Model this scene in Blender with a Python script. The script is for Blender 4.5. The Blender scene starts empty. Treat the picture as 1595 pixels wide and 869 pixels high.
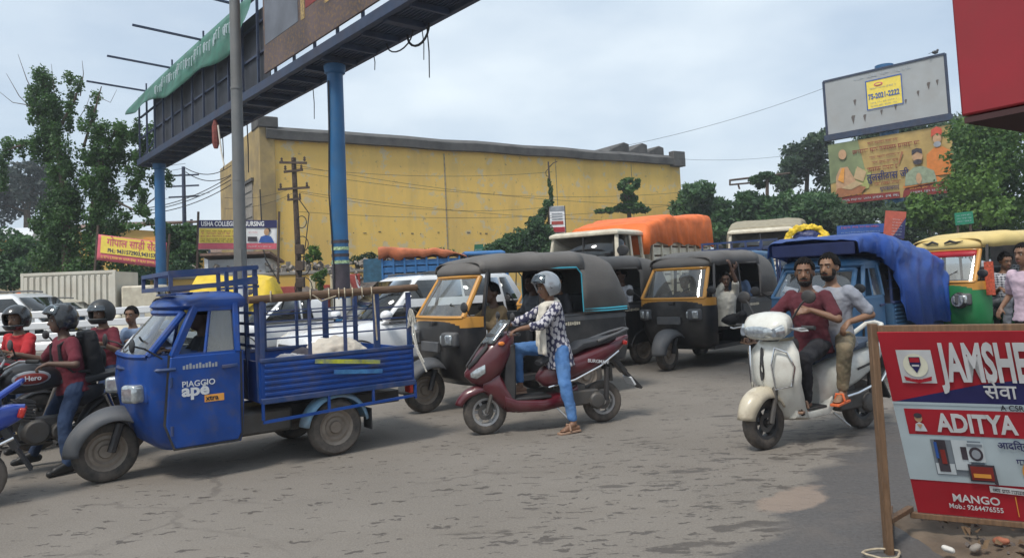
import bpy, bmesh, math, random
import numpy as np
from mathutils import Vector as V, Matrix, Euler, noise as mnoise
random.seed(7); rng = np.random.default_rng(7)
SC = bpy.context.scene
COL = SC.collection
R = math.radians

# ---------------------------------------------------------------- camera
FPX = 1150.0; PW, PH = 1595.0, 869.0
CH = 1.55; PITCH = R(3.5); ROLL = R(2.6); HOR = 440.0
PPY = HOR - FPX * math.tan(PITCH)
_f = V((0, math.cos(PITCH), math.sin(PITCH)))
_u0 = V((0, -math.sin(PITCH), math.cos(PITCH))); _r0 = V((1, 0, 0))
_r = _r0 * math.cos(ROLL) - _u0 * math.sin(ROLL)
_u = _r0 * math.sin(ROLL) + _u0 * math.cos(ROLL)
cam_d = bpy.data.cameras.new('camera'); cam = bpy.data.objects.new('camera', cam_d); COL.objects.link(cam)
cam.matrix_world = Matrix(((_r.x, _u.x, -_f.x, 0), (_r.y, _u.y, -_f.y, 0), (_r.z, _u.z, -_f.z, CH), (0, 0, 0, 1)))
cam_d.sensor_width = 36; cam_d.lens = 36 * FPX / PW
cam_d.shift_y = (PPY - PH / 2) / PW
cam_d.clip_start = 0.1; cam_d.clip_end = 3000
SC.camera = cam

# ---------------------------------------------------------------- sky, sun, exposure
SUN_EL, SUN_AZ = R(58), R(215)          # azimuth: compass direction the light comes from (0 = +Y, clockwise)
wd = bpy.data.worlds.new('World'); SC.world = wd; wd.use_nodes = True
nt = wd.node_tree; nt.nodes.clear()
def _n(t, **k):
    n = nt.nodes.new(t)
    for a, b in k.items(): setattr(n, a, b)
    return n
sky = _n('ShaderNodeTexSky', sky_type='NISHITA', sun_disc=False)
sky.sun_elevation = SUN_EL; sky.sun_rotation = SUN_AZ
sky.air_density = 1.0; sky.dust_density = 3.0; sky.ozone_density = 1.0
tc = _n('ShaderNodeTexCoord'); mp = _n('ShaderNodeMapping'); mp.inputs['Scale'].default_value = (1.0, 1.0, 2.6)
nz = _n('ShaderNodeTexNoise'); nz.inputs['Scale'].default_value = 2.1; nz.inputs['Detail'].default_value = 7; nz.inputs['Roughness'].default_value = .52
rp = _n('ShaderNodeMapRange'); rp.inputs['From Min'].default_value = .36; rp.inputs['From Max'].default_value = .66
rp.inputs['To Min'].default_value = .72; rp.inputs['To Max'].default_value = .97
nz2 = _n('ShaderNodeTexNoise'); nz2.inputs['Scale'].default_value = 2.3; nz2.inputs['Detail'].default_value = 6
cr = _n('ShaderNodeValToRGB')
cr.color_ramp.elements[0].position = .34; cr.color_ramp.elements[0].color = (3.5, 4.35, 5.35, 1)
cr.color_ramp.elements[1].position = .68; cr.color_ramp.elements[1].color = (5.9, 6.55, 7.0, 1)
mx = _n('ShaderNodeMix', data_type='RGBA')
bg = _n('ShaderNodeBackground'); bg.inputs['Strength'].default_value = 0.088
ow = _n('ShaderNodeOutputWorld')
L = nt.links.new
L(tc.outputs['Generated'], mp.inputs[0]); L(mp.outputs[0], nz.inputs['Vector']); L(mp.outputs[0], nz2.inputs['Vector'])
L(nz.outputs[0], rp.inputs[0]); L(rp.outputs[0], mx.inputs['Factor']); L(nz2.outputs[0], cr.inputs[0])
L(sky.outputs[0], mx.inputs['A']); L(cr.outputs[0], mx.inputs['B']); L(mx.outputs['Result'], bg.inputs[0]); L(bg.outputs[0], ow.inputs[0])
sd = bpy.data.lights.new('sun', 'SUN'); sd.energy = 1.5; sd.angle = R(13); sd.color = (1.0, .95, .87); sd.specular_factor = .08
so = bpy.data.objects.new('sun', sd); COL.objects.link(so)
_sd = V((math.sin(SUN_AZ) * math.cos(SUN_EL), math.cos(SUN_AZ) * math.cos(SUN_EL), math.sin(SUN_EL)))
so.rotation_euler = _sd.to_track_quat('Z', 'Y').to_euler(); so.location = (0, 0, 60)
SC.view_settings.view_transform = 'Standard'; SC.view_settings.look = 'None'
SC.view_settings.exposure = 0.86; SC.view_settings.gamma = 1; SC.view_settings.use_curve_mapping = False
SC.render.engine = 'CYCLES'; SC.cycles.use_denoising = True; SC.cycles.max_bounces = 8
SC.cycles.transparent_max_bounces = 16; SC.cycles.diffuse_bounces = 3; SC.cycles.caustics_reflective = False; SC.cycles.caustics_refractive = False

# ---------------------------------------------------------------- placing
def sstep(t): t = max(0, min(1, t)); return t * t * (3 - 2 * t)
def gz(x, y): return 0.22 * sstep((x - 1.5) / 7) * sstep((y - 8) / 7)
def ray(x, y): return _f * FPX + _r * (x - PW / 2) + _u * (PPY - y)
def G(x, y, z=0.0):
    d = ray(x, y); return V((0, 0, CH)) + d * ((z - CH) / d.z)
def D(x, y, Y):
    d = ray(x, y); return V((0, 0, CH)) + d * (Y / d.y)

# ---------------------------------------------------------------- materials
MATS = {}
def M(name, col, rough=.6, metal=0., var=.12, scale=6., bump=0., bscale=40., dirt=None, damt=.5, dscale=3., coat=0., emit=0., spec=.5, stretch=(1, 1, 1), sheen=0., dcut=.5):
    if name in MATS: return MATS[name]
    m = bpy.data.materials.new(name); m.use_nodes = True; t = m.node_tree
    b = t.nodes['Principled BSDF']; k = t.links.new
    b.inputs['Roughness'].default_value = rough; b.inputs['Metallic'].default_value = metal
    b.inputs['Specular IOR Level'].default_value = spec
    if coat: b.inputs['Coat Weight'].default_value = coat; b.inputs['Coat Roughness'].default_value = .12
    if sheen: b.inputs['Sheen Weight'].default_value = sheen
    c = t.nodes.new('ShaderNodeTexCoord'); mpn = t.nodes.new('ShaderNodeMapping'); mpn.inputs['Scale'].default_value = stretch
    k(c.outputs['Object'], mpn.inputs[0])
    n = t.nodes.new('ShaderNodeTexNoise'); n.inputs['Scale'].default_value = scale; n.inputs['Detail'].default_value = 5
    k(mpn.outputs[0], n.inputs['Vector'])
    h = t.nodes.new('ShaderNodeMapRange'); h.inputs['To Min'].default_value = 1 - var; h.inputs['To Max'].default_value = 1 + var
    h.inputs['From Min'].default_value = .3; h.inputs['From Max'].default_value = .7
    k(n.outputs[0], h.inputs[0])
    x = t.nodes.new('ShaderNodeMix'); x.data_type = 'RGBA'; x.blend_type = 'MULTIPLY'; x.inputs['Factor'].default_value = 1
    x.inputs['A'].default_value = (*col, 1); k(h.outputs[0], x.inputs['B'])
    out = x.outputs['Result']
    if dirt:
        n2 = t.nodes.new('ShaderNodeTexNoise'); n2.inputs['Scale'].default_value = dscale; n2.inputs['Detail'].default_value = 8; n2.inputs['Roughness'].default_value = .65
        k(mpn.outputs[0], n2.inputs['Vector'])
        h2 = t.nodes.new('ShaderNodeMapRange'); h2.inputs['From Min'].default_value = dcut - .08; h2.inputs['From Max'].default_value = dcut + .2; h2.inputs['To Max'].default_value = damt
        k(n2.outputs[0], h2.inputs[0])
        y = t.nodes.new('ShaderNodeMix'); y.data_type = 'RGBA'; y.inputs['B'].default_value = (*dirt, 1)
        k(h2.outputs[0], y.inputs['Factor']); k(out, y.inputs['A']); out = y.outputs['Result']
        h3 = t.nodes.new('ShaderNodeMapRange'); h3.inputs['To Min'].default_value = rough; h3.inputs['To Max'].default_value = max(rough, .85)
        k(h2.outputs[0], h3.inputs[0]); k(h3.outputs[0], b.inputs['Roughness'])
    k(out, b.inputs['Base Color'])
    if emit: k(out, b.inputs['Emission Color']); b.inputs['Emission Strength'].default_value = emit
    if bump:
        n3 = t.nodes.new('ShaderNodeTexNoise'); n3.inputs['Scale'].default_value = bscale; n3.inputs['Detail'].default_value = 4
        k(mpn.outputs[0], n3.inputs['Vector'])
        u = t.nodes.new('ShaderNodeBump'); u.inputs['Strength'].default_value = bump; u.inputs['Distance'].default_value = .02
        k(n3.outputs[0], u.inputs['Height']); k(u.outputs[0], b.inputs['Normal'])
    MATS[name] = m; return m
def GLASS(name, tint=(.8, .85, .85), refl=.25, opac=.0, rough=.03, dust=.0):
    if name in MATS: return MATS[name]
    m = bpy.data.materials.new(name); m.use_nodes = True; t = m.node_tree; t.nodes.clear(); k = t.links.new
    o = t.nodes.new('ShaderNodeOutputMaterial'); tr = t.nodes.new('ShaderNodeBsdfTransparent'); tr.inputs[0].default_value = (*tint, 1)
    gl = t.nodes.new('ShaderNodeBsdfGlossy'); gl.inputs['Roughness'].default_value = rough; gl.inputs[0].default_value = (.9, .93, .95, 1)
    lw = t.nodes.new('ShaderNodeFresnel'); lw.inputs[0].default_value = 1.5
    ad = t.nodes.new('ShaderNodeMath'); ad.operation = 'MULTIPLY_ADD'; ad.inputs[1].default_value = 1.0; ad.inputs[2].default_value = refl * .3; ad.use_clamp = True
    k(lw.outputs[0], ad.inputs[0])
    mxs = t.nodes.new('ShaderNodeMixShader'); k(ad.outputs[0], mxs.inputs[0]); k(tr.outputs[0], mxs.inputs[1]); k(gl.outputs[0], mxs.inputs[2])
    last = mxs.outputs[0]
    if dust:
        df = t.nodes.new('ShaderNodeBsdfDiffuse'); df.inputs[0].default_value = (.5, .48, .43, 1)
        nz_ = t.nodes.new('ShaderNodeTexNoise'); nz_.inputs['Scale'].default_value = 5; nz_.inputs['Detail'].default_value = 6
        c = t.nodes.new('ShaderNodeTexCoord'); k(c.outputs['Object'], nz_.inputs['Vector'])
        mr = t.nodes.new('ShaderNodeMapRange'); mr.inputs['From Min'].default_value = .3; mr.inputs['From Max'].default_value = .75
        mr.inputs['To Min'].default_value = dust * .35; mr.inputs['To Max'].default_value = dust; k(nz_.outputs[0], mr.inputs[0])
        m2 = t.nodes.new('ShaderNodeMixShader'); k(mr.outputs[0], m2.inputs[0]); k(last, m2.inputs[1]); k(df.outputs[0], m2.inputs[2]); last = m2.outputs[0]
    k(last, o.inputs[0]); MATS[name] = m; return m

# ---------------------------------------------------------------- mesh building
def basis(d, up=V((0, 0, 1))):
    d = V(d).normalized()
    if abs(d.dot(up)) > .98: up = V((1, 0, 0))
    a = d.cross(up).normalized(); b = a.cross(d).normalized()
    return d, a, b
class MB:
    def __init__(s): s.v = []; s.f = []
    def add(s, vs, fs):
        o = len(s.v); s.v += [tuple(p) for p in vs]; s.f += [tuple(i + o for i in f) for f in fs]; return s
    def box(s, c, sz, rot=None):
        c = V(c); h = V(sz) / 2; m = Euler(rot).to_matrix() if rot else None; vs = []
        for x in (-1, 1):
            for y in (-1, 1):
                for z in (-1, 1):
                    p = V((x * h.x, y * h.y, z * h.z)); vs.append(c + (m @ p if m else p))
        return s.add(vs, [(0, 1, 3, 2), (4, 6, 7, 5), (0, 4, 5, 1), (2, 3, 7, 6), (0, 2, 6, 4), (1, 5, 7, 3)])
    def beam(s, a, b, w, h=None, up=V((0, 0, 1))):
        h = h or w; a = V(a); b = V(b); d, x, y = basis(b - a, V(up)); x = x * w / 2; y = y * h / 2
        return s.add([a - x - y, a + x - y, a + x + y, a - x + y, b - x - y, b + x - y, b + x + y, b - x + y],
                     [(0, 1, 2, 3), (7, 6, 5, 4), (0, 4, 5, 1), (1, 5, 6, 2), (2, 6, 7, 3), (3, 7, 4, 0)])
    def prism(s, poly, a, b, axis='y'):
        n = len(poly)
        def P(p, t): return {'y': (p[0], t, p[1]), 'x': (t, p[0], p[1]), 'z': (p[0], p[1], t)}[axis]
        return s.add([P(p, a) for p in poly] + [P(p, b) for p in poly],
                     [tuple(range(n)), tuple(range(2 * n - 1, n - 1, -1))] + [(i, (i + 1) % n, n + (i + 1) % n, n + i) for i in range(n)])
    def loft(s, rings, cap=True, closed=True):
        n = len(rings[0]); vs = [p for r in rings for p in r]; fs = []
        for i in range(len(rings) - 1):
            for j in range(n if closed else n - 1):
                k = (j + 1) % n; fs.append((i * n + j, i * n + k, (i + 1) * n + k, (i + 1) * n + j))
        if cap: fs += [tuple(range(n)), tuple(range(len(vs) - 1, len(vs) - n - 1, -1))]
        return s.add(vs, fs)
    def tube(s, pts, r, n=8, cap=True, closed=False):
        pts = [V(p) for p in pts]; m = len(pts); rs = r if isinstance(r, (list, tuple)) else [r] * m; rings = []; up = V((0, 0, 1))
        for i, p in enumerate(pts):
            if closed: d = pts[(i + 1) % m] - pts[i - 1]
            else: d = pts[min(i + 1, m - 1)] - pts[max(i - 1, 0)]
            d, a, b = basis(d, up); up = b if abs(b.dot(d)) < .9 else V((0, 0, 1))
            rings.append([p + (a * math.cos(2 * math.pi * j / n) + b * math.sin(2 * math.pi * j / n)) * rs[i] for j in range(n)])
        if closed: rings.append(rings[0])
        return s.loft(rings, cap and not closed)
    def lathe(s, prof, c=(0, 0, 0), axis=(0, 1, 0), n=20, cap=False):
        d, a, b = basis(axis); c = V(c)
        rings = [[c + d * h + (a * math.cos(2 * math.pi * j / n) + b * math.sin(2 * math.pi * j / n)) * max(r, 1e-4) for j in range(n)] for r, h in prof]
        return s.loft(rings, cap)
    def ell(s, c, r, nu=14, nv=9, rot=None):
        c = V(c); r = r if isinstance(r, (tuple, list)) else (r, r, r); m = Euler(rot).to_matrix() if rot else None
        vs = [V((0, 0, -r[2]))]; 
        for i in range(1, nv):
            th = -math.pi / 2 + math.pi * i / nv
            for j in range(nu):
                ph = 2 * math.pi * j / nu; vs.append(V((r[0] * math.cos(th) * math.cos(ph), r[1] * math.cos(th) * math.sin(ph), r[2] * math.sin(th))))
        vs.append(V((0, 0, r[2]))); fs = []
        for j in range(nu):
            k = (j + 1) % nu; fs.append((0, 1 + k, 1 + j)); e = len(vs) - 1; o = 1 + (nv - 2) * nu; fs.append((e, o + j, o + k))
            for i in range(nv - 2): q = 1 + i * nu; fs.append((q + j, q + k, q + nu + k, q + nu + j))
        return s.add([c + (m @ p if m else p) for p in vs], fs)
    def capsule(s, a, b, ra, rb, n=12):
        a = V(a); b = V(b); d = b - a; l = d.length
        if l < 1e-5: return s.ell(a, ra)
        prof = []
        for i in range(5): t = math.pi / 2 * (i / 4); prof.append((ra * math.sin(t), -ra * math.cos(t)))
        for i in range(5): t = math.pi / 2 * (i / 4); prof.append((rb * math.cos(t), l + rb * math.sin(t)))
        return s.lathe(prof, a, d, n, True)
    def grid(s, fn, nu, nv):
        vs = [fn(i / nu, j / nv) for i in range(nu + 1) for j in range(nv + 1)]
        return s.add(vs, [(i * (nv + 1) + j, (i + 1) * (nv + 1) + j, (i + 1) * (nv + 1) + j + 1, i * (nv + 1) + j + 1) for i in range(nu) for j in range(nv)])
    def mirror_y(s):
        o = MB(); o.v = [(x, -y, z) for x, y, z in s.v]; o.f = [tuple(reversed(f)) for f in s.f]; return o
    def build(s, name, mat, parent=None, smooth=True, bevel=0, angle=40, solid=0, seg=2, label=None, sub=0, recalc=True):
        me = bpy.data.meshes.new(name); me.from_pydata(s.v, [], s.f)
        if recalc:
            bm = bmesh.new(); bm.from_mesh(me); bmesh.ops.recalc_face_normals(bm, faces=bm.faces); bm.to_mesh(me); bm.free()
        if isinstance(mat, str): mat = MATS[mat]
        me.materials.append(mat)
        o = bpy.data.objects.new(name, me); COL.objects.link(o); o.parent = parent
        if smooth:
            me.shade_smooth(); me.set_sharp_from_angle(angle=R(angle))
        if solid: md = o.modifiers.new('solid', 'SOLIDIFY'); md.thickness = solid; md.offset = 0
        if bevel:
            md = o.modifiers.new('bevel', 'BEVEL'); md.width = bevel; md.segments = seg; md.limit_method = 'ANGLE'; md.angle_limit = R(35)
        if sub: md = o.modifiers.new('sub', 'SUBSURF'); md.levels = sub; md.render_levels = sub
        if label: o['label'] = label
        return o
def tag(o, label, cat, group=None):
    o['label'] = label; o['category'] = cat
    if group: o['group'] = group
    return o
def stuff(o): o['kind'] = 'stuff'; return o
def thing(name, label, cat, loc=(0, 0, 0), rz=0., group=None):
    o = bpy.data.objects.new(name, None); COL.objects.link(o); o.location = loc; o.rotation_euler = (0, 0, rz); o.empty_display_size = .2
    return tag(o, label, cat, group)
def struct(o): o['kind'] = 'structure'; return o
def lerp(a, b, t): return a + (b - a) * t
def pth(pts, t):
    for i in range(len(pts) - 1):
        if t <= pts[i + 1][0] or i == len(pts) - 2:
            a, b = pts[i], pts[i + 1]; u = 0 if b[0] == a[0] else max(0, min(1, (t - a[0]) / (b[0] - a[0])))
            return [lerp(a[k], b[k], u) for k in range(1, len(a))]
def text(s, size, mat, parent, loc, rot, name='lettering', align='LEFT', bold=0., ext=.0015, sx=1.0, shear=0.):
    cu = bpy.data.curves.new('t', 'FONT'); cu.body = s; cu.size = size; cu.align_x = align; cu.extrude = ext; cu.offset = bold * size; cu.resolution_u = 3; cu.shear = shear
    to = bpy.data.objects.new('t', cu); COL.objects.link(to)
    dg = bpy.context.evaluated_depsgraph_get(); me = bpy.data.meshes.new_from_object(to.evaluated_get(dg)); bpy.data.objects.remove(to); bpy.data.curves.remove(cu)
    me.materials.clear(); me.materials.append(MATS[mat] if isinstance(mat, str) else mat)
    o = bpy.data.objects.new(name, me); COL.objects.link(o); o.parent = parent; o.location = loc; o.rotation_euler = rot; o.scale = (sx, 1, 1)
    return o
# ---------------------------------------------------------------- common materials
M('tyre', (.035, .033, .031), .85, var=.2, scale=14, dirt=(.17, .14, .115), damt=.75, dscale=5, dcut=.42)
M('rim_dusty', (.26, .22, .18), .6, .3, dirt=(.2, .155, .12), damt=.7, dscale=7)
M('alloy', (.42, .42, .42), .4, .6, dirt=(.2, .16, .13), damt=.5)
M('steel', (.45, .45, .45), .35, .9, dirt=(.2, .15, .11), damt=.4, dscale=9)
M('chrome', (.75, .75, .75), .15, 1)
M('black_plastic', (.022, .022, .024), .5, var=.2, dirt=(.12, .1, .085), damt=.35, dscale=4)
M('black_paint', (.018, .018, .02), .35, var=.2, dirt=(.11, .095, .08), damt=.3, dscale=3, coat=.3)
M('grey_plastic', (.075, .08, .088), .6, dirt=(.16, .14, .12), damt=.4)
M('rubber', (.03, .03, .03), .8)
M('seat_vinyl', (.03, .03, .033), .5, bump=.2, bscale=90)
M('lens_clear', (.42, .45, .46), .12, .55, var=.3, scale=30, coat=.6)
M('lens_orange', (.75, .22, .03), .25, coat=.5)
M('lens_red', (.55, .03, .02), .25, coat=.5)
M('mirror_glass', (.8, .82, .85), .05, 1)
M('ape_blue', (.004, .050, .25), .40, var=.32, scale=2.5, dirt=(.085, .075, .075), damt=.6, dscale=6.5, dcut=.57, coat=.12, spec=.4, bump=.2, bscale=3)
M('ape_blue_rail', (.010, .045, .16), .5, var=.25, dirt=(.12, .09, .08), damt=.6, dscale=6)
M('ape_lightblue', (.045, .15, .30), .45, var=.15, dirt=(.16, .17, .18), damt=.45, dscale=3)
M('pale_blue_paint', (.16, .30, .42), .55, dirt=(.2, .16, .13), damt=.6, dscale=5)
M('auto_yellow', (.62, .29, .045), .45, dirt=(.2, .12, .06), damt=.35, dscale=3, coat=.2)
M('auto_green', (.018, .22, .07), .4, dirt=(.1, .11, .07), damt=.25, coat=.3)
M('auto_roof_yellow', (.70, .53, .20), .55, dirt=(.3, .24, .12), damt=.35, bump=.15, bscale=8)
M('canopy_grey', (.125, .117, .109), .7, var=.15, scale=3, bump=.35, bscale=7, dirt=(.15, .13, .115), damt=.4, dscale=2)
M('cyan_trim', (.05, .38, .5), .5)
M('white_paint', (.78, .79, .8), .25, var=.04, coat=.6, dirt=(.42, .38, .33), damt=.25, dscale=2)
M('cream_paint', (.62, .57, .45), .5, dirt=(.3, .22, .15), damt=.45, dscale=4)
M('scooter_white', (.70, .70, .64), .3, var=.06, coat=.4, dirt=(.30, .25, .19), damt=.45, dscale=6, dcut=.52)
M('scooter_cream', (.55, .49, .37), .4, var=.1, coat=.3, dirt=(.22, .16, .11), damt=.7, dscale=9, dcut=.55)
M('scooter_maroon', (.085, .007, .014), .28, var=.15, coat=.6, dirt=(.14, .09, .075), damt=.25, dscale=5)
M('scooter_blue', (.012, .05, .33), .3, coat=.6)
M('engine_metal', (.11, .105, .10), .55, .5, dirt=(.12, .1, .08), damt=.6, dscale=9)
M('wood_dark', (.13, .075, .045), .8, var=.35, scale=9, stretch=(1, 8, 8), bump=.3, bscale=30, dirt=(.2, .15, .1), damt=.4)
M('wood_post', (.155, .088, .046), .7, var=.3, scale=7, stretch=(8, 8, 1), bump=.25, bscale=30, dirt=(.12, .08, .05), damt=.5, dscale=4)
M('rope', (.42, .35, .25), .9, var=.3, scale=60)
M('rope_white', (.6, .57, .5), .9, var=.2, scale=60)
M('sack', (.62, .57, .49), .9, var=.15, bump=.5, bscale=12, dirt=(.25, .18, .13), damt=.5)
M('tarp_blue', (.014, .068, .32), .42, var=.25, scale=2.5, bump=.9, bscale=4.5, dirt=(.09, .14, .30), damt=.4, dscale=3)
M('tarp_navy', (.012, .022, .10), .5, var=.2, bump=.4, bscale=6)
M('tarp_orange', (.80, .17, .03), .6, var=.15, scale=3, bump=.5, bscale=5, dirt=(.45, .1, .03), damt=.5, dscale=2)
M('tarp_orange_hazed', (.52, .15, .06), .7, var=.25, scale=3, bump=.5, bscale=5, dirt=(.3, .12, .06), damt=.6, dscale=2)  # duller orange: the distance haze is put into the colour
M('tarp_yellow', (.72, .50, .03), .6, var=.12, bump=.4, bscale=4)
M('canvas_beige', (.30, .265, .19), .85, var=.15, bump=.4, bscale=6)
M('wall_yellow', (.66, .42, .10), .85, var=.10, scale=.9, bump=.15, bscale=12, dirt=(.50, .36, .15), damt=.7, dscale=.55, dcut=.5)
M('wall_yellow_old', (.42, .30, .12), .9, var=.2, scale=1.2, dirt=(.20, .16, .10), damt=.8, dscale=.9, dcut=.45)
M('wall_scuff', (.36, .29, .18), .9, var=.3)
M('parapet_grey', (.075, .073, .07), .9, var=.35, scale=1.5, dirt=(.16, .15, .14), damt=.6, dscale=1.2)
M('concrete', (.30, .28, .25), .9, var=.2, dirt=(.15, .13, .11), damt=.5)
M('wall_red', (.38, .06, .05), .8, var=.2, dirt=(.3, .2, .15), damt=.3)
M('wall_cream', (.62, .55, .38), .8, var=.1)
M('pole_blue', (.010, .10, .25), .45, var=.18, scale=2, dirt=(.05, .12, .2), damt=.5, dscale=2.5)
M('pole_grey', (.17, .175, .175), .55, .3, var=.12, dirt=(.16, .14, .12), damt=.5, dscale=1.5)
M('gantry_steel', (.035, .055, .105), .6, .2, var=.25, dirt=(.07, .05, .045), damt=.5)
M('gantry_dark', (.025, .028, .038), .7, var=.35, scale=3, stretch=(2, 2, .6))
M('pole_rust', (.085, .06, .045), .85, var=.35, scale=12)
M('cable', (.025, .025, .028), .7)
M('white', (.82, .82, .82), .6, var=.05); M('dim_white', (.6, .62, .64), .6, var=.08)
M('red_print', (.38, .014, .026), .5, var=.14, scale=3); M('sign_white', (.58, .58, .58), .55, var=.12, scale=9); M('navy_print', (.02, .02, .10), .45); M('black_print', (.02, .02, .03), .6)
M('pale_print', (.46, .54, .57), .5, var=.10, scale=4); M('orange_print', (.75, .33, .06), .5); M('yellow_print', (.85, .66, .10), .5, var=.08)
M('gold_print', (.42, .29, .10), .6, var=.2, scale=2); M('maroon_print', (.22, .025, .02), .6); M('green_print', (.10, .32, .14), .6, var=.2)
M('skin_print', (.5, .3, .17), .7, var=.15); M('dark_print', (.05, .04, .05), .7, var=.3); M('blue_print', (.03, .10, .36), .6)
M('grey_print', (.28, .30, .33), .6, var=.15); M('pink_print', (.62, .12, .16), .6); M('sage_print', (.27, .32, .22), .7, var=.2)
M('cont_cream', (.66, .63, .54), .6, var=.08, dirt=(.4, .33, .25), damt=.4)
M('truck_blue', (.03, .16, .40), .55, dirt=(.12, .12, .13), damt=.4)
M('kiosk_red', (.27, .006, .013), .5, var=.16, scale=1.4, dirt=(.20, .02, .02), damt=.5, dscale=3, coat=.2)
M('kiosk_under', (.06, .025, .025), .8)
M('rust_roof', (.20, .13, .10), .9, var=.25)
M('soil', (.14, .105, .075), .95, var=.35, scale=5, bump=.6, bscale=14)
M('stone', (.27, .24, .21), .9, var=.3); M('brick_red', (.33, .12, .07), .9, var=.25); M('paper', (.65, .63, .58), .8)
M('stone_dark', (.13, .11, .10), .95, var=.4)
GLASS('windshield', (.80, .86, .84), .22, dust=.22); GLASS('car_glass', (.07, .085, .10), .12, dust=.03); GLASS('visor', (.35, .4, .42), .3)
GLASS('screen_clear', (.82, .86, .88), .3, dust=.1); GLASS('cab_glass', (.42, .48, .5), .3, dust=.2)

# ---------------------------------------------------------------- ground
def road_material():
    m = bpy.data.materials.new('road'); m.use_nodes = True; t = m.node_tree; b = t.nodes['Principled BSDF']; k = t.links.new
    g = t.nodes.new('ShaderNodeNewGeometry'); sep = t.nodes.new('ShaderNodeSeparateXYZ'); k(g.outputs['Position'], sep.inputs[0])
    def nz(scale, detail=5, rough=.55, st=(1, 1, 1), rz=0):
        mp_ = t.nodes.new('ShaderNodeMapping'); mp_.inputs['Scale'].default_value = st; mp_.inputs['Rotation'].default_value = (0, 0, rz)
        k(g.outputs['Position'], mp_.inputs[0]); n = t.nodes.new('ShaderNodeTexNoise'); n.inputs['Scale'].default_value = scale
        n.inputs['Detail'].default_value = detail; n.inputs['Roughness'].default_value = rough; k(mp_.outputs[0], n.inputs['Vector']); return n.outputs[0]
    def mr(x, a, b_, c=0., d=1.):
        n = t.nodes.new('ShaderNodeMapRange'); n.inputs['From Min'].default_value = a; n.inputs['From Max'].default_value = b_
        n.inputs['To Min'].default_value = c; n.inputs['To Max'].default_value = d; k(x, n.inputs[0]); return n.outputs[0]
    def ma(op, a, b_=None, c=None, clamp=False):
        n = t.nodes.new('ShaderNodeMath'); n.operation = op; n.use_clamp = clamp
        for i, q in enumerate((a, b_, c)):
            if q is None: continue
            if isinstance(q, (int, float)): n.inputs[i].default_value = q
            else: k(q, n.inputs[i])
        return n.outputs[0]
    def mix(f, a, c):
        n = t.nodes.new('ShaderNodeMix'); n.data_type = 'RGBA'
        for s_, q in (('Factor', f), ('A', a), ('B', c)):
            if isinstance(q, tuple): n.inputs[s_].default_value = (*q, 1)
            elif isinstance(q, (int, float)): n.inputs[s_].default_value = q
            else: k(q, n.inputs[s_])
        return n.outputs['Result']
    X, Y = sep.outputs[0], sep.outputs[1]
    # signed distance to the edge of the swept asphalt by the kerb side
    d0 = ma('ADD', ma('MULTIPLY', ma('SUBTRACT', X, 1.55), .80), ma('MULTIPLY', ma('SUBTRACT', Y, 4.95), -.60))
    d = ma('ADD', d0, ma('MULTIPLY', ma('SUBTRACT', nz(1.1, 6, .6), .5), 1.1))
    swept = mr(d, .05, .22)
    base = mix(mr(nz(.55, 6), .35, .68), (.160, .143, .124), (.208, .187, .163))
    base = mix(mr(nz(.9, 5, .6, (.35, 1.6, 1), R(-38)), .5, .72, 0, .45), base, (.145, .125, .104))
    base = mix(mr(nz(70, 2), .35, .7, 0, .5), base, (.275, .245, .21))
    # wet mud streaks, thin almost everywhere, dense beside the swept edge
    sp = nz(6.5, 4, .62, (.55, 1.5, 1), R(-12)); sp2 = nz(3.2, 3, .55, (.45, 1.5, 1), R(-12)); sp3 = nz(2.0, 4, .6)
    near = mr(d0, -2.5, -.05)
    near2 = ma('MULTIPLY', near, mr(sp3, .38, .6), clamp=True)
    thr = ma('SUBTRACT', .655, ma('MULTIPLY', near2, .145))
    m1 = ma('MULTIPLY', ma('SUBTRACT', sp, thr), 22, clamp=True)
    m2 = ma('MULTIPLY', ma('SUBTRACT', sp2, ma('SUBTRACT', .69, ma('MULTIPLY', near2, .15))), 22, clamp=True)
    def spots(sc, dens, rad, rz):
        mp_ = t.nodes.new('ShaderNodeMapping'); mp_.inputs['Scale'].default_value = (.55, 1.35, 1); mp_.inputs['Rotation'].default_value = (0, 0, rz); k(g.outputs['Position'], mp_.inputs[0])
        jit = t.nodes.new('ShaderNodeMixRGB'); jit.inputs[0].default_value = .16; k(mp_.outputs[0], jit.inputs[1]); nc = t.nodes.new('ShaderNodeTexNoise'); nc.inputs['Scale'].default_value = 13; nc.inputs['Detail'].default_value = 4; k(g.outputs['Position'], nc.inputs['Vector']); k(nc.outputs['Color'], jit.inputs[2])
        v = t.nodes.new('ShaderNodeTexVoronoi'); v.inputs['Scale'].default_value = sc; v.voronoi_dimensions = '2D'; k(jit.outputs[0], v.inputs['Vector'])
        sc_ = t.nodes.new('ShaderNodeSeparateColor'); k(v.outputs['Color'], sc_.inputs[0])
        r_ = ma('MULTIPLY', sc_.outputs[0], rad); keep = ma('GREATER_THAN', sc_.outputs[1], ma('SUBTRACT', 1 - dens, ma('MULTIPLY', near, .35)))
        return ma('MULTIPLY', ma('MULTIPLY', ma('SUBTRACT', r_, v.outputs['Distance']), 14, clamp=True), keep)
    mud = ma('MAXIMUM', ma('MAXIMUM', m1, ma('MULTIPLY', m2, .9)), ma('MAXIMUM', spots(7.5, .22, .26, R(-10)), spots(15, .30, .32, R(15))))
    col = mix(ma('MULTIPLY', mud, .68), base, (.048, .039, .034))
    dark = mix(mr(nz(40, 3), .3, .7), (.085, .08, .078), (.115, .108, .104))
    dark = mix(mr(nz(1.6, 5), .52, .75, 0, .55), dark, (.155, .13, .112))
    col = mix(swept, col, dark)
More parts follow.
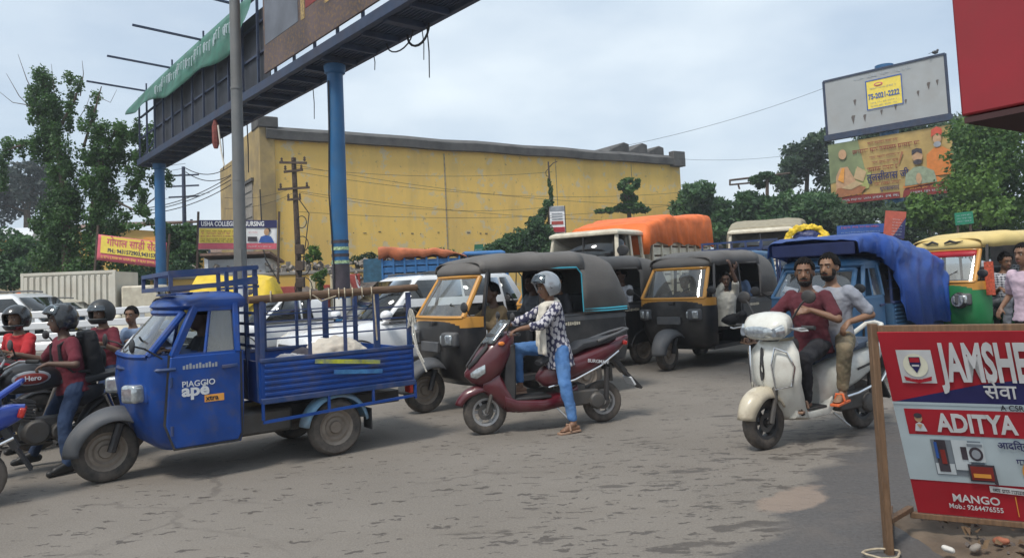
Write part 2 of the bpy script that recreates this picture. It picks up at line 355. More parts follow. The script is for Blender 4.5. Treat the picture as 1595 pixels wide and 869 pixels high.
    vc = t.nodes.new('ShaderNodeTexVoronoi'); vc.feature = 'DISTANCE_TO_EDGE'; vc.inputs['Scale'].default_value = .42; mv = t.nodes.new('ShaderNodeMixRGB'); mv.inputs[0].default_value = .35; k(g.outputs['Position'], mv.inputs[1]); nv = t.nodes.new('ShaderNodeTexNoise'); nv.inputs['Scale'].default_value = 2.2; nv.inputs['Detail'].default_value = 6; k(g.outputs['Position'], nv.inputs['Vector']); k(nv.outputs['Color'], mv.inputs[2]); k(mv.outputs[0], vc.inputs['Vector'])
    crk = ma('MULTIPLY', mr(vc.outputs['Distance'], .009, .003), mr(nz(.6, 3), .5, .62))
    col = mix(ma('MULTIPLY', crk, .38), col, (.06, .05, .045))
    # dry sandy puddle mark
    px = ma('MULTIPLY', ma('SUBTRACT', ma('ADD', ma('MULTIPLY', X, .75), ma('MULTIPLY', Y, .66)), 4.72), 2.2)
    py = ma('MULTIPLY', ma('SUBTRACT', ma('ADD', ma('MULTIPLY', X, -.66), ma('MULTIPLY', Y, .75)), 2.62), 5.2)
    pr = ma('SQRT', ma('ADD', ma('MULTIPLY', px, px), ma('MULTIPLY', py, py)))
    pm = mr(ma('ADD', pr, ma('MULTIPLY', ma('SUBTRACT', nz(3, 6, .6), .5), 1.3)), .95, .75)
    col = mix(ma('MULTIPLY', pm, .9), col, (.26, .205, .165))
    k(col, b.inputs['Base Color'])
    ro = ma('SUBTRACT', .93, ma('MULTIPLY', ma('MAXIMUM', mud, ma('MULTIPLY', swept, .55)), .28)); k(ro, b.inputs['Roughness'])
    b.inputs['Specular IOR Level'].default_value = .35
    h = ma('SUBTRACT', ma('ADD', ma('MULTIPLY', nz(90, 3), .35), ma('MULTIPLY', nz(9, 5), .55)), ma('MULTIPLY', mud, .25))
    bu = t.nodes.new('ShaderNodeBump'); bu.inputs['Strength'].default_value = .55; bu.inputs['Distance'].default_value = .02; k(h, bu.inputs['Height']); k(bu.outputs[0], b.inputs['Normal'])
    MATS['road'] = m; return m
road_material()
xs = sorted(set([-600, -300, -150, -80, -50] + list(range(-40, 41, 1)) + [50, 80, 150, 300, 600])); ys = sorted(set([-60, -30, -15] + list(range(-8, 41, 1)) + [50, 80, 150, 300, 900]))
b = MB(); b.add([(x, y, gz(x, y)) for x in xs for y in ys], [(i * len(ys) + j, (i + 1) * len(ys) + j, (i + 1) * len(ys) + j + 1, i * len(ys) + j + 1) for i in range(len(xs) - 1) for j in range(len(ys) - 1)])
struct(b.build('road', 'road'))
# rutted dirt verge under the notice board
def verge(u, v):
    x = lerp(2.15, 5.2, u); y = lerp(2.6, 4.75, v) + (x - 2.15) * .2
    e = min(u, v, 1 - u, 1 - v); h = .006 + .07 * sstep(e / .25) * (.6 + .9 * mnoise.noise(V((x * 2.1, y * 2.1, 3)))) + .03 * mnoise.noise(V((x * 7, y * 7, 1)))
    return (x + .12 * mnoise.noise(V((y * 2, 0, 5))), y + .12 * mnoise.noise(V((x * 2, 3, 5))), max(-.02 if e < .02 else .005, h) if e > .001 else -.03)
struct(MB().grid(verge, 44, 36).build('verge', 'soil'))

# ---------------------------------------------------------------- yellow warehouse
def warehouse():
    A = V((-10.8, 33, 0)); Bp = V((10.9, 46.8, 0)); d = (Bp - A); Lw = d.length; d.normalize()
    nrm = V((d.y, -d.x, 0))                       # towards the road
    t = thing('warehouse', 'long blank yellow plastered warehouse with dark grey roof edge', 'building', A, math.atan2(d.y, d.x))
    Hh = 8.55; depth = 8.4
    m = bpy.data.materials.new('warehouse_plaster'); m.use_nodes = True; n = m.node_tree; bs = n.nodes['Principled BSDF']; k = n.links.new
    c = n.nodes.new('ShaderNodeTexCoord')
    def nz(sc, st, det=7, ro=.62):
        mp_ = n.nodes.new('ShaderNodeMapping'); mp_.inputs['Scale'].default_value = st; k(c.outputs['Object'], mp_.inputs[0])
        q = n.nodes.new('ShaderNodeTexNoise'); q.inputs['Scale'].default_value = sc; q.inputs['Detail'].default_value = det; q.inputs['Roughness'].default_value = ro; k(mp_.outputs[0], q.inputs['Vector']); return q.outputs[0]
    def mr(x, a, b_, cc, dd):
        q = n.nodes.new('ShaderNodeMapRange'); q.inputs[1].default_value = a; q.inputs[2].default_value = b_; q.inputs[3].default_value = cc; q.inputs[4].default_value = dd; k(x, q.inputs[0]); return q.outputs[0]
    def mix(f, a, b_):
        q = n.nodes.new('ShaderNodeMix'); q.data_type = 'RGBA'; k(f, q.inputs['Factor'])
        for s_, z in (('A', a), ('B', b_)):
            if isinstance(z, tuple): q.inputs[s_].default_value = (*z, 1)
            else: k(z, q.inputs[s_])
        return q.outputs['Result']
    col = mix(mr(nz(.35, (1, 1, 1)), .35, .65, 0, 1), (.88, .585, .15), (.78, .51, .145))
    col = mix(mr(nz(1.0, (.9, 1, .16), 8), .48, .74, 0, .55), col, (.47, .33, .14))          # rain streaks
    col = mix(mr(nz(1.5, (1, 1, 1), 9, .7), .55, .60, 0, .7), col, (.60, .52, .36))      # flaked patches
    col = mix(mr(nz(3.2, (1, 1, 1), 9, .7), .60, .66, 0, .65), col, (.27, .20, .12))
    k(col, bs.inputs['Base Color']); bs.inputs['Roughness'].default_value = .9; MATS['warehouse_plaster'] = m
    MB().box((Lw / 2, depth / 2, Hh / 2), (Lw, depth, Hh)).build('wall', 'warehouse_plaster', t)
    pr = []; N = 26
    for i in range(N + 1):
        x = -.15 + (Lw + .35) * i / N; sag = .05 * mnoise.noise(V((x * .4, 1, 2)))
        y0 = -.32 + .05 * mnoise.noise(V((x * .5, 0, 0))); pr.append([V((x, y0, Hh - .05 + sag)), V((x, y0 - .02, Hh + .34 + sag)), V((x, .1, Hh + .58 + sag)), V((x, 3, Hh + .66)), V((x, 3, Hh - .05))])
    MB().loft(pr).build('roof_edge', 'parapet_grey', t)
    w = MB(); w.box((Lw - .35, -.16, Hh + .32), (1.0, .45, .95)); w.build('corner_parapet', 'parapet_grey', t, bevel=.03)
    for i, (x, h) in enumerate(((Lw - 4.2, 1.15), (Lw - 2.7, 1.2), (Lw - 1.3, 1.1))):
        MB().prism([(x - 1.6, Hh + .5), (x - .1, Hh + h + .1), (x + .3, Hh + h), (x + .3, Hh + .5)], 0.3, 3.2).build('roof_ridge', 'parapet_grey', t, bevel=.05)
    MB().box((Lw * .345, -.012, Hh / 2 - .1), (.07, .03, Hh - .25)).build('plaster_joint', 'wall_scuff', t)
    # end bay with recessed panel and stepped top
    e = MB(); e.box((-.1, 1.9, 4.55), (.7, 4.1, 9.1)); e.build('end_bay', 'wall_yellow_old', t, bevel=.03)
    MB().box((-.05, .4, 9.25), (.9, 1.3, .5)).build('end_cap', 'parapet_grey', t, bevel=.05)
    MB().box((-.2, 6.1, 4.2), (.6, 4.4, 8.4)).build('side_bay', 'wall_yellow_old', t, bevel=.04)
    MB().box((-.47, 2.3, 5.0), (.05, 2.2, 3.4)).build('shutter_panel', 'concrete', t, bevel=.01)
    MB().box((-.5, 2.3, 6.8), (.14, 2.7, .14)).build('lintel', 'parapet_grey', t)
    for z in (3.9, 4.5, 5.1, 5.7, 6.3): MB().box((-.505, 2.3, z), (.02, 2.1, .05)).build('shutter_rib', 'parapet_grey', t)
    for k_ in range(40):
      if random.random() < .55: MB().box((3.5 + k_ * .55 + random.uniform(-.2, .2), -.004, 4.25 + random.uniform(-.06, .06)), (random.uniform(.03, .2), .03, random.uniform(.02, .06))).build('weep_hole', 'parapet_grey', t)
    for x in (Lw * .62, Lw * .84): MB().box((x, -.008, Hh / 2), (.04, .02, Hh - .3)).build('plaster_joint', 'wall_scuff', t)
    MB().tube([(-.52, 4.4, 8.7), (-.53, 4.4, 4), (-.52, 4.4, 0)], .06).build('drain_pipe', 'pole_rust', t)
    return t
warehouse()

# compound wall with painted panels and rubble behind it
def compound():
    A = D(236, 470, 28.5); A.z = 0; Bq = D(640, 450, 30.5); Bq.z = 0; d = Bq - A; Lw = d.length
    t = thing('compound_wall', 'low roadside wall painted yellow with red panels below the rubble heap', 'wall', A, math.atan2(d.y, d.x))
    h = 2.25
    MB().box((Lw / 2, 0, h / 2), (Lw, .25, h)).build('wall', 'wall_yellow', t)
    MB().box((Lw / 2, 0, h + .06), (Lw + .1, .34, .12)).build('coping', 'concrete', t, bevel=.02)
    for x in (5.15, 6.5, 7.1): MB().box((x, -.145, 1.15), (.9 if x < 6 else .38, .05, 1.3)).build('panel', 'wall_red', t, bevel=.02)
    for x in (4.4, 6.02, 6.82, 7.45): MB().box((x, -.15, 1.1), (.22, .08, 2.2)).build('pier', 'wall_cream', t, bevel=.02)
    g = MB()
    for i in range(12): g.box((7.7 + i * .115, -.16, 1.1), (.05, .05, 2.1))
    for z in (.3, 1.1, 2.0): g.box((8.33, -.16, z), (1.4, .04, .06))
    g.build('gate', 'pole_rust', t)
    for i in range(11): MB().box((9.95, -.2, .5 + i * .17), (1.0, .05, .13), (R(18), 0, 0)).build('shutter_slat', 'wall_cream', t)
    for x in (9.4, 10.5): MB().box((x, -.2, 1.2), (.08, .12, 2.4)).build('shutter_frame', 'concrete', t)
compound()
def rubble_heap():
    A = D(410, 410, 31.0); Bq = D(640, 405, 32.0); hp = MB()
    n = 60
    hp.grid(lambda u, v: (lerp(A.x - 3, Bq.x + 1, u), lerp(29.3, 33, v), max(0, (2.1 + .5 * mnoise.noise(V((u * 14, v * 3, 0))) + .3 * mnoise.noise(V((u * 40, v * 9, 0))))) * math.sin(math.pi * min(1, .15 + v * .85)) ** .5 * (1 if .04 < u < .96 else .3)), n, 12)
    o = hp.build('rubble_mound', 'stone_dark'); struct(o)
    st = MB()
    for i in range(420):
        u = random.random(); x = lerp(A.x - 2.6, Bq.x + .4, u); y = random.uniform(29.6, 31.2); z = random.uniform(2.0, 2.75) - (y - 29.6) * .05
        s = random.uniform(.06, .2); st.box((x, y, z), (s * random.uniform(.6, 1.6), s, s * random.uniform(.4, 1)), (random.random() * 3, random.random() * 3, random.random() * 3))
    o = st.build('rubble', 'stone', smooth=False); o['kind'] = 'stuff'; o['label'] = 'broken stones and bricks heaped behind the low wall'; o['category'] = 'rubble'
rubble_heap()

# small buildings on the left
def left_buildings():
    o = D(30, 405, 38); o.z = 0
    t = thing('small_building', 'small yellow gabled building behind the creeper-covered tree', 'building', o, R(4))
    w, h = 7.6, 5.0
    MB().prism([(0, 0), (w, 0), (w, h), (w - 2.4, h + .25), (1.2, h + .15), (0, h - .5)], 0, 5).build('wall', 'wall_yellow', t)
    MB().add([(-.3, -.3, h - .45), (1.2, -.3, h + .30), (w + .3, -.3, h + .42), (w + .3, 5.2, h + 1.0), (1.2, 5.2, h + 1.1), (-.3, 5.2, h + .4)], [(0, 1, 4, 5), (1, 2, 3, 4)]).build('roof', 'rust_roof', t, solid=.12)
    for x in (1.1, 3.4): 
        f = MB().box((x, -.03, 2.4), (.9, .1, 1.8)).build('doorway', 'dark_print', t); MB().box((x, -.06, 3.36), (1.1, .1, .12)).build('lintel', 'wall_cream', f)
    MB().box((w - .5, -.05, 4.3), (1.7, .1, .9)).build('signboard', 'orange_print', t)
    o = D(-30, 400, 36); o.z = 0
    t = thing('roadside_shed', 'orange fronted shed with a rounded grey sheet roof', 'shed', o, R(2))
    MB().box((1.2, 1.5, 2.0), (2.4, 3, 4.0)).build('wall', 'wall_scuff', t)
    MB().box((1.2, -.12, 4.35), (2.5, .2, .75)).build('fascia', 'orange_print', t, bevel=.02)
    MB().loft([[V((x, -.1 + 3 * math.sin(a) ** 1 * 0 + 1.6 - 1.7 * math.cos(a), 4.7 + .75 * math.sin(a))) for a in [math.pi * i / 10 for i in range(11)]] for x in (-.1, 2.55)]).build('roof', 'dim_white', t)
    for z in (3.5, 3.75): MB().box((1.2, -.08, z), (2.3, .06, .1)).build('grille_bar', 'black_print', t)
    # white walled hut behind the nursing banner
    o = D(325, 430, 29.6); o.z = 0
    t = thing('roadside_hut', 'pale rendered hut behind the nursing banner', 'hut', o, R(6))
    MB().box((1.1, 1.3, 1.5), (2.2, 2.4, 3.0)).build('wall', 'dim_white', t)
    MB().box((1.1, 1.2, 3.06), (2.7, 2.9, .1), (R(-6), 0, 0)).build('roof', 'rust_roof', t)
    MB().box((1.75, -.03, 1.2), (.6, .06, 2.2)).build('door', 'grey_print', t)
    # long low sheds far off behind the gantry pole
    o = D(250, 380, 62); o.z = 0
    t = thing('far_shed', 'long far-off shed with pitched brown roof', 'building', o, R(3))
    MB().box((4.5, 3, 2.6), (9, 6, 5.2)).build('wall', 'dim_white', t)
    MB().prism([(-.5, 5.2), (3, 7.6), (6.5, 5.2)], -.4, 9.4, 'x').build('roof', 'rust_roof', t)
left_buildings()

# ---------------------------------------------------------------- road gantry
def banner_green():
    m = M('banner_green', (.055, .19, .14), .7, var=.3, scale=2.5, bump=.5, bscale=5, dirt=(.12, .20, .16), damt=.5, dscale=3); m.node_tree.nodes['Principled BSDF'].inputs['Alpha'].default_value = .78; return m
GA = V((-11.5, 24.05, 0)); GB = V((-.9, 11.3, 0)); GD = (GB - GA).normalized(); GN = V((GD.y, -GD.x, 0))   # GN faces the viewer's side
if GN.dot(V((0, 0, 0)) - GA) < 0: GN = -GN
def gantry():
    t = thing('billboard_gantry', 'dark blue steel billboard gantry spanning the road on two round blue posts', 'gantry', GA, math.atan2(GD.y, GD.x))
    # local: x along the span, -y or +y towards viewer
    sy = 1 if (Matrix.Rotation(math.atan2(GD.y, GD.x), 3, 'Z') @ V((0, 1, 0))).dot(GN) > 0 else -1
    Ls = 24.0; z0 = 6.0; w = .42
    for y in (-w, w):
        MB().box((Ls / 2 - .8, y * sy, z0 + .08), (Ls, .10, .2)).build('deck_beam', 'gantry_steel', t, bevel=.01)
    for i in range(30):
        x = -.6 + i * .8
        MB().box((x, 0, z0 - .005), (.16 if i % 4 == 0 else .07, 2 * w - .11, .10)).build('cross_bar', 'gantry_steel', t)
    for j in range(10):
        y = lerp(-w + .08, w - .08, j / 9)
        MB().box((Ls / 2 - .8, y, z0 + .075), (Ls - .3, .035, .04)).build('grating_bar', 'gantry_steel', t)
    MB().box((10.6, 0, z0 + .13), (5.6, 2 * w - .12, .012)).build('deck_plate', 'gantry_dark', t)
    MB().box((3.6, 0, z0 + .13), (8.0, 2 * w - .12, .012)).build('deck_plate', 'gantry_dark', t)
    # hoarding frame
    fy = sy * w
    for i in range(25):
        x = -.6 + i * .96; MB().beam((x, fy, z0 + .1), (x, fy, z0 + 2.25), .05).build('frame_post', 'gantry_steel', t)
        if i < 12: MB().beam((x, fy - sy * .03, z0 + .15), (x, -fy, z0 + 1.6), .035).build('brace', 'gantry_steel', t)
    for z in (.9, 1.6, 2.25): MB().beam((-.7, fy - sy * .06, z0 + z), (23, fy - sy * .06, z0 + z), .05).build('frame_rail', 'gantry_steel', t)
    MB().box((5.6, fy - sy * .1, z0 + 1.05), (9.6, .02, 1.75)).build('backing_sheet', 'gantry_dark', t)
    # printed hoarding
    bd = MB().box((16.5, fy + sy * .06, z0 + 1.50), (12.0, .04, 2.45)).build('hoarding', M('hoarding_print', (.085, .055, .052), .55, var=.35, scale=1.3, dirt=(.34, .20, .06), damt=.9, dscale=14, dcut=.56), t)
    MB().box((11.45, fy + sy * .084, z0 + 1.75), (1.7, .004, 1.75)).build('printed_panel', M('slate_print', (.13, .14, .165), .6, var=.25, scale=1.5), bd)
    MB().box((13.05, fy + sy * .084, z0 + 1.9), (.8, .004, 1.75)).build('printed_panel', 'maroon_print', bd)
    for x in (12.52, 13.58): MB().box((x, fy + sy * .084, z0 + 1.6), (.18, .004, 1.5)).build('printed_panel', M('gold_speck', (.40, .26, .08), .5, var=.5, scale=18), bd)
    rot = (R(90), 0, 0 if sy < 0 else R(180))
    text('61', .42, 'yellow_print', bd, (12.9 if sy < 0 else 13.2, fy + sy * .09, z0 + 1.35), rot, sx=.8)
    MB().box((13.05, fy + sy * .088, z0 + 1.2), (.5, .004, .05)).build('printed_line', 'gold_print', bd)
    # lamp arms
    for i, x in enumerate((.35, 3.3, 6.2, 9.05)):
        a = MB().beam((x, fy, z0 + 2.25), (x, fy + sy * 1.7, z0 + 2.34), .05).build('lamp_arm', 'gantry_steel', t)
        MB().beam((x, fy, z0 + 2.2), (x, fy, z0 + 2.5), .04).build('arm_stub', 'gantry_steel', a)
    for x in (.1, 12.8):
        p = MB().lathe([(.162, 0), (.155, 5.75), (.2, 5.78), (.2, 5.94)], (x, 0, 0), (0, 0, 1), 22, True).build('post', 'pole_blue', t)
        MB().lathe([(.3, 0), (.3, .04), (.17, .05)], (x, 0, 0), (0, 0, 1), 22, True).build('base_plate', 'pole_blue', p)
        MB().lathe([(.158, 5.75), (.21, 5.85), (.21, 5.93)], (x, 0, 0), (0, 0, 1), 16).build('post_head', 'pole_blue', p)
    MB().tube([(12.86, .17 * sy, 5.6), (12.83, .175 * sy, 4.6), (12.75, .175 * sy, 3.4), (12.86, .175 * sy, 2.0), (12.8, .18 * sy, .3)], .016, 6).build('cable', 'cable', t)
    # posters wrapped round the lower posts
    for x, zs in ((12.8, ((1.5, 'dark_print', .55), (1.05, 'paper', .35))), (.1, ((1.55, 'paper', .45),))):
        for z, mm, h in zs: MB().lathe([(.167, 0), (.167, h)], (x, 0, z), (0, 0, 1), 22).build('poster', mm, t)
    for k_, z in enumerate((2.45, 2.32, 2.19, 2.06)):
        MB().lathe([(.170, 0), (.170, .06)], (12.8, 0, z), (0, 0, 1), 9).build('poster', M('print_mint', (.34, .46, .26), .7, var=.6, scale=22) if k_ % 2 else 'dark_print', t)
    # hanging cut cables
    def hang(x, y, l, r=.018, m='cable'): MB().tube([(x, y, z0), (x + .04, y, z0 - l * .5), (x + .02, y, z0 - l)], [r, r, r * .8], 5).build('hanging_cable', m, t)
    hang(15.3, -sy * w, .55, .01); hang(15.45, -sy * w, .9, .012); hang(13.6, -sy * w, .3, .01); hang(6.9, -sy * w, 1.3, .016); hang(5.0, -sy * w, .95, .014); hang(10.9, -sy * w, .7, .01)
    pts = [(14.3 + .45 * (1 - math.cos(a)), -sy * (w - .12), z0 - .25 * math.sin(a)) for a in [math.pi * i / 10 for i in range(11)]]; MB().tube(pts, .014, 6).build('hanging_cable', 'cable', t)
    pts = [(14.9 + .35 * (1 - math.cos(a)), -sy * (w - .05), z0 - .28 * math.sin(a)) for a in [math.pi * i / 10 for i in range(11)]]; MB().tube(pts, .022, 6).build('hanging_cable', 'cable', t)
    MB().lathe([(.05, 0), (.09, .12), (.09, .55), (.03, .75)], (7.0, sy * w, z0 - .75), (0, 0, 1), 8, True).build('cable_bundle', M('bundle_red', (.2, .05, .04), .8, var=.4, scale=20), t)
    MB().tube([(7.2, sy * w, z0 - .2), (7.4, sy * w, z0 - .9), (7.6, sy * w, z0 - 1.3)], .02, 5).build('hanging_cable', 'rope_white', t)
    # torn green banner folded over the top rail
    def ban(u, v):
        x = lerp(-1.2, 9.9, u); top = z0 + 2.28; drop = (.32 + .68 * math.sin(min(1, u * 1.35) * math.pi / 2)) * (1 + .12 * math.sin(u * 17)) * (1 - .25 * sstep((u - .9) / .1))
        z = top - drop * v + (-.12 * (1 - u) ** 4); y = fy + sy * (.06 + .22 * v * (1 - v * .3) + .06 * math.sin(u * 23 + v * 3) * v)
        return (x - .35 * v * (1 - u) ** 2, y, z)
    bn = tag(MB().grid(ban, 70, 8).build('torn_banner', banner_green(), None, solid=.004), 'torn green printed banner draped over the gantry frame', 'banner')
    bn.location = GA; bn.rotation_euler = (0, 0, math.atan2(GD.y, GD.x))
    mk_ = MB()
    for k_ in range(56):
        x = 2.2 + k_ * .125 + (.1 if k_ % 6 == 0 else 0); hh = .14 + .05 * ((k_ * 7) % 3); z = z0 + 1.80 - .05 * math.sin(k_ * .5)
        mk_.box((x, fy + sy * (.22 + .03 * math.sin(k_)), z), (.03, .01, hh)); mk_.box((x + .045, fy + sy * (.22 + .03 * math.sin(k_)), z + hh * .5), (.09, .01, .03))
    stuff(mk_.build('printed_line', 'pale_print', bn))
gantry()

# ---------------------------------------------------------------- poles
def lamp_post():
    p = D(376, 470, 13.0); p.z = 0
    t = thing('lamp_post', 'tall tapered grey steel lamp post behind the blue cargo truck', 'lamp post', p)
    MB().lathe([(.115, 0), (.108, 2.2), (.094, 6), (.082, 9.5)], (0, 0, 0), (0, 0, 1), 16, True).build('shaft', 'pole_grey', t)
    for z in (3.55, 5.2): MB().lathe([(.103, z), (.107, z + .02), (.103, z + .05)], (0, 0, 0), (0, 0, 1), 16).build('joint_band', 'pole_grey', t)
    MB().lathe([(.117, .9), (.117, 1.75)], (0, 0, 0), (0, 0, 1), 16).build('painted_band', 'dim_white', t)
    MB().lathe([(.22, 0), (.22, .03), (.13, .05), (.12, .3)], (0, 0, 0), (0, 0, 1), 16, True).build('base_flange', 'pole_grey', t)
    MB().box((.0, -.105, 2.2), (.12, .02, .3)).build('hatch', 'pole_grey', t)
    MB().tube([(0, 0, 9.5), (.3, -.2, 9.9), (1.2, -.8, 10.1)], .04).build('arm', 'pole_grey', t)
    MB().box((1.5, -1.0, 10.12), (.7, .25, .12), (0, 0, R(-33))).build('lamp_head', 'pole_grey', t, bevel=.03)
lamp_post()
def utility_pole():
    p = D(465, 450, 27.0); p.z = 0
    t = thing('utility_pole', 'rusty utility pole with cross arms in front of the yellow warehouse', 'utility pole', p)
    MB().tube([(0, 0, 0), (.02, 0, 3), (-.05, 0, 6.5)], [.13, .11, .09], 8).build('shaft', 'pole_rust', t)
    for z, wd in ((6.3, 1.0), (6.0, .7), (5.35, 1.15), (4.95, .5)):
        c = MB().box((-.04, -.1, z), (wd, .08, .08), (0, R(random.uniform(-5, 5)), 0)).build('cross_arm', 'pole_rust', t)
        for s in (-1, 0, 1): MB().lathe([(.03, 0), (.055, .05), (.03, .09), (.05, .13), (.01, .18)], (-.04 + s * wd * .42, -.1, z + .04), (0, 0, 1), 7).build('insulator', 'pole_rust', c)
    for i in range(4):
        r = .22 + .06 * i; cz = 4.1 - i * .8
        MB().tube([(.22 + r * math.cos(a) * .8, -.14, cz + r * math.sin(a)) for a in [2 * math.pi * k / 14 for k in range(14)]], .018, 5, closed=True).build('cable_coil', 'cable', t)
    for z in (3.1, 2.5, 1.9): MB().box((.12, -.15, z), (.3, .22, .35)).build('junction_box', 'pole_rust', t, bevel=.02)
    MB().tube([(.1, -.1, 5.0), (.5, -.12, 4.4), (.35, -.1, 3.4), (.15, -.1, 2.2)], .02, 5).build('loose_cable', 'cable', t)
    MB().tube([(-1.35, .1, 4.4 + 1), (-1.3, .1, 3.3), (-1.2, .1, 2.8), (-.7, .1, 1.9)], .025, 5).build('loose_cable', 'cable', t)
utility_pole()
def thin_pole(px, Y, h, name='lattice_mast', label='', arms=True):
    p = D(px, 440, Y); p.z = 0
    t = thing(name, label, 'pole', p)
    MB().tube([(0, 0, 0), (0, 0, h)], [.12, .08], 7).build('shaft', 'gantry_steel', t)
    if arms:
        for k_ in range(3): MB().beam((-.7, 0, h - .4 - k_ * .5), (.7, 0, h - .4 - k_ * .5), .07).build('cross_arm', 'gantry_steel', t)
    return t
thin_pole(289, 34, 7.6, label='slim dark power pole between the gantry posts', name='power_pole')
thin_pole(300, 46, 6.4, label='short power pole with wide arms farther behind the gantry', name='power_pole')
thin_pole(327, 55, 6.8, label='far power pole beside the warehouse end', name='power_pole')
# ---------------------------------------------------------------- people
M('skin_brown', (.20, .105, .062), .55, var=.08, scale=9); M('skin_dark', (.115, .062, .04), .55, var=.08, scale=9); M('skin_tan', (.27, .15, .09), .55, var=.08)
M('hair', (.008, .007, .007), .85, spec=.25, bump=.8, bscale=120); M('eye_white', (.42, .40, .37), .35); M('pupil', (.01, .008, .006), .2); M('lip', (.22, .075, .06), .5)
M('beard', (.016, .013, .012), .8, bump=.6, bscale=90)
def cloth(name, c, **k): return M(name, c, k.pop('rough', .9), var=k.pop('var', .12), scale=k.pop('scale', 5), bump=k.pop('bump', .25), bscale=k.pop('bscale', 25), **k)
cloth('shirt_maroon', (.125, .014, .026)); cloth('shirt_red', (.44, .022, .028)); cloth('shirt_wine', (.085, .014, .022)); cloth('jeans', (.018, .036, .085), var=.25, dirt=(.05, .09, .17), damt=.4, dscale=4)
cloth('jeans_light', (.055, .15, .36), var=.22, dirt=(.14, .27, .48), damt=.5, dscale=4); cloth('trouser_black', (.02, .02, .024)); cloth('trouser_grey', (.16, .17, .19)); cloth('shirt_tan', (.24, .165, .085))
cloth('shirt_white', (.62, .63, .66)); cloth('shirt_cream', (.60, .57, .49)); cloth('shirt_blue', (.18, .25, .38)); cloth('shirt_pink', (.55, .42, .50)); cloth('vest_navy', (.02, .025, .06)); cloth('lungi', (.36, .35, .42))
cloth('scarf', (.66, .61, .52), bump=.6, bscale=14); cloth('camo', (.24, .19, .12), var=.3, dirt=(.07, .07, .045), damt=.9, dscale=9, dcut=.48); cloth('shirt_dark', (.03, .03, .035))
M('leather_black', (.02, .02, .02), .5); M('sandal_tan', (.35, .22, .15), .7); M('sandal_orange', (.75, .16, .05), .6); M('helmet_black', (.02, .021, .023), .25, coat=.5); M('helmet_matte', (.03, .032, .034), .5); M('helmet_silver', (.34, .36, .38), .25, .4, coat=.6, var=.1)
def pattern_mat(name, kind):
    m = bpy.data.materials.new(name); m.use_nodes = True; t = m.node_tree; b = t.nodes['Principled BSDF']; k = t.links.new; b.inputs['Roughness'].default_value = .9
    c = t.nodes.new('ShaderNodeTexCoord'); mp_ = t.nodes.new('ShaderNodeMapping'); k(c.outputs['Object'], mp_.inputs[0])
    x = t.nodes.new('ShaderNodeMix'); x.data_type = 'RGBA'
    if kind == 'leaf':
        mp_.inputs['Scale'].default_value = (24, 24, 15); mp_.inputs['Rotation'].default_value = (.3, .25, .3)
        v = t.nodes.new('ShaderNodeTexVoronoi'); v.inputs['Randomness'].default_value = .35; k(mp_.outputs[0], v.inputs['Vector']); v.inputs['Scale'].default_value = 1
        r = t.nodes.new('ShaderNodeMapRange'); r.inputs[1].default_value = .46; r.inputs[2].default_value = .52; k(v.outputs['Distance'], r.inputs[0]); k(r.outputs[0], x.inputs['Factor'])
        x.inputs['A'].default_value = (.52, .50, .52, 1); x.inputs['B'].default_value = (.045, .045, .09, 1)
    else:
        ws = []
        for ax, sc in (('X', 26), ('Z', 26), ('Y', 26)):
            w = t.nodes.new('ShaderNodeTexWave'); w.bands_direction = ax; w.inputs['Scale'].default_value = sc / 3.1; w.inputs['Distortion'].default_value = .6; k(c.outputs['Object'], w.inputs['Vector']); ws.append(w.outputs['Fac'])
        a = t.nodes.new('ShaderNodeMath'); a.operation = 'MAXIMUM'; k(ws[0], a.inputs[0]); k(ws[2], a.inputs[1])
        a2 = t.nodes.new('ShaderNodeMath'); a2.operation = 'ADD'; k(a.outputs[0], a2.inputs[0]); k(ws[1], a2.inputs[1])
        r = t.nodes.new('ShaderNodeMapRange'); r.inputs[1].default_value = .8; r.inputs[2].default_value = 1.3; k(a2.outputs[0], r.inputs[0]); k(r.outputs[0], x.inputs['Factor'])
        x.inputs['A'].default_value = (.05, .055, .08, 1); x.inputs['B'].default_value = (.55, .55, .58, 1)
    k(x.outputs['Result'], b.inputs['Base Color']); MATS[name] = m
pattern_mat('kurti_leaf', 'leaf'); pattern_mat('check_shirt', 'check')
WRK = bpy.data.textures.new('wrinkle', 'CLOUDS'); WRK.noise_scale = .075; WRK.noise_depth = 2
def soft(o, voxel, smooth=4, wr=0.):
    m = o.modifiers.new('r', 'REMESH'); m.mode = 'VOXEL'; m.voxel_size = voxel; m.use_smooth_shade = True
    m = o.modifiers.new('s', 'SMOOTH'); m.factor = .5; m.iterations = smooth
    if wr: m = o.modifiers.new('d', 'DISPLACE'); m.texture = WRK; m.strength = wr; m.mid_level = .5; m.texture_coords = 'GLOBAL'
    return o
def ik(a, b, l1, l2, pole):
    a = V(a); b = V(b); d = b - a; L_ = min(d.length, (l1 + l2) * .998); dn = d.normalized(); b = a + dn * L_
    x = (l1 * l1 - l2 * l2 + L_ * L_) / (2 * L_); h = math.sqrt(max(0, l1 * l1 - x * x)); p = V(pole); p = p - dn * p.dot(dn)
    if p.length < 1e-4: p = V((1, 0, 0))
    return a + dn * x + p.normalized() * h, b
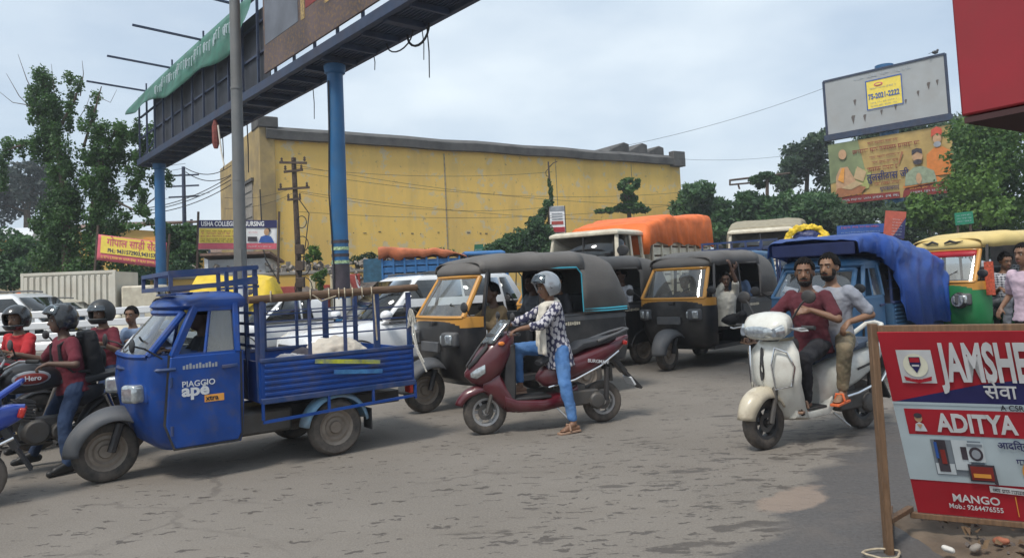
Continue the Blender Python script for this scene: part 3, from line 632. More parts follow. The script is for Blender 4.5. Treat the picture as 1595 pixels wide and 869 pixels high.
def hand(mb, wrist, d, pn, sgn, curl, s=1.):
    d = V(d).normalized(); pn = V(pn); pn = (pn - d * pn.dot(d)).normalized(); x = d.cross(pn).normalized() * sgn
    mb.capsule(wrist, wrist + d * .035 * s, .024 * s, .026 * s, 8)
    for i, (o, l, r) in enumerate(((-.030, .072, .0085), (-.010, .082, .009), (.010, .076, .0088), (.029, .060, .0078))):
        base = wrist + d * .085 * s + x * o * s; mb.capsule(wrist + d * .02 * s + x * o * .6 * s, base, .016 * s, .012 * s, 8)
        p = base; a = curl * .35
        for f in (.45, .32, .23):
            q = p + (d * math.cos(a) + pn * math.sin(a)) * l * f * s; mb.capsule(p, q, r * s, r * .92 * s, 7); p = q; a += curl
    p = wrist + d * .025 * s - x * .02 * s; q = p + (d * .55 - x * .8 + pn * .3).normalized() * .042 * s; mb.capsule(p, q, .013 * s, .0105 * s, 8)
    mb.capsule(q, q + (d * .8 - x * .25 + pn * (.3 + .4 * curl)).normalized() * .034 * s, .0105 * s, .009 * s, 8)
def sphere_patch(mb, Hm, c, r, lo, n=22, m=9, top=90, az0=-180, az1=180, jit=0.):
    def fn(u, v):
        az = lerp(az0, az1, u); el = R(lerp(top, lo(az), v)); a = R(az); k = 1 + jit * (mnoise.noise(V((math.cos(a) * 4, math.sin(a) * 4, el * 4))) + .7 * mnoise.noise(V((math.cos(a) * 13, math.sin(a) * 13, el * 13))))
        return tuple(Hm @ (V(c) + V((r[0] * math.cos(el) * math.cos(a), r[1] * math.cos(el) * math.sin(a), r[2] * math.sin(el))) * k))
    mb.grid(fn, n, m)
def person(label, loc, rz, pelvis, lean=8, hands=None, feet=None, torso_yaw=0, head=(0, 0), size=1., shirt='shirt_white', sleeve='short', pants='trouser_black', skin='skin_brown',
           shoes='leather_black', hair=True, beard=False, helmet=None, elbow=None, knee=None, group=None, voxel=.011, woman=False, shirt_len=.10, curl=.75, foot_dir=None, palm=None, name='person', pants_end=.04, tuck=False):
    t = thing(name, label, 'person', loc, rz, group)
    s = size; P = V(pelvis); yw = Matrix.Rotation(R(torso_yaw), 3, 'Z'); S = yw @ V((math.sin(R(lean)), 0, math.cos(R(lean)))); side = yw @ V((0, 1, 0)); fr = side.cross(S)
    neck = P + S * .50 * s; up = (S * .45 + V((0, 0, 1)) * .55).normalized(); hc = neck + up * .178 * s + fr * .022 * s
    Hm = Matrix.Translation(hc) @ Matrix.Rotation(R(torso_yaw + head[0]), 4, 'Z') @ Matrix.Rotation(R(head[1]), 4, 'Y') @ Matrix.Scale(s * 1.07, 4)
    sw = .155 if woman else .178
    prof = [(-.11, .12, .10), (-.06, .155, .12), (.0, .165, .128), (.12, .135 if woman else .15, .112), (.25, .15 if woman else .163, .12), (.37, .165 if woman else .185, .118), (.445, .14 if woman else .165, .088), (.485, .085, .066), (.53, .05, .052)]
    def ring(tt, a, b, inf=0.): return [P + S * tt * s + side * ((a * s + inf) * math.cos(q)) + fr * ((b * s + inf) * math.sin(q)) for q in [2 * math.pi * i / 20 for i in range(20)]]
    body = MB(); body.loft([ring(*p) for p in prof])
    body.capsule(neck - S * .02 * s, Hm @ V((-.012, 0, -.07)), .056 * s, .054 * s)
    for c, r in (((0, 0, .02), (.097, .077, .102)), ((.03, 0, -.035), (.068, .062, .085)), ((.04, 0, -.078), (.05, .046, .042)), ((.068, 0, .028), (.03, .058, .022))):
        e = MB().ell(c, r); body.add([Hm @ V(p) for p in e.v], e.f)
    body.capsule(Hm @ V((.088, 0, .008)), Hm @ V((.108, 0, -.030)), .010 * s, .016 * s, 8)
    for sg in (-1, 1): e = MB().ell((-.008, sg * .077, -.008), (.02, .011, .032)); body.add([Hm @ V(p) for p in e.v], e.f)
    sh = MB(); pt = MB()
    sh.loft([ring(tt, a, b, .014 * s + (.03 * s if tt < 0 and not tuck else 0)) for tt, a, b in [(-shirt_len, .16, .125)] + [p for p in prof[2:-2]]] + [ring(.487, .078, .064, .012 * s)])
    pt.loft([ring(tt, a, b, .012 * s) for tt, a, b in [(-.13, .10, .09)] + prof[1:4]])
    for i, sg in enumerate((1, -1)):
        sp_ = P + S * .435 * s + side * sg * sw * s
        if hands and hands[i] is not None: tgt = V(hands[i])
        else: tgt = P + side * sg * .22 * s + fr * .18 * s - V((0, 0, .05))
        pole = (elbow[i] if elbow and elbow[i] is not None else (-.4, sg * .5, -1)); dd = (tgt - sp_).normalized(); wr_t = tgt - dd * .075 * s
        el, wr = ik(sp_, wr_t, .285 * s, .25 * s, pole)
        body.capsule(sp_, el, .052 * s, .040 * s); body.capsule(el, wr, .040 * s, .026 * s); body.ell(sp_, .052 * s)
        fd = (wr - el).normalized(); hd = (tgt - wr); hd = (hd.normalized() * .5 + fd * .5) if hd.length > 1e-3 else fd
        hand(body, wr, hd, (palm[i] if palm and palm[i] is not None else (0, 0, -1)), sg, curl, s)
        sh.ell(sp_ - side * sg * .006 * s, .072 * s)
        if sleeve == 'short': q = sp_.lerp(el, .78); sh.capsule(sp_, q, .066 * s, .064 * s)
        elif sleeve == 'three': sh.capsule(sp_, el, .066 * s, .056 * s); sh.capsule(el, el.lerp(wr, .45), .056 * s, .052 * s)
        else: sh.capsule(sp_, el, .066 * s, .052 * s); sh.capsule(el, el.lerp(wr, .9), .052 * s, .040 * s)
        hp = P + side * sg * .092 * s - S * .03 * s
        if feet and feet[i] is not None: ft = V(feet[i])
        else: ft = P + side * sg * .14 * s + fr * .38 * s + V((0, 0, -.45 * s))
        fdir = V(foot_dir[i]) if foot_dir and foot_dir[i] is not None else (yw @ V((1, sg * .12, 0))); fdir.normalize()
        ank_t = ft + V((0, 0, .085 * s)) - fdir * .05 * s; pole = knee[i] if knee and knee[i] is not None else (1, sg * .25, .35)
        kn, ank = ik(hp, ank_t, .43 * s, .42 * s, pole)
        body.capsule(hp, kn, .078 * s, .054 * s); body.capsule(kn, kn.lerp(ank, .35), .053 * s, .054 * s); body.capsule(kn.lerp(ank, .35), ank, .054 * s, .036 * s)
        pt.capsule(hp, kn, .096 * s, .070 * s); pt.capsule(kn, kn.lerp(ank, .4), .070 * s, .066 * s); pt.capsule(kn.lerp(ank, .4), ank.lerp(kn, pants_end), .066 * s, .055 * s)
        heel = ank - fdir * .045 * s - V((0, 0, .045 * s)); ball = ank + fdir * .12 * s - V((0, 0, .055 * s)); toe = ank + fdir * .175 * s - V((0, 0, .06 * s))
        body.capsule(ank, ball, .036 * s, .030 * s); body.capsule(heel, ball, .032 * s, .032 * s)
        fx = V((-fdir.y, fdir.x, 0))
        for q in range(5): body.capsule(ball + fx * (q - 2) * .014 * s, toe + fx * (q - 2) * .015 * s - fdir * abs(q - 2) * .006, .010 * s, .009 * s, 6)
        sho = MB()
        if shoes == 'leather_black':
            sho.capsule(ank + V((0, 0, .0)), ball + V((0, 0, .012)), .046 * s, .040 * s); sho.capsule(heel, toe, .042 * s, .036 * s)
        elif shoes:
            c0 = heel - V((0, 0, .028 * s)); c1 = toe - V((0, 0, .026 * s)); sho.beam(c0 - fdir * .02, c1 + fdir * .02, .085 * s, .022 * s)
            m_ = lerp(ank, ball, .6); sho.tube([m_ + fx * .045 * s - V((0, 0, .03 * s)), m_ + fx * .03 * s + V((0, 0, .034 * s)), m_ - fx * .03 * s + V((0, 0, .034 * s)), m_ - fx * .045 * s - V((0, 0, .03 * s))], .013 * s, 6)
        if shoes == 'leather_black': soft(sho.build('shoe', shoes, t), voxel, 3)
        elif shoes: sho.build('sandal', shoes, t, bevel=.004)
    bo = soft(body.build('body', skin, t), voxel * .8, 3)
    soft(sh.build('shirt', shirt, t), voxel * 1.1, 4, .026 * s); soft(pt.build('trousers', pants, t), voxel * 1.15, 3, .026 * s)
    for sg in (-1, 1):
        e = MB().ell(Hm @ V((.080, sg * .031, .004)), .0105 * s, 8, 6).build('eye', 'eye_white', t); MB().ell(Hm @ V((.0862, sg * .031, .004)), .0066 * s, 8, 6).build('pupil', 'pupil', e)
        MB().capsule(Hm @ V((.098, sg * .014, .030)), Hm @ V((.086, sg * .05, .032)), .006 * s, .004 * s, 6).build('eyebrow', 'hair', t)
    e = MB().ell((.0, 0, 0), (.010, .024, .007)); MB().add([Hm @ (V(p) + V((.089, 0, -.066))) for p in e.v], e.f).build('lips', 'lip', t)
    if helmet is None and hair:
        h = MB(); sphere_patch(h, Hm, (-.010, 0, .026), (.106, .087, .108), lambda a: 34 + 6 * math.sin(a * .35) if abs(a) < 42 else (34 - 36 * sstep((abs(a) - 42) / 22) if abs(a) < 110 else -2 - 24 * sstep((abs(a) - 110) / 30)), 80, 24, jit=.09)
        h.build('hair', 'hair', t, solid=.010 * s)
        if woman: MB().ell(Hm @ V((-.11, 0, -.05)), (.05 * s, .05 * s, .07 * s)).build('hair_bun', 'hair', t)
    if beard:
        h = MB(); sphere_patch(h, Hm, (.036, 0, -.06), (.068, .062, .066), lambda a: -88, 26, 8, top=-14, az0=-125, az1=125, jit=.07); sphere_patch(h, Hm, (.028, 0, -.04), (.070, .066, .07), lambda a: -40, 8, 6, top=24, az0=62, az1=125, jit=.05); sphere_patch(h, Hm, (.028, 0, -.04), (.070, .066, .07), lambda a: -40, 8, 6, top=24, az0=-125, az1=-62, jit=.05); h.build('beard', 'beard', t, solid=.006 * s)
        MB().capsule(Hm @ V((.100, .026, -.054)), Hm @ V((.102, 0, -.049)), .007 * s, .008 * s, 6).capsule(Hm @ V((.100, -.026, -.054)), Hm @ V((.102, 0, -.049)), .007 * s, .008 * s, 6).build('moustache', 'beard', t)
    if helmet:
        mt, kind = helmet; hr = (.154, .134, .150)
        h = MB(); sphere_patch(h, Hm, (0, 0, .012), hr, lambda a: 22 if abs(a) < 52 else 22 - 62 * sstep((abs(a) - 52) / 22), 44, 14); ho = h.build('helmet', mt, t, solid=.024 * s)
        v_ = MB()
        if kind == 'up':      # open visor lifted over the brow
            sphere_patch(v_, Hm @ Matrix.Rotation(R(-16), 4, 'Y'), (.012, 0, .02), (.164, .142, .154), lambda a: 6, 16, 6, top=44, az0=-62, az1=62); v_.build('visor', 'visor', ho, solid=.006 * s)
        elif kind == 'half':
            sphere_patch(v_, Hm, (.006, 0, .012), (.160, .140, .154), lambda a: 6, 16, 5, top=34, az0=-66, az1=66); v_.build('visor', 'visor', ho, solid=.006 * s)
        if kind in ('full', 'half'):
            c = MB(); sphere_patch(c, Hm, (.012, 0, -.002), (.154, .130, .146), lambda a: -50, 20, 5, top=-22, az0=-78, az1=78); c.build('chin_bar', mt, ho, solid=.024 * s)
        b = MB(); b.tube([Hm @ V((.02, .075 * q, -.03 - .1 * (1 - abs(q)) ** .7)) for q in (-1, -.8, -.4, 0, .4, .8, 1)], .009 * s, 6); b.build('chin_strap', 'rubber', ho)
        for sg in (-1, 1): MB().lathe([(.02 * s, 0), (.02 * s, .012 * s)], Hm @ V((.01, sg * .132, .005)), (Hm.to_3x3() @ V((0, sg, 0))), 10, True).build('visor_pivot', 'black_plastic', ho)
    return t, P, S, side, fr, s
def backpack(label, pr, mat='black_cloth', loc=(0, 0, 0), rz=0):
    t_, P, S, side, fr, s = pr; S = S * s; side = side * s; fr = fr * s; M('black_cloth', (.018, .018, .02), .85, bump=.3, bscale=40)
    t = thing('backpack', label, 'backpack', t_.location, t_.rotation_euler.z)
    c = P + S * .27 - fr * .215
    b = MB()
    rings = []
    for k_ in range(9):
        v = k_ / 8; z = lerp(-.25, .24, v); w = .155 * (1 - .35 * abs(v - .45) ** 2.2 * 2); d = .095 * (1 - .6 * max(0, v - .6)) 
        rings.append([c + S * z + side * w * math.copysign(abs(math.cos(q)) ** .6, math.cos(q)) + fr * d * math.copysign(abs(math.sin(q)) ** .6, math.sin(q)) for q in [2 * math.pi * i / 20 for i in range(20)]])
    soft(b.loft(rings).build('bag', mat, t), .012, 4, .02)
    pk = MB(); pk.ell(c - fr * .095 - S * .09, (.05, .11, .11)); soft(pk.build('pocket', mat, t), .012, 3, .01)
    for sg in (-1, 1):
        pts = [c + side * sg * .10 + S * .2 + fr * .08, P + S * .475 + side * sg * .115 - fr * .02, P + S * .43 + side * sg * .115 + fr * .105, P + S * .28 + side * sg * .125 + fr * .118, P + S * .13 + side * sg * .15 + fr * .03, c + side * sg * .13 - S * .18 + fr * .07]
        MB().tube(pts, .016, 8).build('strap', mat, t)
    return t
# ---------------------------------------------------------------- vehicle parts
def wheel(t, x, y, r, w, style='steel', yaw=0., n=28):
    c = V((x, y, r)); ax = Matrix.Rotation(yaw, 3, 'Z') @ V((0, 1, 0))
    o = MB().lathe([(r * .60, -w * .36), (r * .70, -w * .48), (r * .88, -w * .5), (r * .97, -w * .36), (r, -w * .15), (r, w * .15), (r * .97, w * .36), (r * .88, w * .5), (r * .70, w * .48), (r * .60, w * .36), (r * .58, 0), (r * .60, -w * .36)], c, ax, n).build('wheel', 'tyre', t)
    if style == 'steel':
        MB().lathe([(.001, -w * .30), (r * .20, -w * .34), (r * .24, -w * .15), (r * .34, -w * .12), (r * .42, -w * .26), (r * .52, -w * .22), (r * .60, -w * .40), (r * .63, -w * .42), (r * .60, 0), (r * .63, w * .42), (r * .60, w * .40), (r * .52, w * .22), (r * .42, w * .26), (r * .34, w * .12), (r * .24, w * .15), (r * .20, w * .34), (.001, w * .30)], c, ax, 22).build('rim', 'rim_dusty', o)
    else:
        m = 'alloy' if style == 'alloy' else 'black_plastic'
        b = MB().lathe([(r * .52, -w * .36), (r * .62, -w * .40), (r * .62, w * .40), (r * .52, w * .36), (r * .50, 0), (r * .52, -w * .36)], c, ax, 24)
        b.lathe([(.001, -w * .5), (r * .13, -w * .5), (r * .15, 0), (r * .13, w * .5), (.001, w * .5)], c, ax, 14)
        d, a, bb = basis(ax)
        for k_ in range(6):
            q = math.pi * 2 * k_ / 6; e = a * math.cos(q) + bb * math.sin(q); b.beam(c + e * r * .1, c + e * r * .54, r * .13, w * .3, ax)
        b.build('rim', m, o)
        sgn = 1
        MB().lathe([(r * .18, w * .30), (r * .36, w * .30), (r * .36, w * .34), (r * .18, w * .34), (r * .18, w * .30)], c, ax, 20).build('brake_disc', 'engine_metal', o)
    return o
def plan(xf, xr, hw, z, c=.34, p=.62, n=18, a0=-90, a1=90):
    q = []
    for i in range(n + 1):
        a = R(lerp(a0, a1, i / n)); ca, sa = math.cos(a), math.sin(a)
        q.append(V((xf - c + c * abs(ca) ** p, hw * math.copysign(abs(sa) ** p, sa), z)))
    return ([V((xr, -hw, z))] + q + [V((xr, hw, z))]) if a0 == -90 else q
def sect(x, zl, zh, hw, n=18, p=.6, y0=0.):
    zc, hz = (zl + zh) / 2, (zh - zl) / 2
    return [V((x, y0 + hw * math.copysign(abs(math.cos(a)) ** p, math.cos(a)), zc + hz * math.copysign(abs(math.sin(a)) ** p, math.sin(a)))) for a in [2 * math.pi * i / n for i in range(n)]]
def arch(x, zl, zt, hw, n=16, p=.45):
    return [V((x, hw * math.copysign(abs(math.cos(a)) ** p, math.cos(a)), zl + (zt - zl) * abs(math.sin(a)) ** p)) for a in [math.pi * i / n for i in range(n + 1)]]
def fender(t, c, r, w, a0, a1, mat, name='mudguard', th=.012, flare=.25):
    b = MB(); c = V(c)
    def fn(u, v):
        a = R(lerp(a0, a1, u)); q = 2 * (v - .5); rr = r - flare * w * abs(q) ** 3
        return (c.x + rr * math.cos(a), c.y + w / 2 * q, c.z + rr * math.sin(a))
    return b.grid(fn, 18, 8).build(name, mat, t, solid=th)

def trike_front(t, body, upper, dk=False, hw=.62, glass='windshield', xr=-1.06, topz=1.47, cut_rear=None, low=.26, belt=1.07, pillar=True):
    """rounded nose shared by the three-wheelers: lower cowl, windscreen, pillars, wheel, lights"""
    lo = [(low, -.36, hw - .12), (low + .09, -.24, hw - .05), (.60, -.15, hw - .01), (.85, -.11, hw), (belt, -.13, hw)]
    xr_ = cut_rear if cut_rear is not None else xr
    cowl = MB().loft([plan(xf, xr_, h, z) for z, xf, h in lo]).build('cowl', body, t)
    f0 = plan(-.14, 0, hw - .005, belt, a0=-56, a1=56); f1 = plan(-.44, 0, hw - .085, topz - .05, a0=-56, a1=56)
    MB().loft([f0, f1], cap=False, closed=False).build('windshield', glass, t, recalc=False)
    # frame of the screen
    b = MB(); b.tube([p + V((.004, 0, .0)) for p in f0], .024, 6); b.tube([p + V((.004, 0, 0)) for p in f1], .03, 6)
    for k_ in (0, -1): b.tube([f0[k_], f1[k_]], .032, 8)
    b.build('screen_frame', upper, t)
    for sg in (-1, 1) if pillar else (): MB().beam((-.42, sg * (hw - .012), belt - .02), (-.62, sg * (hw - .075), topz), .05, .06).build('door_pillar', upper, t, bevel=.01)
    MB().beam((-.34, -.0, belt + .04), (-.22, .34, belt + .16), .012).beam((-.30, -.28, belt + .04), (-.36, -.02, belt + .13), .012).build('wiper', 'rubber', t)
    # wheel, fork fender
    wheel(t, 0, 0, .262, .125)
    b = MB(); c = V((0, 0, .262))
    def fn(u, v):
        a = R(lerp(-2, 152, u)); q = 2 * (v - .5); wv = lerp(.20, .34, sstep(u)); rr = .315 - .10 * abs(q) ** 3 + .10 * sstep((u - .25) / .75)
        return (rr * math.cos(a) + .0, wv / 2 * q * 1.25, .262 + rr * math.sin(a))
    b.grid(fn, 20, 10).build('front_mudguard', 'grey_plastic' if not dk else 'grey_plastic', t, solid=.014)
    MB().tube([(-.03, .1, .262), (-.10, .11, .50)], .035, 8).tube([(-.03, -.1, .262), (-.10, -.11, .50)], .035, 8).build('fork', 'black_plastic', t)
    return f0, f1
def mirror(t, a, b, m='black_plastic', r=.06):
    s = MB().tube([a, V(a).lerp(V(b), .6) + V((0, 0, .02)), b], .008, 6).build('mirror_stalk', m, t); MB().ell(b, (.02, r * 1.3, r)).build('mirror_head', m, s)

def cargo_trike(label, loc, rz, body, rail, rack=True, planks=True, glass='cab_glass', roofmat=None, letters=False, group=None):
    t = thing('cargo_three_wheeler', label, 'cargo trike', loc, rz, group)
    hw = .62; xr = -1.0
    f0, f1 = trike_front(t, body, body, hw=hw, glass=glass, xr=xr)
    # cab upper: back wall, rear pillars, roof
    MB().box((xr + .02, 0, 1.25), (.04, 1.06, .45)).build('back_wall', body, t)
    for sg in (-1, 1): MB().beam((xr + .05, sg * (hw - .025), 1.05), (xr + .05, sg * (hw - .085), 1.48), .10, .05).build('rear_pillar', body, t, bevel=.01)
    rings = [plan(-.44, xr - .02, hw - .06, 1.44), plan(-.40, xr - .04, hw - .04, 1.475), plan(-.43, xr - .04, hw - .05, 1.52), plan(-.52, xr - .02, hw - .14, 1.565), plan(-.64, xr + .06, hw - .28, 1.585)]
    rf = MB().loft(rings).build('roof', roofmat or body, t, angle=50)
    for i in range(4): MB().box((-.50 - i * .14, 0, 1.588 - (.008 if i == 0 else 0)), (.05, .62, .014)).build('roof_rib', roofmat or body, rf, bevel=.005)
    # doors with window frame, glass and handle
    for sg in (-1, 1):
        MB().prism([(-.42, .285), (-.95, .285), (-.985, .35), (-.985, 1.075), (-.385, 1.075), (-.345, .5)], sg * (hw - .02), sg * (hw + .004)).build('door_gap', 'black_plastic', t)
        d = MB().prism([(-.43, .30), (-.94, .30), (-.97, .36), (-.97, 1.06), (-.40, 1.06), (-.36, .5)], sg * (hw - .02), sg * (hw + .014)).build('door', body, t, bevel=.012)
        wf = MB()
        P4 = [(-.44, hw - .005, 1.06), (-.625, hw - .07, 1.44), (-.95, hw - .07, 1.44), (-.96, hw - .005, 1.06)]
        P4 = [V((x, sg * y, z)) for x, y, z in P4]
        for i in range(4): wf.beam(P4[i], P4[(i + 1) % 4], .03, .03)
        wf.beam(P4[0].lerp(P4[3], .46), P4[1].lerp(P4[2], .36), .02, .02)
        wf.build('window_frame', body, d)
        MB().add([P4[0].lerp(P4[3], .48), P4[1].lerp(P4[2], .38), P4[2], P4[3]], [(0, 1, 2, 3)]).build('window_pane', glass, d)
        MB().beam((-.81, sg * (hw + .025), .94), (-.94, sg * (hw + .03), .945), .02, .028).build('handle', rail, d, bevel=.004)
        for z in (.45, .85): MB().lathe([(.013, -.04), (.013, .04)], (-.405, sg * (hw + .012), z), (0, 0, 1), 8, True).build('hinge', rail, d)
        if sg == 1 and letters:
            rr = (R(90), 0, R(180)); y = hw + .017
            text('PIAGGIO', .068, 'dim_white', d, (-.485, y, .80), rr, bold=.012)
            text('apé', .135, 'dim_white', d, (-.485, y, .725), rr, bold=.035, sx=1.15)
            text('xtra', .062, 'black_print', MB().box((-.745, y - .002, .685), (.16, .004, .06)).build('badge', 'orange_print', d), (-.675, y + .002, .668), rr, bold=.02)
            for k_ in range(11): MB().box((-.505 - k_ * .026, y - .002, .962 + .004 * (k_ % 3)), (.018, .004, .03 + .008 * ((k_ * 7) % 3))).build('printed_mark', 'grey_print', d)
        MB().tube([(-.14 + -.01, sg * .33, .955), (-.22, sg * .52, .955), (-.34, sg * (hw + .004), .955), (-.44, sg * (hw + .01), .955)], .018, 6).build('trim_strip', rail, t)
        # square headlamps at the cowl corners
        h = MB().box((-.155, sg * .475, .775), (.15, .17, .15), (0, 0, sg * R(28))).build('headlight', 'lens_clear', t, bevel=.03, seg=3)
        MB().box((-.225, sg * .46, .775), (.1, .19, .17), (0, 0, sg * R(28))).build('bezel', body, h, bevel=.02)
        mirror(t, (-.34, sg * hw, 1.05), (-.10, sg * (hw + .10), 1.18))
    MB().add([f0[4].lerp(f1[4], .25) + V((.012, 0, 0)), f0[8].lerp(f1[8], .12) + V((.012, 0, 0)), f0[8].lerp(f1[8], .34) + V((.012, 0, 0)), f0[4].lerp(f1[4], .47) + V((.012, 0, 0))], [(0, 1, 2, 3)]).build('screen_sticker', 'dim_white', t, solid=.002)
    MB().tube([(-.16, -.35, .962), (-.105, 0, .962), (-.16, .35, .962)], .016, 6).build('trim_strip', rail, t)
    # inside the cab
    MB().box((-.82, 0, .62), (.30, 1.0, .14)).box((-.95, 0, .86), (.06, 1.0, .4)).build('seat', 'seat_vinyl', t, bevel=.03)
    MB().tube([(-.38, .33, 1.06), (-.40, .18, 1.09), (-.36, 0, 1.07), (-.40, -.18, 1.09), (-.38, -.33, 1.06)], .018, 8).tube([(-.36, 0, 1.06), (-.24, 0, .6)], .03).build('steering_bar', 'black_plastic', t)
    # chassis and rear axle
    MB().box((-1.6, 0, .42), (2.2, .5, .12)).box((-1.85, 0, .30), (.12, 1.0, .10)).build('chassis', 'black_plastic', t)
    MB().box((-1.25, .25, .38), (.5, .35, .22)).build('engine', 'engine_metal', t, bevel=.03)
    for sg in (-1, 1):
        wheel(t, -1.85, sg * .56, .262, .13)
        fender(t, (-1.85, sg * .57, .262), .335, .19, 8, 172, 'pale_blue_paint', 'rear_mudguard')
        MB().box((-2.19, sg * .57, .30), (.012, .17, .20)).build('mud_flap', 'rubber', t)
    # tray
    x0, x1, hb = -1.14, -2.66, .66
    tr = MB(); tr.box(((x0 + x1) / 2, 0, .60), (x0 - x1, 2 * hb - .06, .05)); tray = tr.build('tray_floor', 'wood_dark', t)
    if planks:
        for i in range(9): MB().box(((x0 + x1) / 2, lerp(-hb + .1, hb - .1, i / 8), .632), (x0 - x1 - .06, .13, .012)).build('floor_plank', 'wood_dark', tray)
    for sg in (-1, 1):
        sb = MB()
        sb.box(((x0 + x1) / 2, sg * hb, .765), (x0 - x1, .02, .36)).build('side_board', body, t)
        for i in range(6): MB().box(((x0 + x1) / 2, sg * (hb + .016), .655 + i * .051), (x0 - x1 - .05, .016, .03)).build('side_rib', body, t, bevel=.005)
        MB().box(((x0 + x1) / 2, sg * hb, .955), (x0 - x1 + .02, .05, .035)).build('side_rim', rail, t, bevel=.006)
        MB().box(((x0 + x1) / 2, sg * (hb + .012), .60), (x0 - x1 + .02, .06, .05)).build('side_sill', rail, t, bevel=.006)
        g = MB(); g.beam((x0, sg * (hb + .03), .42), (x1, sg * (hb + .03), .47), .025)
        for x in (x0, -1.75, -2.2, x1): g.beam((x, sg * (hb + .03), .44), (x, sg * (hb + .03), .60), .022)
        g.build('side_guard', body, t)
        for x, w in ((x0 - .02, .04), (-1.60, .03), (-1.95, .03), (-2.28, .065), (x1 + .02, .05)):
            MB().box((x, sg * (hb - .015), 1.225), (w, .03, .55)).build('stake', rail, t, bevel=.004)
        for z in (1.14, 1.25, 1.36): MB().box(((x0 + x1) / 2, sg * (hb - .05), z), (x0 - x1, .014, .014)).build('rail', rail, t)
    MB().box((x1, 0, .765), (.02, 2 * hb, .36)).build('tail_board', body, t)
    MB().box((x0, 0, .765), (.02, 2 * hb, .36)).build('head_board', body, t)
    if rack:
        lad = MB()
        for y in (-.6, -.3, 0, .3, .6): lad.beam((x0 + .0, y, .6), (x0 + .02, y, 1.80), .035)
        for z in (1.08, 1.18, 1.28, 1.38, 1.48, 1.62, 1.79): lad.beam((x0, -.62, z), (x0, .62, z), .025)
        lad.build('headboard_frame', rail, t)
        cr_ = MB()
        for z in (1.66, 1.79):
            cr_.beam((x0, .62, z), (-.42, .60, z - .03), .04); cr_.beam((x0, -.62, z), (-.42, -.60, z - .03), .04); cr_.beam((-.42, -.60, z - .03), (-.42, .60, z - .03), .035)
        for y in (-.6, 0, .6): cr_.beam((-.42, y, 1.61), (-.42, y, 1.78), .03)
        cr_.beam((x0, .62, 1.70), (-.42, .60, 1.60), .03); cr_.build('cab_rack', rail, t)
    MB().box((x1 - .03, .5, .52), (.04, .12, .09)).build('tail_light', 'lens_red', t, bevel=.01)
    MB().box((x1 - .03, -.5, .52), (.04, .12, .09)).build('tail_light', 'lens_red', t, bevel=.01)
    return t

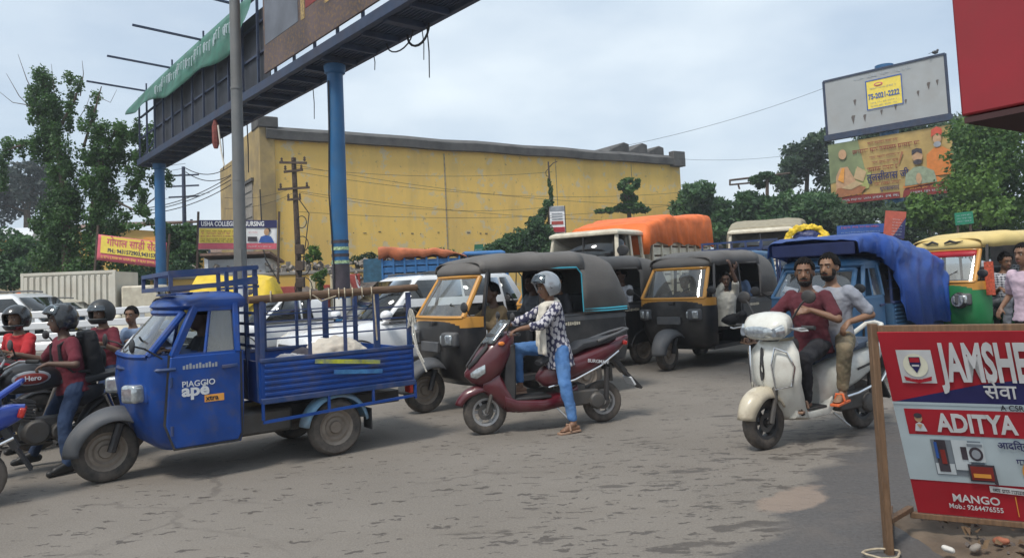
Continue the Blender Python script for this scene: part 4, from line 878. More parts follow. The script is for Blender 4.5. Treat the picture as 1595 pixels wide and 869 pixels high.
def auto(label, loc, rz, body='black_paint', upper='auto_yellow', hood='canopy_grey', lower_front=None, trim='cyan_trim', group=None, band=None, roof_low=False, plate=True, quarter=True):
    t = thing('auto_rickshaw', label, 'auto rickshaw', loc, rz, group)
    hw = .64; topz = 1.62
    f0, f1 = trike_front(t, body, upper, hw=hw, xr=-.42, topz=topz, cut_rear=-.50, belt=1.10, low=.30, pillar=False)
    # coloured band under the screen
    MB().loft([plan(-.125, -.42, hw + .006, .985), plan(-.128, -.42, hw + .006, 1.105)]).build('nose_band', band or upper, t)
    MB().box((-.093, .06, 1.03), (.02, .09, .05)).build('badge', 'black_plastic', t, bevel=.008)
    for sg in (-1, 1):
        h = MB().box((-.145, sg * .44, .855), (.13, .22, .17), (0, 0, sg * R(24))).build('headlight', 'grey_plastic', t, bevel=.03, seg=3)
        MB().box((-.098, sg * .475, .855), (.06, .10, .12), (0, 0, sg * R(24))).build('lens', 'lens_clear', h, bevel=.02); MB().box((-.078, sg * .375, .855), (.05, .08, .11), (0, 0, sg * R(24))).build('lens', 'lens_clear', h, bevel=.02)
        mirror(t, (-.30, sg * .62, 1.12), (-.16, sg * .74, 1.22))
    MB().box((-.11, 0, .76), (.05, .42, .12)).build('number_plate', 'grey_plastic', t, bevel=.01)
    # floor, sides, rear body
    MB().box((-.95, 0, .33), (1.0, 1.16, .06)).build('floor', 'black_plastic', t)
    MB().prism([(-1.32, .34), (-2.62, .40), (-2.70, .62), (-2.66, 1.06), (-1.32, 1.06)], -hw, hw).build('rear_body', body, t, bevel=.03)
    MB().box((-1.36, 0, .70), (.05, 1.2, .72)).build('partition', body, t)
    for sg in (-1, 1):
        MB().box((-2.0, sg * (hw + .004), .99), (1.32, .012, .05)).build('side_band', 'grey_plastic' if body == 'black_paint' else body, t)
        if plate and sg == 1:
            for k_ in range(10): MB().box((-1.56 - k_ * .034, hw + .012, .935), (.022, .004, .034 + .006 * ((k_ * 5) % 3))).build('painted_mark', 'cream_paint', t)
        wheel(t, -1.98, sg * .56, .262, .12)
        fender(t, (-1.98, sg * .60, .262), .33, .10, 10, 170, 'black_plastic', 'rear_mudguard')
        MB().box((-2.36, sg * .58, .26), (.012, .15, .2)).build('mud_flap', 'rubber', t)
        MB().beam((-1.33, sg * (hw - .02), 1.0), (-1.33, sg * (hw - .06), 1.66), .04).build('hoop_post', 'black_plastic', t)
        MB().beam((-.47, sg * (hw - .03), 1.0), (-.60, sg * (hw - .075), 1.63), .035).build('door_post', 'black_paint', t)
    # seats
    MB().box((-.98, 0, .62), (.36, .95, .12)).box((-1.24, 0, .90), (.10, .95, .42)).build('driver_seat', 'seat_vinyl', t, bevel=.03)
    MB().box((-1.95, 0, .74), (.46, 1.14, .14)).box((-2.22, 0, 1.05), (.12, 1.14, .5)).build('passenger_seat', 'seat_vinyl', t, bevel=.03)
    MB().tube([(-.42, .33, 1.02), (-.44, .18, 1.05), (-.40, 0, 1.03), (-.44, -.18, 1.05), (-.42, -.33, 1.02)], .018, 8).tube([(-.4, 0, 1.02), (-.28, 0, .5)], .03).build('steering_bar', 'black_plastic', t)
    # hood
    zt = 1.80; dz = .0
    sec = [(-.50, 1.62, 1.735), (-.58, 1.61, 1.77), (-.72, 1.60, zt), (-.95, 1.605, zt + .035), (-1.30, 1.61, zt + .03), (-1.36, 1.61, zt + .048), (-1.42, 1.61, zt + .03), (-1.9, 1.61, zt + .045), (-2.0, 1.61, zt + .04)]
    def jig(r, x): return [p + V((0, .010 * mnoise.noise(V((x * 4, p.z * 5, p.y * 2))), .012 * mnoise.noise(V((x * 5, p.y * 4, 2))))) for p in r]
    MB().loft([jig(arch(x, zl, z, hw - .09 * sstep((x + 1.1) / .65)), x) for x, zl, z in sec], cap=False, closed=False).build('hood_roof', hood, t, solid=.012, angle=60)
    if quarter:
        rear = [(-1.93, 1.05, zt + .042), (-2.02, 1.05, zt + .055), (-2.10, 1.05, zt + .040), (-2.38, 1.05, zt + .0), (-2.50, 1.05, zt - .05), (-2.60, 1.05, zt - .22), (-2.70, 1.05, 1.30), (-2.735, 1.05, 1.06)]
        q = MB().loft([jig(arch(x, zl, z, hw + .012 + (.02 if i < 5 else .0)), x) for i, (x, zl, z) in enumerate(rear)], cap=False, closed=False); q.build('hood_quarter', hood, t, solid=.012, angle=60)
        for sg in (-1, 1):
            bt = MB()
            for dz in (0, .03): bt.tube([(-1.95, sg * (hw + .03), 1.075 + dz), (-2.3, sg * (hw + .04), 1.065 + dz), (-2.66, sg * (hw + .035), 1.07 + dz)], .010, 5)
            bt.tube([(-1.34, sg * (hw - .01), 1.63), (-1.86, sg * (hw + .012), 1.63), (-1.93, sg * (hw + .02), 1.55), (-1.935, sg * (hw + .03), 1.07)], .010, 5)
            bt.build('hood_piping', trim, t)
    # curved peak over the screen
    MB().loft([plan(-.415, 0, hw - .06, topz - .03, a0=-72, a1=72), plan(-.43, 0, hw - .055, topz + .04, a0=-72, a1=72), plan(-.50, 0, hw - .10, topz + .115, a0=-72, a1=72), plan(-.57, 0, hw - .16, topz + .15, a0=-72, a1=72)], cap=False, closed=False).build('peak', hood, t, solid=.012)
    MB().box((-1.5, 0, .42), (2.0, .5, .12)).box((-1.98, 0, .28), (.1, 1.0, .08)).build('chassis', 'black_plastic', t)
    return t

def scooter(label, loc, rz, mat, kind='maxi', group=None):
    t = thing('scooter', label, 'scooter', loc, rz, group)
    mx_ = kind == 'maxi'; wb = 1.32 if mx_ else 1.28; rf = .232 if mx_ else .222; rr = .222
    wheel(t, 0, 0, rf, .095, 'alloy' if mx_ else 'dark', n=26); wheel(t, -wb, 0, rr, .10, 'alloy' if mx_ else 'dark', n=26)
    MB().tube([(0, .085, rf), (-.06, .085, rf + .2), (-.10, .06, rf + .36)], .022).tube([(0, -.085, rf), (-.06, -.085, rf + .2), (-.10, -.06, rf + .36)], .022).tube([(-.08, 0, .5), (-.20, 0, .95)], .03).tube([(0, -.10, rf), (0, .10, rf)], .014).build('fork', 'engine_metal', t)
    if mx_:
        b = MB(); b.grid(lambda u, v: (.02 + (.272 - .06 * abs(2 * v - 1) ** 3) * math.cos(R(lerp(18, 150, u))) * (1.12 if u < .3 else 1), .085 * (2 * v - 1) * (.55 + .45 * sstep(u / .4)), rf + .01 + (.272 - .07 * abs(2 * v - 1) ** 3) * math.sin(R(lerp(18, 150, u)))), 18, 8); b.build('front_mudguard', mat, t, solid=.012)
        # apron: pointed nose
        ap = [(.20, .60, .65, .02), (.13, .53, .74, .08), (.05, .50, .85, .135), (-.05, .52, .95, .165), (-.15, .58, 1.02, .165), (-.25, .72, 1.05, .15), (-.32, .86, 1.04, .09)]
        MB().loft([sect(x, a, c, w, 16, .7) for x, a, c, w in ((.03, .44, .58, .09), (-.06, .36, .64, .125), (-.14, .28, .66, .14), (-.22, .21, .50, .15), (-.30, .20, .38, .15))]).build('lower_apron', mat, t)
        MB().loft([sect(x, a, c, w, 20, .75) for x, a, c, w in ap]).build('apron', mat, t)
        MB().loft([[V((x, y, z)) for x, y, z in ((-.18, -.13, .26), (-.18, .13, .26), (-.21, .13, .90), (-.21, -.13, .90))], [V((x, y, z)) for x, y, z in ((-.30, -.155, .26), (-.30, .155, .26), (-.32, .15, .92), (-.32, -.15, .92))]]).build('leg_shield', 'black_plastic', t, bevel=.02)
        for sg in (-1, 1):
            MB().loft([sect(.155, .60, .645, .010, 10, .8, sg * .065), sect(.10, .585, .69, .022, 10, .8, sg * .105), sect(.02, .64, .73, .012, 10, .8, sg * .148)]).build('headlight', 'lens_clear', t)
            MB().ell((-.16, sg * .166, .93), (.035, .016, .022)).build('indicator', 'lens_orange', t)
            MB().loft([sect(.17, .68, .72, .02, 10, .8, sg * .04), sect(.09, .75, .81, .03, 10, .8, sg * .08), sect(-.02, .88, .94, .02, 10, .8, sg * .115)]).build('nose_panel', 'black_plastic', t)
        # windscreen
        MB().grid(lambda u, v: (lerp(.02, -.20, v) - .10 * (2 * u - 1) ** 2, (2 * u - 1) * lerp(.15, .11, v), lerp(.93, 1.16, v)), 12, 6).build('windscreen', 'screen_clear', t, solid=.005)
        MB().ell((-.16, 0, 1.0), (.12, .12, .05)).build('dash', 'black_plastic', t)
        spine = [(-.18, .26, .42, .16), (-.32, .20, .36, .17), (-.6, .19, .33, .17), (-.85, .22, .38, .16), (-1.0, .28, .45, .12)]
        MB().loft([sect(x, a, c, w, 18, .6) for x, a, c, w in spine]).build('floor_fairing', mat, t)
        MB().box((-.48, 0, .345), (.42, .30, .03)).build('footboard', 'black_plastic', t, bevel=.01)
        rear = [(-.58, .50, .56, .04), (-.64, .44, .63, .10), (-.72, .42, .68, .135), (-.90, .46, .75, .165), (-1.15, .53, .80, .17), (-1.40, .66, .86, .13), (-1.56, .77, .90, .07), (-1.66, .85, .92, .03)]
        MB().loft([sect(x, a, c, w, 20, .7) for x, a, c, w in rear]).build('rear_fairing', mat, t)
        for sg in (-1, 1):
            MB().tube([(-.66, sg * .14, .44), (-.95, sg * .172, .50), (-1.25, sg * .165, .62), (-1.5, sg * .11, .76)], .011, 6).build('trim_strip', 'chrome', t)
            if sg == 1: text('BURGMAN', .05, 'dim_white', t, (-1.10, .178, .675), (R(90), R(9), R(180)), bold=.01)
        MB().loft([sect(-.60, .66, .70, .10, 16, .6), sect(-.72, .70, .80, .15, 16, .6), sect(-1.0, .76, .84, .16, 16, .6), sect(-1.08, .79, .89, .15, 16, .6), sect(-1.38, .84, .92, .12, 16, .6), sect(-1.5, .88, .93, .06, 16, .6)]).build('seat', 'seat_vinyl', t)
        MB().tube([(-1.25, .13, .88), (-1.5, .12, .95), (-1.64, .06, .985), (-1.64, -.06, .985), (-1.5, -.12, .95), (-1.25, -.13, .88)], .018).build('grab_rail', 'grey_plastic', t)
        MB().beam((-1.42, 0, .74), (-1.60, 0, .52), .12, .05).beam((-1.59, 0, .53), (-1.78, 0, .33), .13, .025).build('tail_mudguard', 'black_plastic', t)
        MB().box((-1.66, 0, .42), (.02, .2, .1), (0, R(30), 0)).build('number_plate', 'dim_white', t)
        MB().box((-1.60, 0, .84), (.06, .16, .05), (0, R(-20), 0)).build('tail_light', 'lens_red', t, bevel=.015)
        for sg in (-1, 1): mirror(t, (-.22, sg * .20, 1.04), (-.26, sg * .27, 1.20), 'black_plastic', .045)
        grip_x, grip_z, grip_w = -.28, 1.03, .33
    else:
        b = MB(); b.grid(lambda u, v: (.0 + (.268 - .09 * abs(2 * v - 1) ** 3) * math.cos(R(lerp(6, 150, u))), .095 * (2 * v - 1) * (.75 + .25 * sstep(u / .3)), rf + .02 + (.268 - .08 * abs(2 * v - 1) ** 3) * math.sin(R(lerp(6, 150, u)))), 20, 10); b.build('front_mudguard', 'scooter_cream' if mat == 'scooter_white' else mat, t, solid=.014)
        # curved apron shell
        def apf(u, v):
            z = lerp(.22, .88, v); y = (2 * u - 1) * pth([(.0, .15), (.3, .22), (.6, .265), (.85, .25), (1, .16)], v)[0]; k = (2 * u - 1) ** 2
            return (pth([(0, -.26), (.2, -.16), (.5, -.06), (.8, -.055), (1, -.10)], v)[0] + .02 - .15 * k, y, z)
        MB().grid(apf, 16, 16).build('apron', mat, t, solid=.02)
        MB().loft([sect(-.035, .66, .84, .02, 14, .8), sect(-.012, .56, .70, .016, 14, .8), sect(-.06, .60, .80, .03, 14, .8)]).build('horn_grille', 'black_plastic', t)
        MB().grid(lambda u, v: (pth([(0, -.30), (.5, -.24), (1, -.24)], v)[0], (2 * u - 1) * .17, lerp(.26, .84, v)), 6, 8).build('leg_shield', 'black_plastic', t, solid=.03)
        for sg in (-1, 1):
            pts = [(-.13, sg * .20, .80), (-.07, sg * .13, .84), (-.04, sg * .11, .70), (-.06, sg * .12, .50), (-.15, sg * .21, .52), (-.17, sg * .235, .68), (-.13, sg * .20, .80)]
            MB().tube([V(p) + V((.03, 0, 0)) for p in pts], .009, 6).build('crash_guard', 'chrome', t)
        head = [(.02, .94, 1.0, .09), (-.02, .90, 1.06, .17), (-.10, .89, 1.12, .225), (-.20, .92, 1.13, .20), (-.28, .95, 1.08, .12)]
        MB().loft([sect(x, a, c, w, 20, .75) for x, a, c, w in head]).build('handlebar_cowl', mat, t)
        MB().loft([sect(.03, .94, .99, .08, 14, .8), sect(.024, .925, 1.01, .12, 14, .8), sect(-.02, .91, 1.03, .176, 14, .8)]).build('headlight', 'lens_clear', t)
        for sg in (-1, 1):
            MB().loft([sect(-.002, .93, 1.0, .03, 10, .8, sg * .16), sect(-.06, .925, 1.03, .03, 10, .8, sg * .20)]).build('indicator', 'lens_clear', t)
            mirror(t, (-.20, sg * .18, 1.05), (-.24, sg * .34, 1.25), 'black_plastic', .055)
            MB().tube([(-.12, sg * .24, 1.0), (-.10, sg * .36, .98), (-.12, sg * .41, .985)], .008, 6).build('brake_lever', 'steel', t)
        MB().loft([sect(x, a, c, w, 16, .55) for x, a, c, w in ((-.24, .23, .32, .15), (-.4, .21, .29, .17), (-.62, .21, .30, .17), (-.72, .24, .40, .15))]).build('floor_fairing', mat, t)
        MB().box((-.44, 0, .297), (.36, .32, .02)).build('footboard', 'black_plastic', t, bevel=.008)
        rear = [(-.62, .27, .56, .09), (-.68, .26, .64, .14), (-.85, .36, .70, .175), (-1.1, .43, .73, .18), (-1.35, .52, .76, .15), (-1.52, .60, .77, .10), (-1.62, .66, .76, .05)]
        MB().loft([sect(x, a, c, w, 20, .68) for x, a, c, w in rear]).build('rear_body', mat, t)
        for sg in (-1, 1):
            MB().tube([(-.72, sg * .15, .33), (-1.0, sg * .195, .37), (-1.35, sg * .19, .44), (-1.55, sg * .13, .52)], .013, 6).build('side_bumper', 'chrome', t)
            MB().box((-1.18, sg * .186, .60), (.30, .006, .02), (0, R(10), 0)).build('badge', 'black_plastic', t)
        MB().loft([sect(-.58, .64, .70, .10, 16, .6), sect(-.68, .68, .78, .15, 16, .6), sect(-1.0, .71, .80, .165, 16, .6), sect(-1.36, .74, .83, .13, 16, .6), sect(-1.46, .77, .82, .07, 16, .6)]).build('seat', M('seat_blue', (.05, .075, .12), .5, bump=.2), t)
        MB().tube([(-1.25, .15, .77), (-1.45, .14, .84), (-1.58, .08, .93), (-1.6, 0, .945), (-1.58, -.08, .93), (-1.45, -.14, .84), (-1.25, -.15, .77)], .022).build('grab_rail', mat, t)
        MB().beam((-1.46, 0, .62), (-1.56, 0, .42), .12, .05).beam((-1.555, 0, .43), (-1.66, 0, .24), .13, .02).build('tail_mudguard', 'black_plastic', t)
        MB().box((-1.60, 0, .70), (.05, .2, .08), (0, R(-15), 0)).build('tail_light', 'lens_red', t, bevel=.015)
        grip_x, grip_z, grip_w = -.20, 1.0, .33
    MB().tube([(grip_x, -grip_w - .06, grip_z), (grip_x + .03, -.15, grip_z - .02), (grip_x + .03, .15, grip_z - .02), (grip_x, grip_w + .06, grip_z)], .012).build('handlebar', 'steel', t)
    for sg in (-1, 1): MB().lathe([(.018, 0), (.018, .12)], (grip_x, sg * (grip_w - .04), grip_z), (0, sg, 0), 10, True).build('grip', 'rubber', t)
    e = MB(); e.box((-1.02, .10, .30), (.42, .10, .16)); e.lathe([(.09, 0), (.09, .05), (.06, .06)], (-1.2, .12, .26), (0, 1, 0), 14, True); e.box((-.95, 0, .34), (.3, .2, .2)); e.build('engine', 'engine_metal', t, bevel=.02)
    MB().lathe([(.03, 0), (.055, .06), (.06, .42), (.045, .5)], (-.95, -.16, .25), (-1, 0, .28), 12, True).build('exhaust', 'engine_metal', t)
    MB().tube([(-wb, .12, .25), (-wb - .02, .13, .6)], [.03, .028], 8).build('shock_absorber', 'black_plastic', t)
    MB().tube([(-.75, .12, .22), (-.85, .2, .10)], .010).build('side_stand', 'steel', t)
    return t

def motorcycle(label, loc, rz, tank='black_paint', group=None, hero=False, accent='grey_print'):
    t = thing('motorcycle', label, 'motorcycle', loc, rz, group)
    wheel(t, 0, 0, .30, .085, 'dark', n=28); wheel(t, -1.25, 0, .30, .095, 'dark', n=28)
    for sg in (-1, 1): MB().tube([(0, sg * .09, .30), (-.14, sg * .09, .64), (-.26, sg * .085, .96)], .021).build('fork_leg', 'engine_metal', t)
    fender(t, (0, 0, .30), .335, .12, 20, 160, tank, 'front_mudguard'); fender(t, (-1.25, 0, .30), .36, .16, 10, 130, 'black_plastic', 'rear_mudguard')
    MB().loft([sect(-.02, .80, .92, .07, 16, .8), sect(-.08, .74, 1.0, .11, 16, .8), sect(-.20, .80, 1.06, .10, 16, .8)]).build('headlamp_cowl', tank, t); MB().ell((-.025, 0, .86), (.03, .075, .065)).build('headlight', 'lens_clear', t)
    MB().loft([sect(-.28, .80, .90, .06, 18, .7), sect(-.36, .74, 1.0, .14, 18, .7), sect(-.52, .74, 1.03, .155, 18, .7), sect(-.70, .76, .96, .12, 18, .7), sect(-.80, .78, .86, .07, 18, .7)]).build('tank', tank, t)
    for sg in (-1, 1):
        MB().ell((-.50, sg * .142, .88), (.155, .02, .068)).build('tank_panel', accent, t); MB().ell((-.50, sg * .15, .876), (.135, .018, .052)).build('tank_decal', 'maroon_print' if hero else 'black_paint', t)
        if sg == 1 and hero: text('Hero', .062, 'white', t, (-.44, .172, .86), (R(90), 0, R(180)), bold=.02)
        MB().ell((-.16, sg * .17, .80), (.035, .03, .025)).build('indicator', 'lens_orange', t); MB().tube([(-.16, 0, .80), (-.16, sg * .16, .80)], .008).build('indicator_stalk', 'black_plastic', t)
        MB().tube([(-.30, sg * .10, .98), (-.38, sg * .30, 1.05), (-.46, sg * .36, 1.04)], .012).build('handlebar', 'steel', t); MB().lathe([(.018, 0), (.018, .11)], (-.425, sg * .335, 1.046), (-.75, sg * .62, -.05), 10, True).build('grip', 'rubber', t)
        mirror(t, (-.37, sg * .26, 1.05), (-.30, sg * .36, 1.20), 'black_plastic', .05)
        MB().tube([(-.20, sg * .10, .66), (-.16, sg * .24, .60), (-.17, sg * .28, .42), (-.24, sg * .22, .30), (-.32, sg * .1, .28)], .014).build('crash_guard', 'chrome', t)
        MB().loft([sect(-.78, .60, .74, .015, 12, .7, sg * .12), sect(-.92, .56, .76, .03, 12, .7, sg * .135), sect(-1.10, .66, .76, .015, 12, .7, sg * .12)]).build('side_panel', tank, t)
        MB().tube([(-1.25, sg * .13, .30), (-1.12, sg * .14, .66)], .03, 10).build('shock_absorber', 'chrome', t)
    MB().loft([sect(-.70, .80, .84, .08, 16, .6), sect(-.85, .76, .85, .14, 16, .6), sect(-1.1, .78, .87, .15, 16, .6), sect(-1.42, .82, .90, .11, 16, .6), sect(-1.52, .84, .88, .06, 16, .6)]).build('seat', 'seat_vinyl', t)
    MB().loft([sect(-1.30, .74, .82, .12, 14, .7), sect(-1.5, .78, .86, .09, 14, .7), sect(-1.62, .81, .86, .05, 14, .7)]).build('tail_cowl', tank, t); MB().box((-1.63, 0, .82), (.04, .12, .05)).build('tail_light', 'lens_red', t, bevel=.01)
    MB().tube([(-1.2, .14, .84), (-1.5, .13, .93), (-1.6, .06, .94), (-1.6, -.06, .94), (-1.5, -.13, .93), (-1.2, -.14, .84)], .013).build('grab_rail', 'chrome', t)
    e = MB(); e.lathe([(.10, -.13), (.12, -.08), (.12, .08), (.10, .13)], (-.55, 0, .38), (0, 1, 0), 18, True); e.lathe([(.075, -.14), (.09, -.1), (.09, .1), (.075, .14)], (-.74, 0, .36), (0, 1, 0), 16, True); e.box((-.62, 0, .40), (.34, .16, .2)); e.build('engine', 'engine_metal', t, bevel=.01)
    f = MB()
    for i in range(7): f.box((-.46 + .02 * i * 0, 0, .50 + i * .028), (.17, .18, .012), (0, R(-12), 0))
    f.box((-.46, 0, .58), (.12, .13, .2), (0, R(-12), 0)); f.build('cylinder_fins', 'engine_metal', t)
    MB().tube([(-.38, -.06, .56), (-.28, -.12, .4), (-.4, -.14, .25), (-.8, -.15, .24), (-1.0, -.16, .28), (-1.55, -.18, .40)], [.018, .018, .02, .025, .045, .045]).build('exhaust', 'engine_metal', t)
    MB().tube([(-.25, 0, .92), (-.34, 0, .6), (-.38, 0, .3), (-.8, 0, .26), (-.9, 0, .6), (-1.3, 0, .78)], .022).build('frame', 'black_paint', t)
    MB().tube([(-.85, .1, .33), (-1.25, .1, .30)], .03, 8).build('chain_case', 'black_plastic', t)
    MB().tube([(-.68, .12, .28), (-.68, .26, .27)], .014).tube([(-.68, -.12, .28), (-.68, -.26, .27)], .014).build('foot_pegs', 'rubber', t)
    return t

def car(label, loc, rz, mat='white_paint', suv=True, L_=4.4, hw=.9, H=1.72, cowl=-1.25, roof0=-2.05, group=None, glass='car_glass'):
    t = thing('car', label, 'car', loc, rz, group); belt = 1.0 if suv else .92
    low = [(-.0, .42, .66, hw * .62), (-.06, .30, .82, hw * .80), (-.28, .24, .92 if suv else .80, hw * .95), (-.7, .22, belt - .04, hw), (cowl, .22, belt + .02, hw), (-L_ * .6, .22, belt + .03, hw), (-L_ + .5, .24, belt + .02, hw * .98), (-L_ + .1, .32, belt - .04, hw * .9), (-L_, .42, .8, hw * .7)]
    MB().loft([sect(x, a, c, w, 28, .42) for x, a, c, w in low]).build('body', mat, t, angle=35)
    xe = -L_ + .10 if suv else -L_ + .85; xt = -L_ + .45 if suv else -L_ + 1.55; zb = belt - .04; wt = hw * .74; wbm = hw * .95
    B_ = [V((cowl, -wbm, zb)), V((cowl, wbm, zb)), V((xe, wbm, zb)), V((xe, -wbm, zb))]; T_ = [V((roof0, -wt, H)), V((roof0, wt, H)), V((xt, wt, H)), V((xt, -wt, H))]
    N = 8
    def ringz(f):
        bul = .05 * math.sin(math.pi * f)
        q = [B_[i].lerp(T_[i], f) for i in range(4)]
        return [p + V((0, math.copysign(bul, p.y), 0)) for p in q]
    gh = MB().loft([ringz(0), ringz(.35), ringz(.7), ringz(.93)] + [[p + (V((roof0 / 2 + xt / 2, 0, H)) - p) * .08 + V((0, 0, H + .01 - p.z)) for p in T_]]).build('cabin', mat, t, bevel=.05, seg=3)
    def pane(a, b, c, d, f=.0, name='window'):
        n_ = (V(b) - V(a)).cross(V(d) - V(a)).normalized(); ctr = (V(a) + V(c)) / 2
        if n_.dot(ctr - V((lerp(cowl, xe, .5), 0, 1.2))) < 0: n_ = -n_
        vs = [V(p) + n_ * .022 for p in (a, b, c, d)]
        return MB().add(vs, [(0, 1, 2, 3)]).build(name, glass, t, solid=.012)
    def sd(sg, x0, x1, z0, z1):   # side pane corners on the leaning cabin side
        q = []
        for x, z in ((x0[0], z0), (x0[1], z1), (x1[1], z1), (x1[0], z0)):
            f = (z - zb) / (H - zb); y = lerp(wbm, wt, f) + .05 * math.sin(math.pi * f); q.append(V((x, sg * y, z)))
        return q
    z0, z1 = zb + .055, H - .085
    def ex(f, e=0.): return lerp(cowl, roof0, f)
    fw0, fw1 = (z0 - zb) / (H - zb), (z1 - zb) / (H - zb)
    pane(*[V((lerp(cowl, roof0, f), s_ * (lerp(wbm, wt, f) - .03), lerp(zb, H, f))) for f, s_ in ((fw0, -1), (fw1, -1), (fw1, 1), (fw0, 1))], name='windshield')
    pane(*[V((lerp(xe, xt, f), s_ * (lerp(wbm, wt, f) - .1), lerp(zb, H, f))) for f, s_ in ((fw0, -1), (fw1, -1), (fw1, 1), (fw0, 1))], name='rear_window')
    xm = lerp(roof0, xt, .42)
    for sg in (-1, 1):
        a0, a1 = ex(fw0) - .08, ex(fw1) - .06
        pane(*sd(sg, (a0, a1), (xm, xm), z0, z1)); pane(*sd(sg, (xm - .05, xm - .05), (lerp(xm, xt, .72) - .05, lerp(xm, xt, .72)), z0, z1))
        e0, e1 = lerp(xe, xt, fw0), lerp(xe, xt, fw1)
        if suv: pane(*sd(sg, (lerp(xm, xt, .72) - .10, lerp(xm, xt, .72) - .05), (e0 + .18, e1 + .16), z0 + .02, z1))
        MB().tube([sd(sg, (a0, a1), (xm, xm), z0, z1)[0] + V((.0, sg * .03, -.03)), V((e0 + .1, sg * (wbm + .04), z0 - .03))], .012, 5).build('window_trim', 'black_plastic', t)
        m_ = MB().ell((a0 + .12, sg * (hw + .12), belt + .11), (.10, .11, .085)).build('door_mirror', mat, t); MB().beam((a0 + .1, sg * (hw - .03), belt + .05), (a0 + .12, sg * (hw + .08), belt + .09), .06, .04).build('mirror_arm', 'black_plastic', m_)
        for x in (xm + .25, lerp(xm, xt, .72) + .2): MB().beam((x, sg * (hw + .012), belt - .14), (x - .2, sg * (hw + .012), belt - .135), .02, .03).build('door_handle', 'chrome' if suv else mat, t, bevel=.005)
        for x in (-.82, -L_ + .85):
            wheel(t, x, sg * (hw - .10), .34 if suv else .30, .2, 'alloy'); fender(t, (x, sg * (hw - .04), .34 if suv else .30), .40, .1, 5, 175, 'black_plastic', 'arch_trim', .02, 0)
        MB().loft([sect(-.10, .70, .80, .05, 12, .7, sg * hw * .66), sect(-.32, .74, .86, .02, 12, .7, sg * (hw * .92))]).build('headlight', 'lens_clear', t)
        MB().box((-L_ + .05, sg * hw * .78, .88), (.12, .16, .3)).build('tail_light', 'lens_red', t, bevel=.03)
        MB().box((-L_ / 2, sg * (hw + .0), .33), (L_ - 2.4, .05, .14)).build('sill', 'black_plastic', t, bevel=.02)
        if suv: MB().tube([(roof0 - .1, sg * (wt - .06), H + .035), (roof0 - .3, sg * (wt - .06), H + .06), (xt + .3, sg * (wt - .06), H + .06), (xt + .1, sg * (wt - .06), H + .03)], .018, 6).build('roof_rail', 'grey_plastic', t)
    MB().box((-.03, 0, .62), (.06, hw * 1.1, .16)).build('grille', 'black_plastic', t, bevel=.02)
    MB().box((-.02, 0, .42), (.05, .5, .11)).build('number_plate', 'dim_white', t)
    return t
# ---------------------------------------------------------------- traffic
def head_rz(a): return R(180 + a)                      # a: how far the tail swings away from the viewer, degrees
def place(lp, wp, a, s=1.):                            # where to put a vehicle so that its local point lp stands at wp (xy)
    m = Matrix.Rotation(head_rz(a), 3, 'Z') @ V((lp[0] * s, lp[1] * s, 0)); p = V((wp[0] - m.x, wp[1] - m.y, 0)); p.z = gz(p.x, p.y); return p
# --- blue cargo truck, front left
A1 = 36.5; L1 = G(165, 750)
ape1 = cargo_trike('battered royal blue cargo three-wheeler with white lettering on its door', L1, head_rz(A1), 'ape_blue', 'ape_blue_rail', letters=True)
def at_local(loc, a, p): return V(loc) + Matrix.Rotation(head_rz(a), 3, 'Z') @ V(p)
# painted streaks on the side board are chalk-like marks of their own
mk = MB().box((-1.95, .703, .875), (.66, .004, .04), (0, R(-6), 0)).build('paint_streak', M('streak_yellow', (.42, .44, .04), .7, var=.35, scale=12, dirt=(.03, .08, .28), damt=.8, dscale=9), ape1)
MB().box((-2.05, .703, .77), (.5, .004, .04), (0, R(-5), 0)).build('paint_streak', M('streak_blue', (.05, .20, .42), .7, var=.3, scale=12, dirt=(.02, .06, .26), damt=.9, dscale=8), ape1)
# timber tied along the top of the rails, with lashings
tb = thing('timber_beam', 'long brown timber lashed along the top of the blue cargo truck rails', 'timber', L1, head_rz(A1))
MB().tube([(-1.05, .63, 1.50), (-1.6, .635, 1.515), (-2.2, .64, 1.53), (-2.74, .645, 1.545)], [.035, .042, .04, .036], 10).build('log', 'wood_dark', tb)
for x in (-1.25, -1.62, -1.80, -1.90, -1.96, -2.04, -2.14, -2.24): MB().tube([(x + .02 * math.cos(q), .637 + .05 * math.cos(q), 1.52 + .05 * math.sin(q)) for q in [2 * math.pi * i / 12 for i in range(12)]], .007, 5, closed=True).build('rope_turn', 'rope', tb)
MB().tube([(-1.62, .69, 1.52), (-1.7, .70, 1.46), (-1.85, .69, 1.50)], .007, 5).tube([(-2.24, .69, 1.5), (-2.25, .70, 1.2), (-2.26, .69, 1.05)], .008, 5).build('rope_end', 'rope', tb)
rp_ = thing('rope_bundle', 'tangle of pale rope hanging from the rear corner of the blue cargo truck', 'rope', L1, head_rz(A1))
for i in range(9):
    ph = i * .7; MB().tube([(-2.64 + .03 * math.cos(ph), .70 + .05 * math.sin(ph + q) * .6, 1.2 + .06 * math.sin(q) + .01 * i) for q in [2 * math.pi * k_ / 10 for k_ in range(10)]], .006, 5, closed=True).build('loop', 'rope_white', rp_)
for i, (dx, l) in enumerate(((0, .5), (.03, .4))): MB().tube([(-2.64 + dx * .3, .73, 1.2), (-2.65 + dx, .75, 1.2 - l * .3), (-2.66 + dx * .6, .77, 1.2 - l * .6), (-2.74 + dx * 1.2, .79 + .02 * i, 1.2 - l)], [.006, .008, .010, .008], 5).build('strand', 'rope_white', rp_)
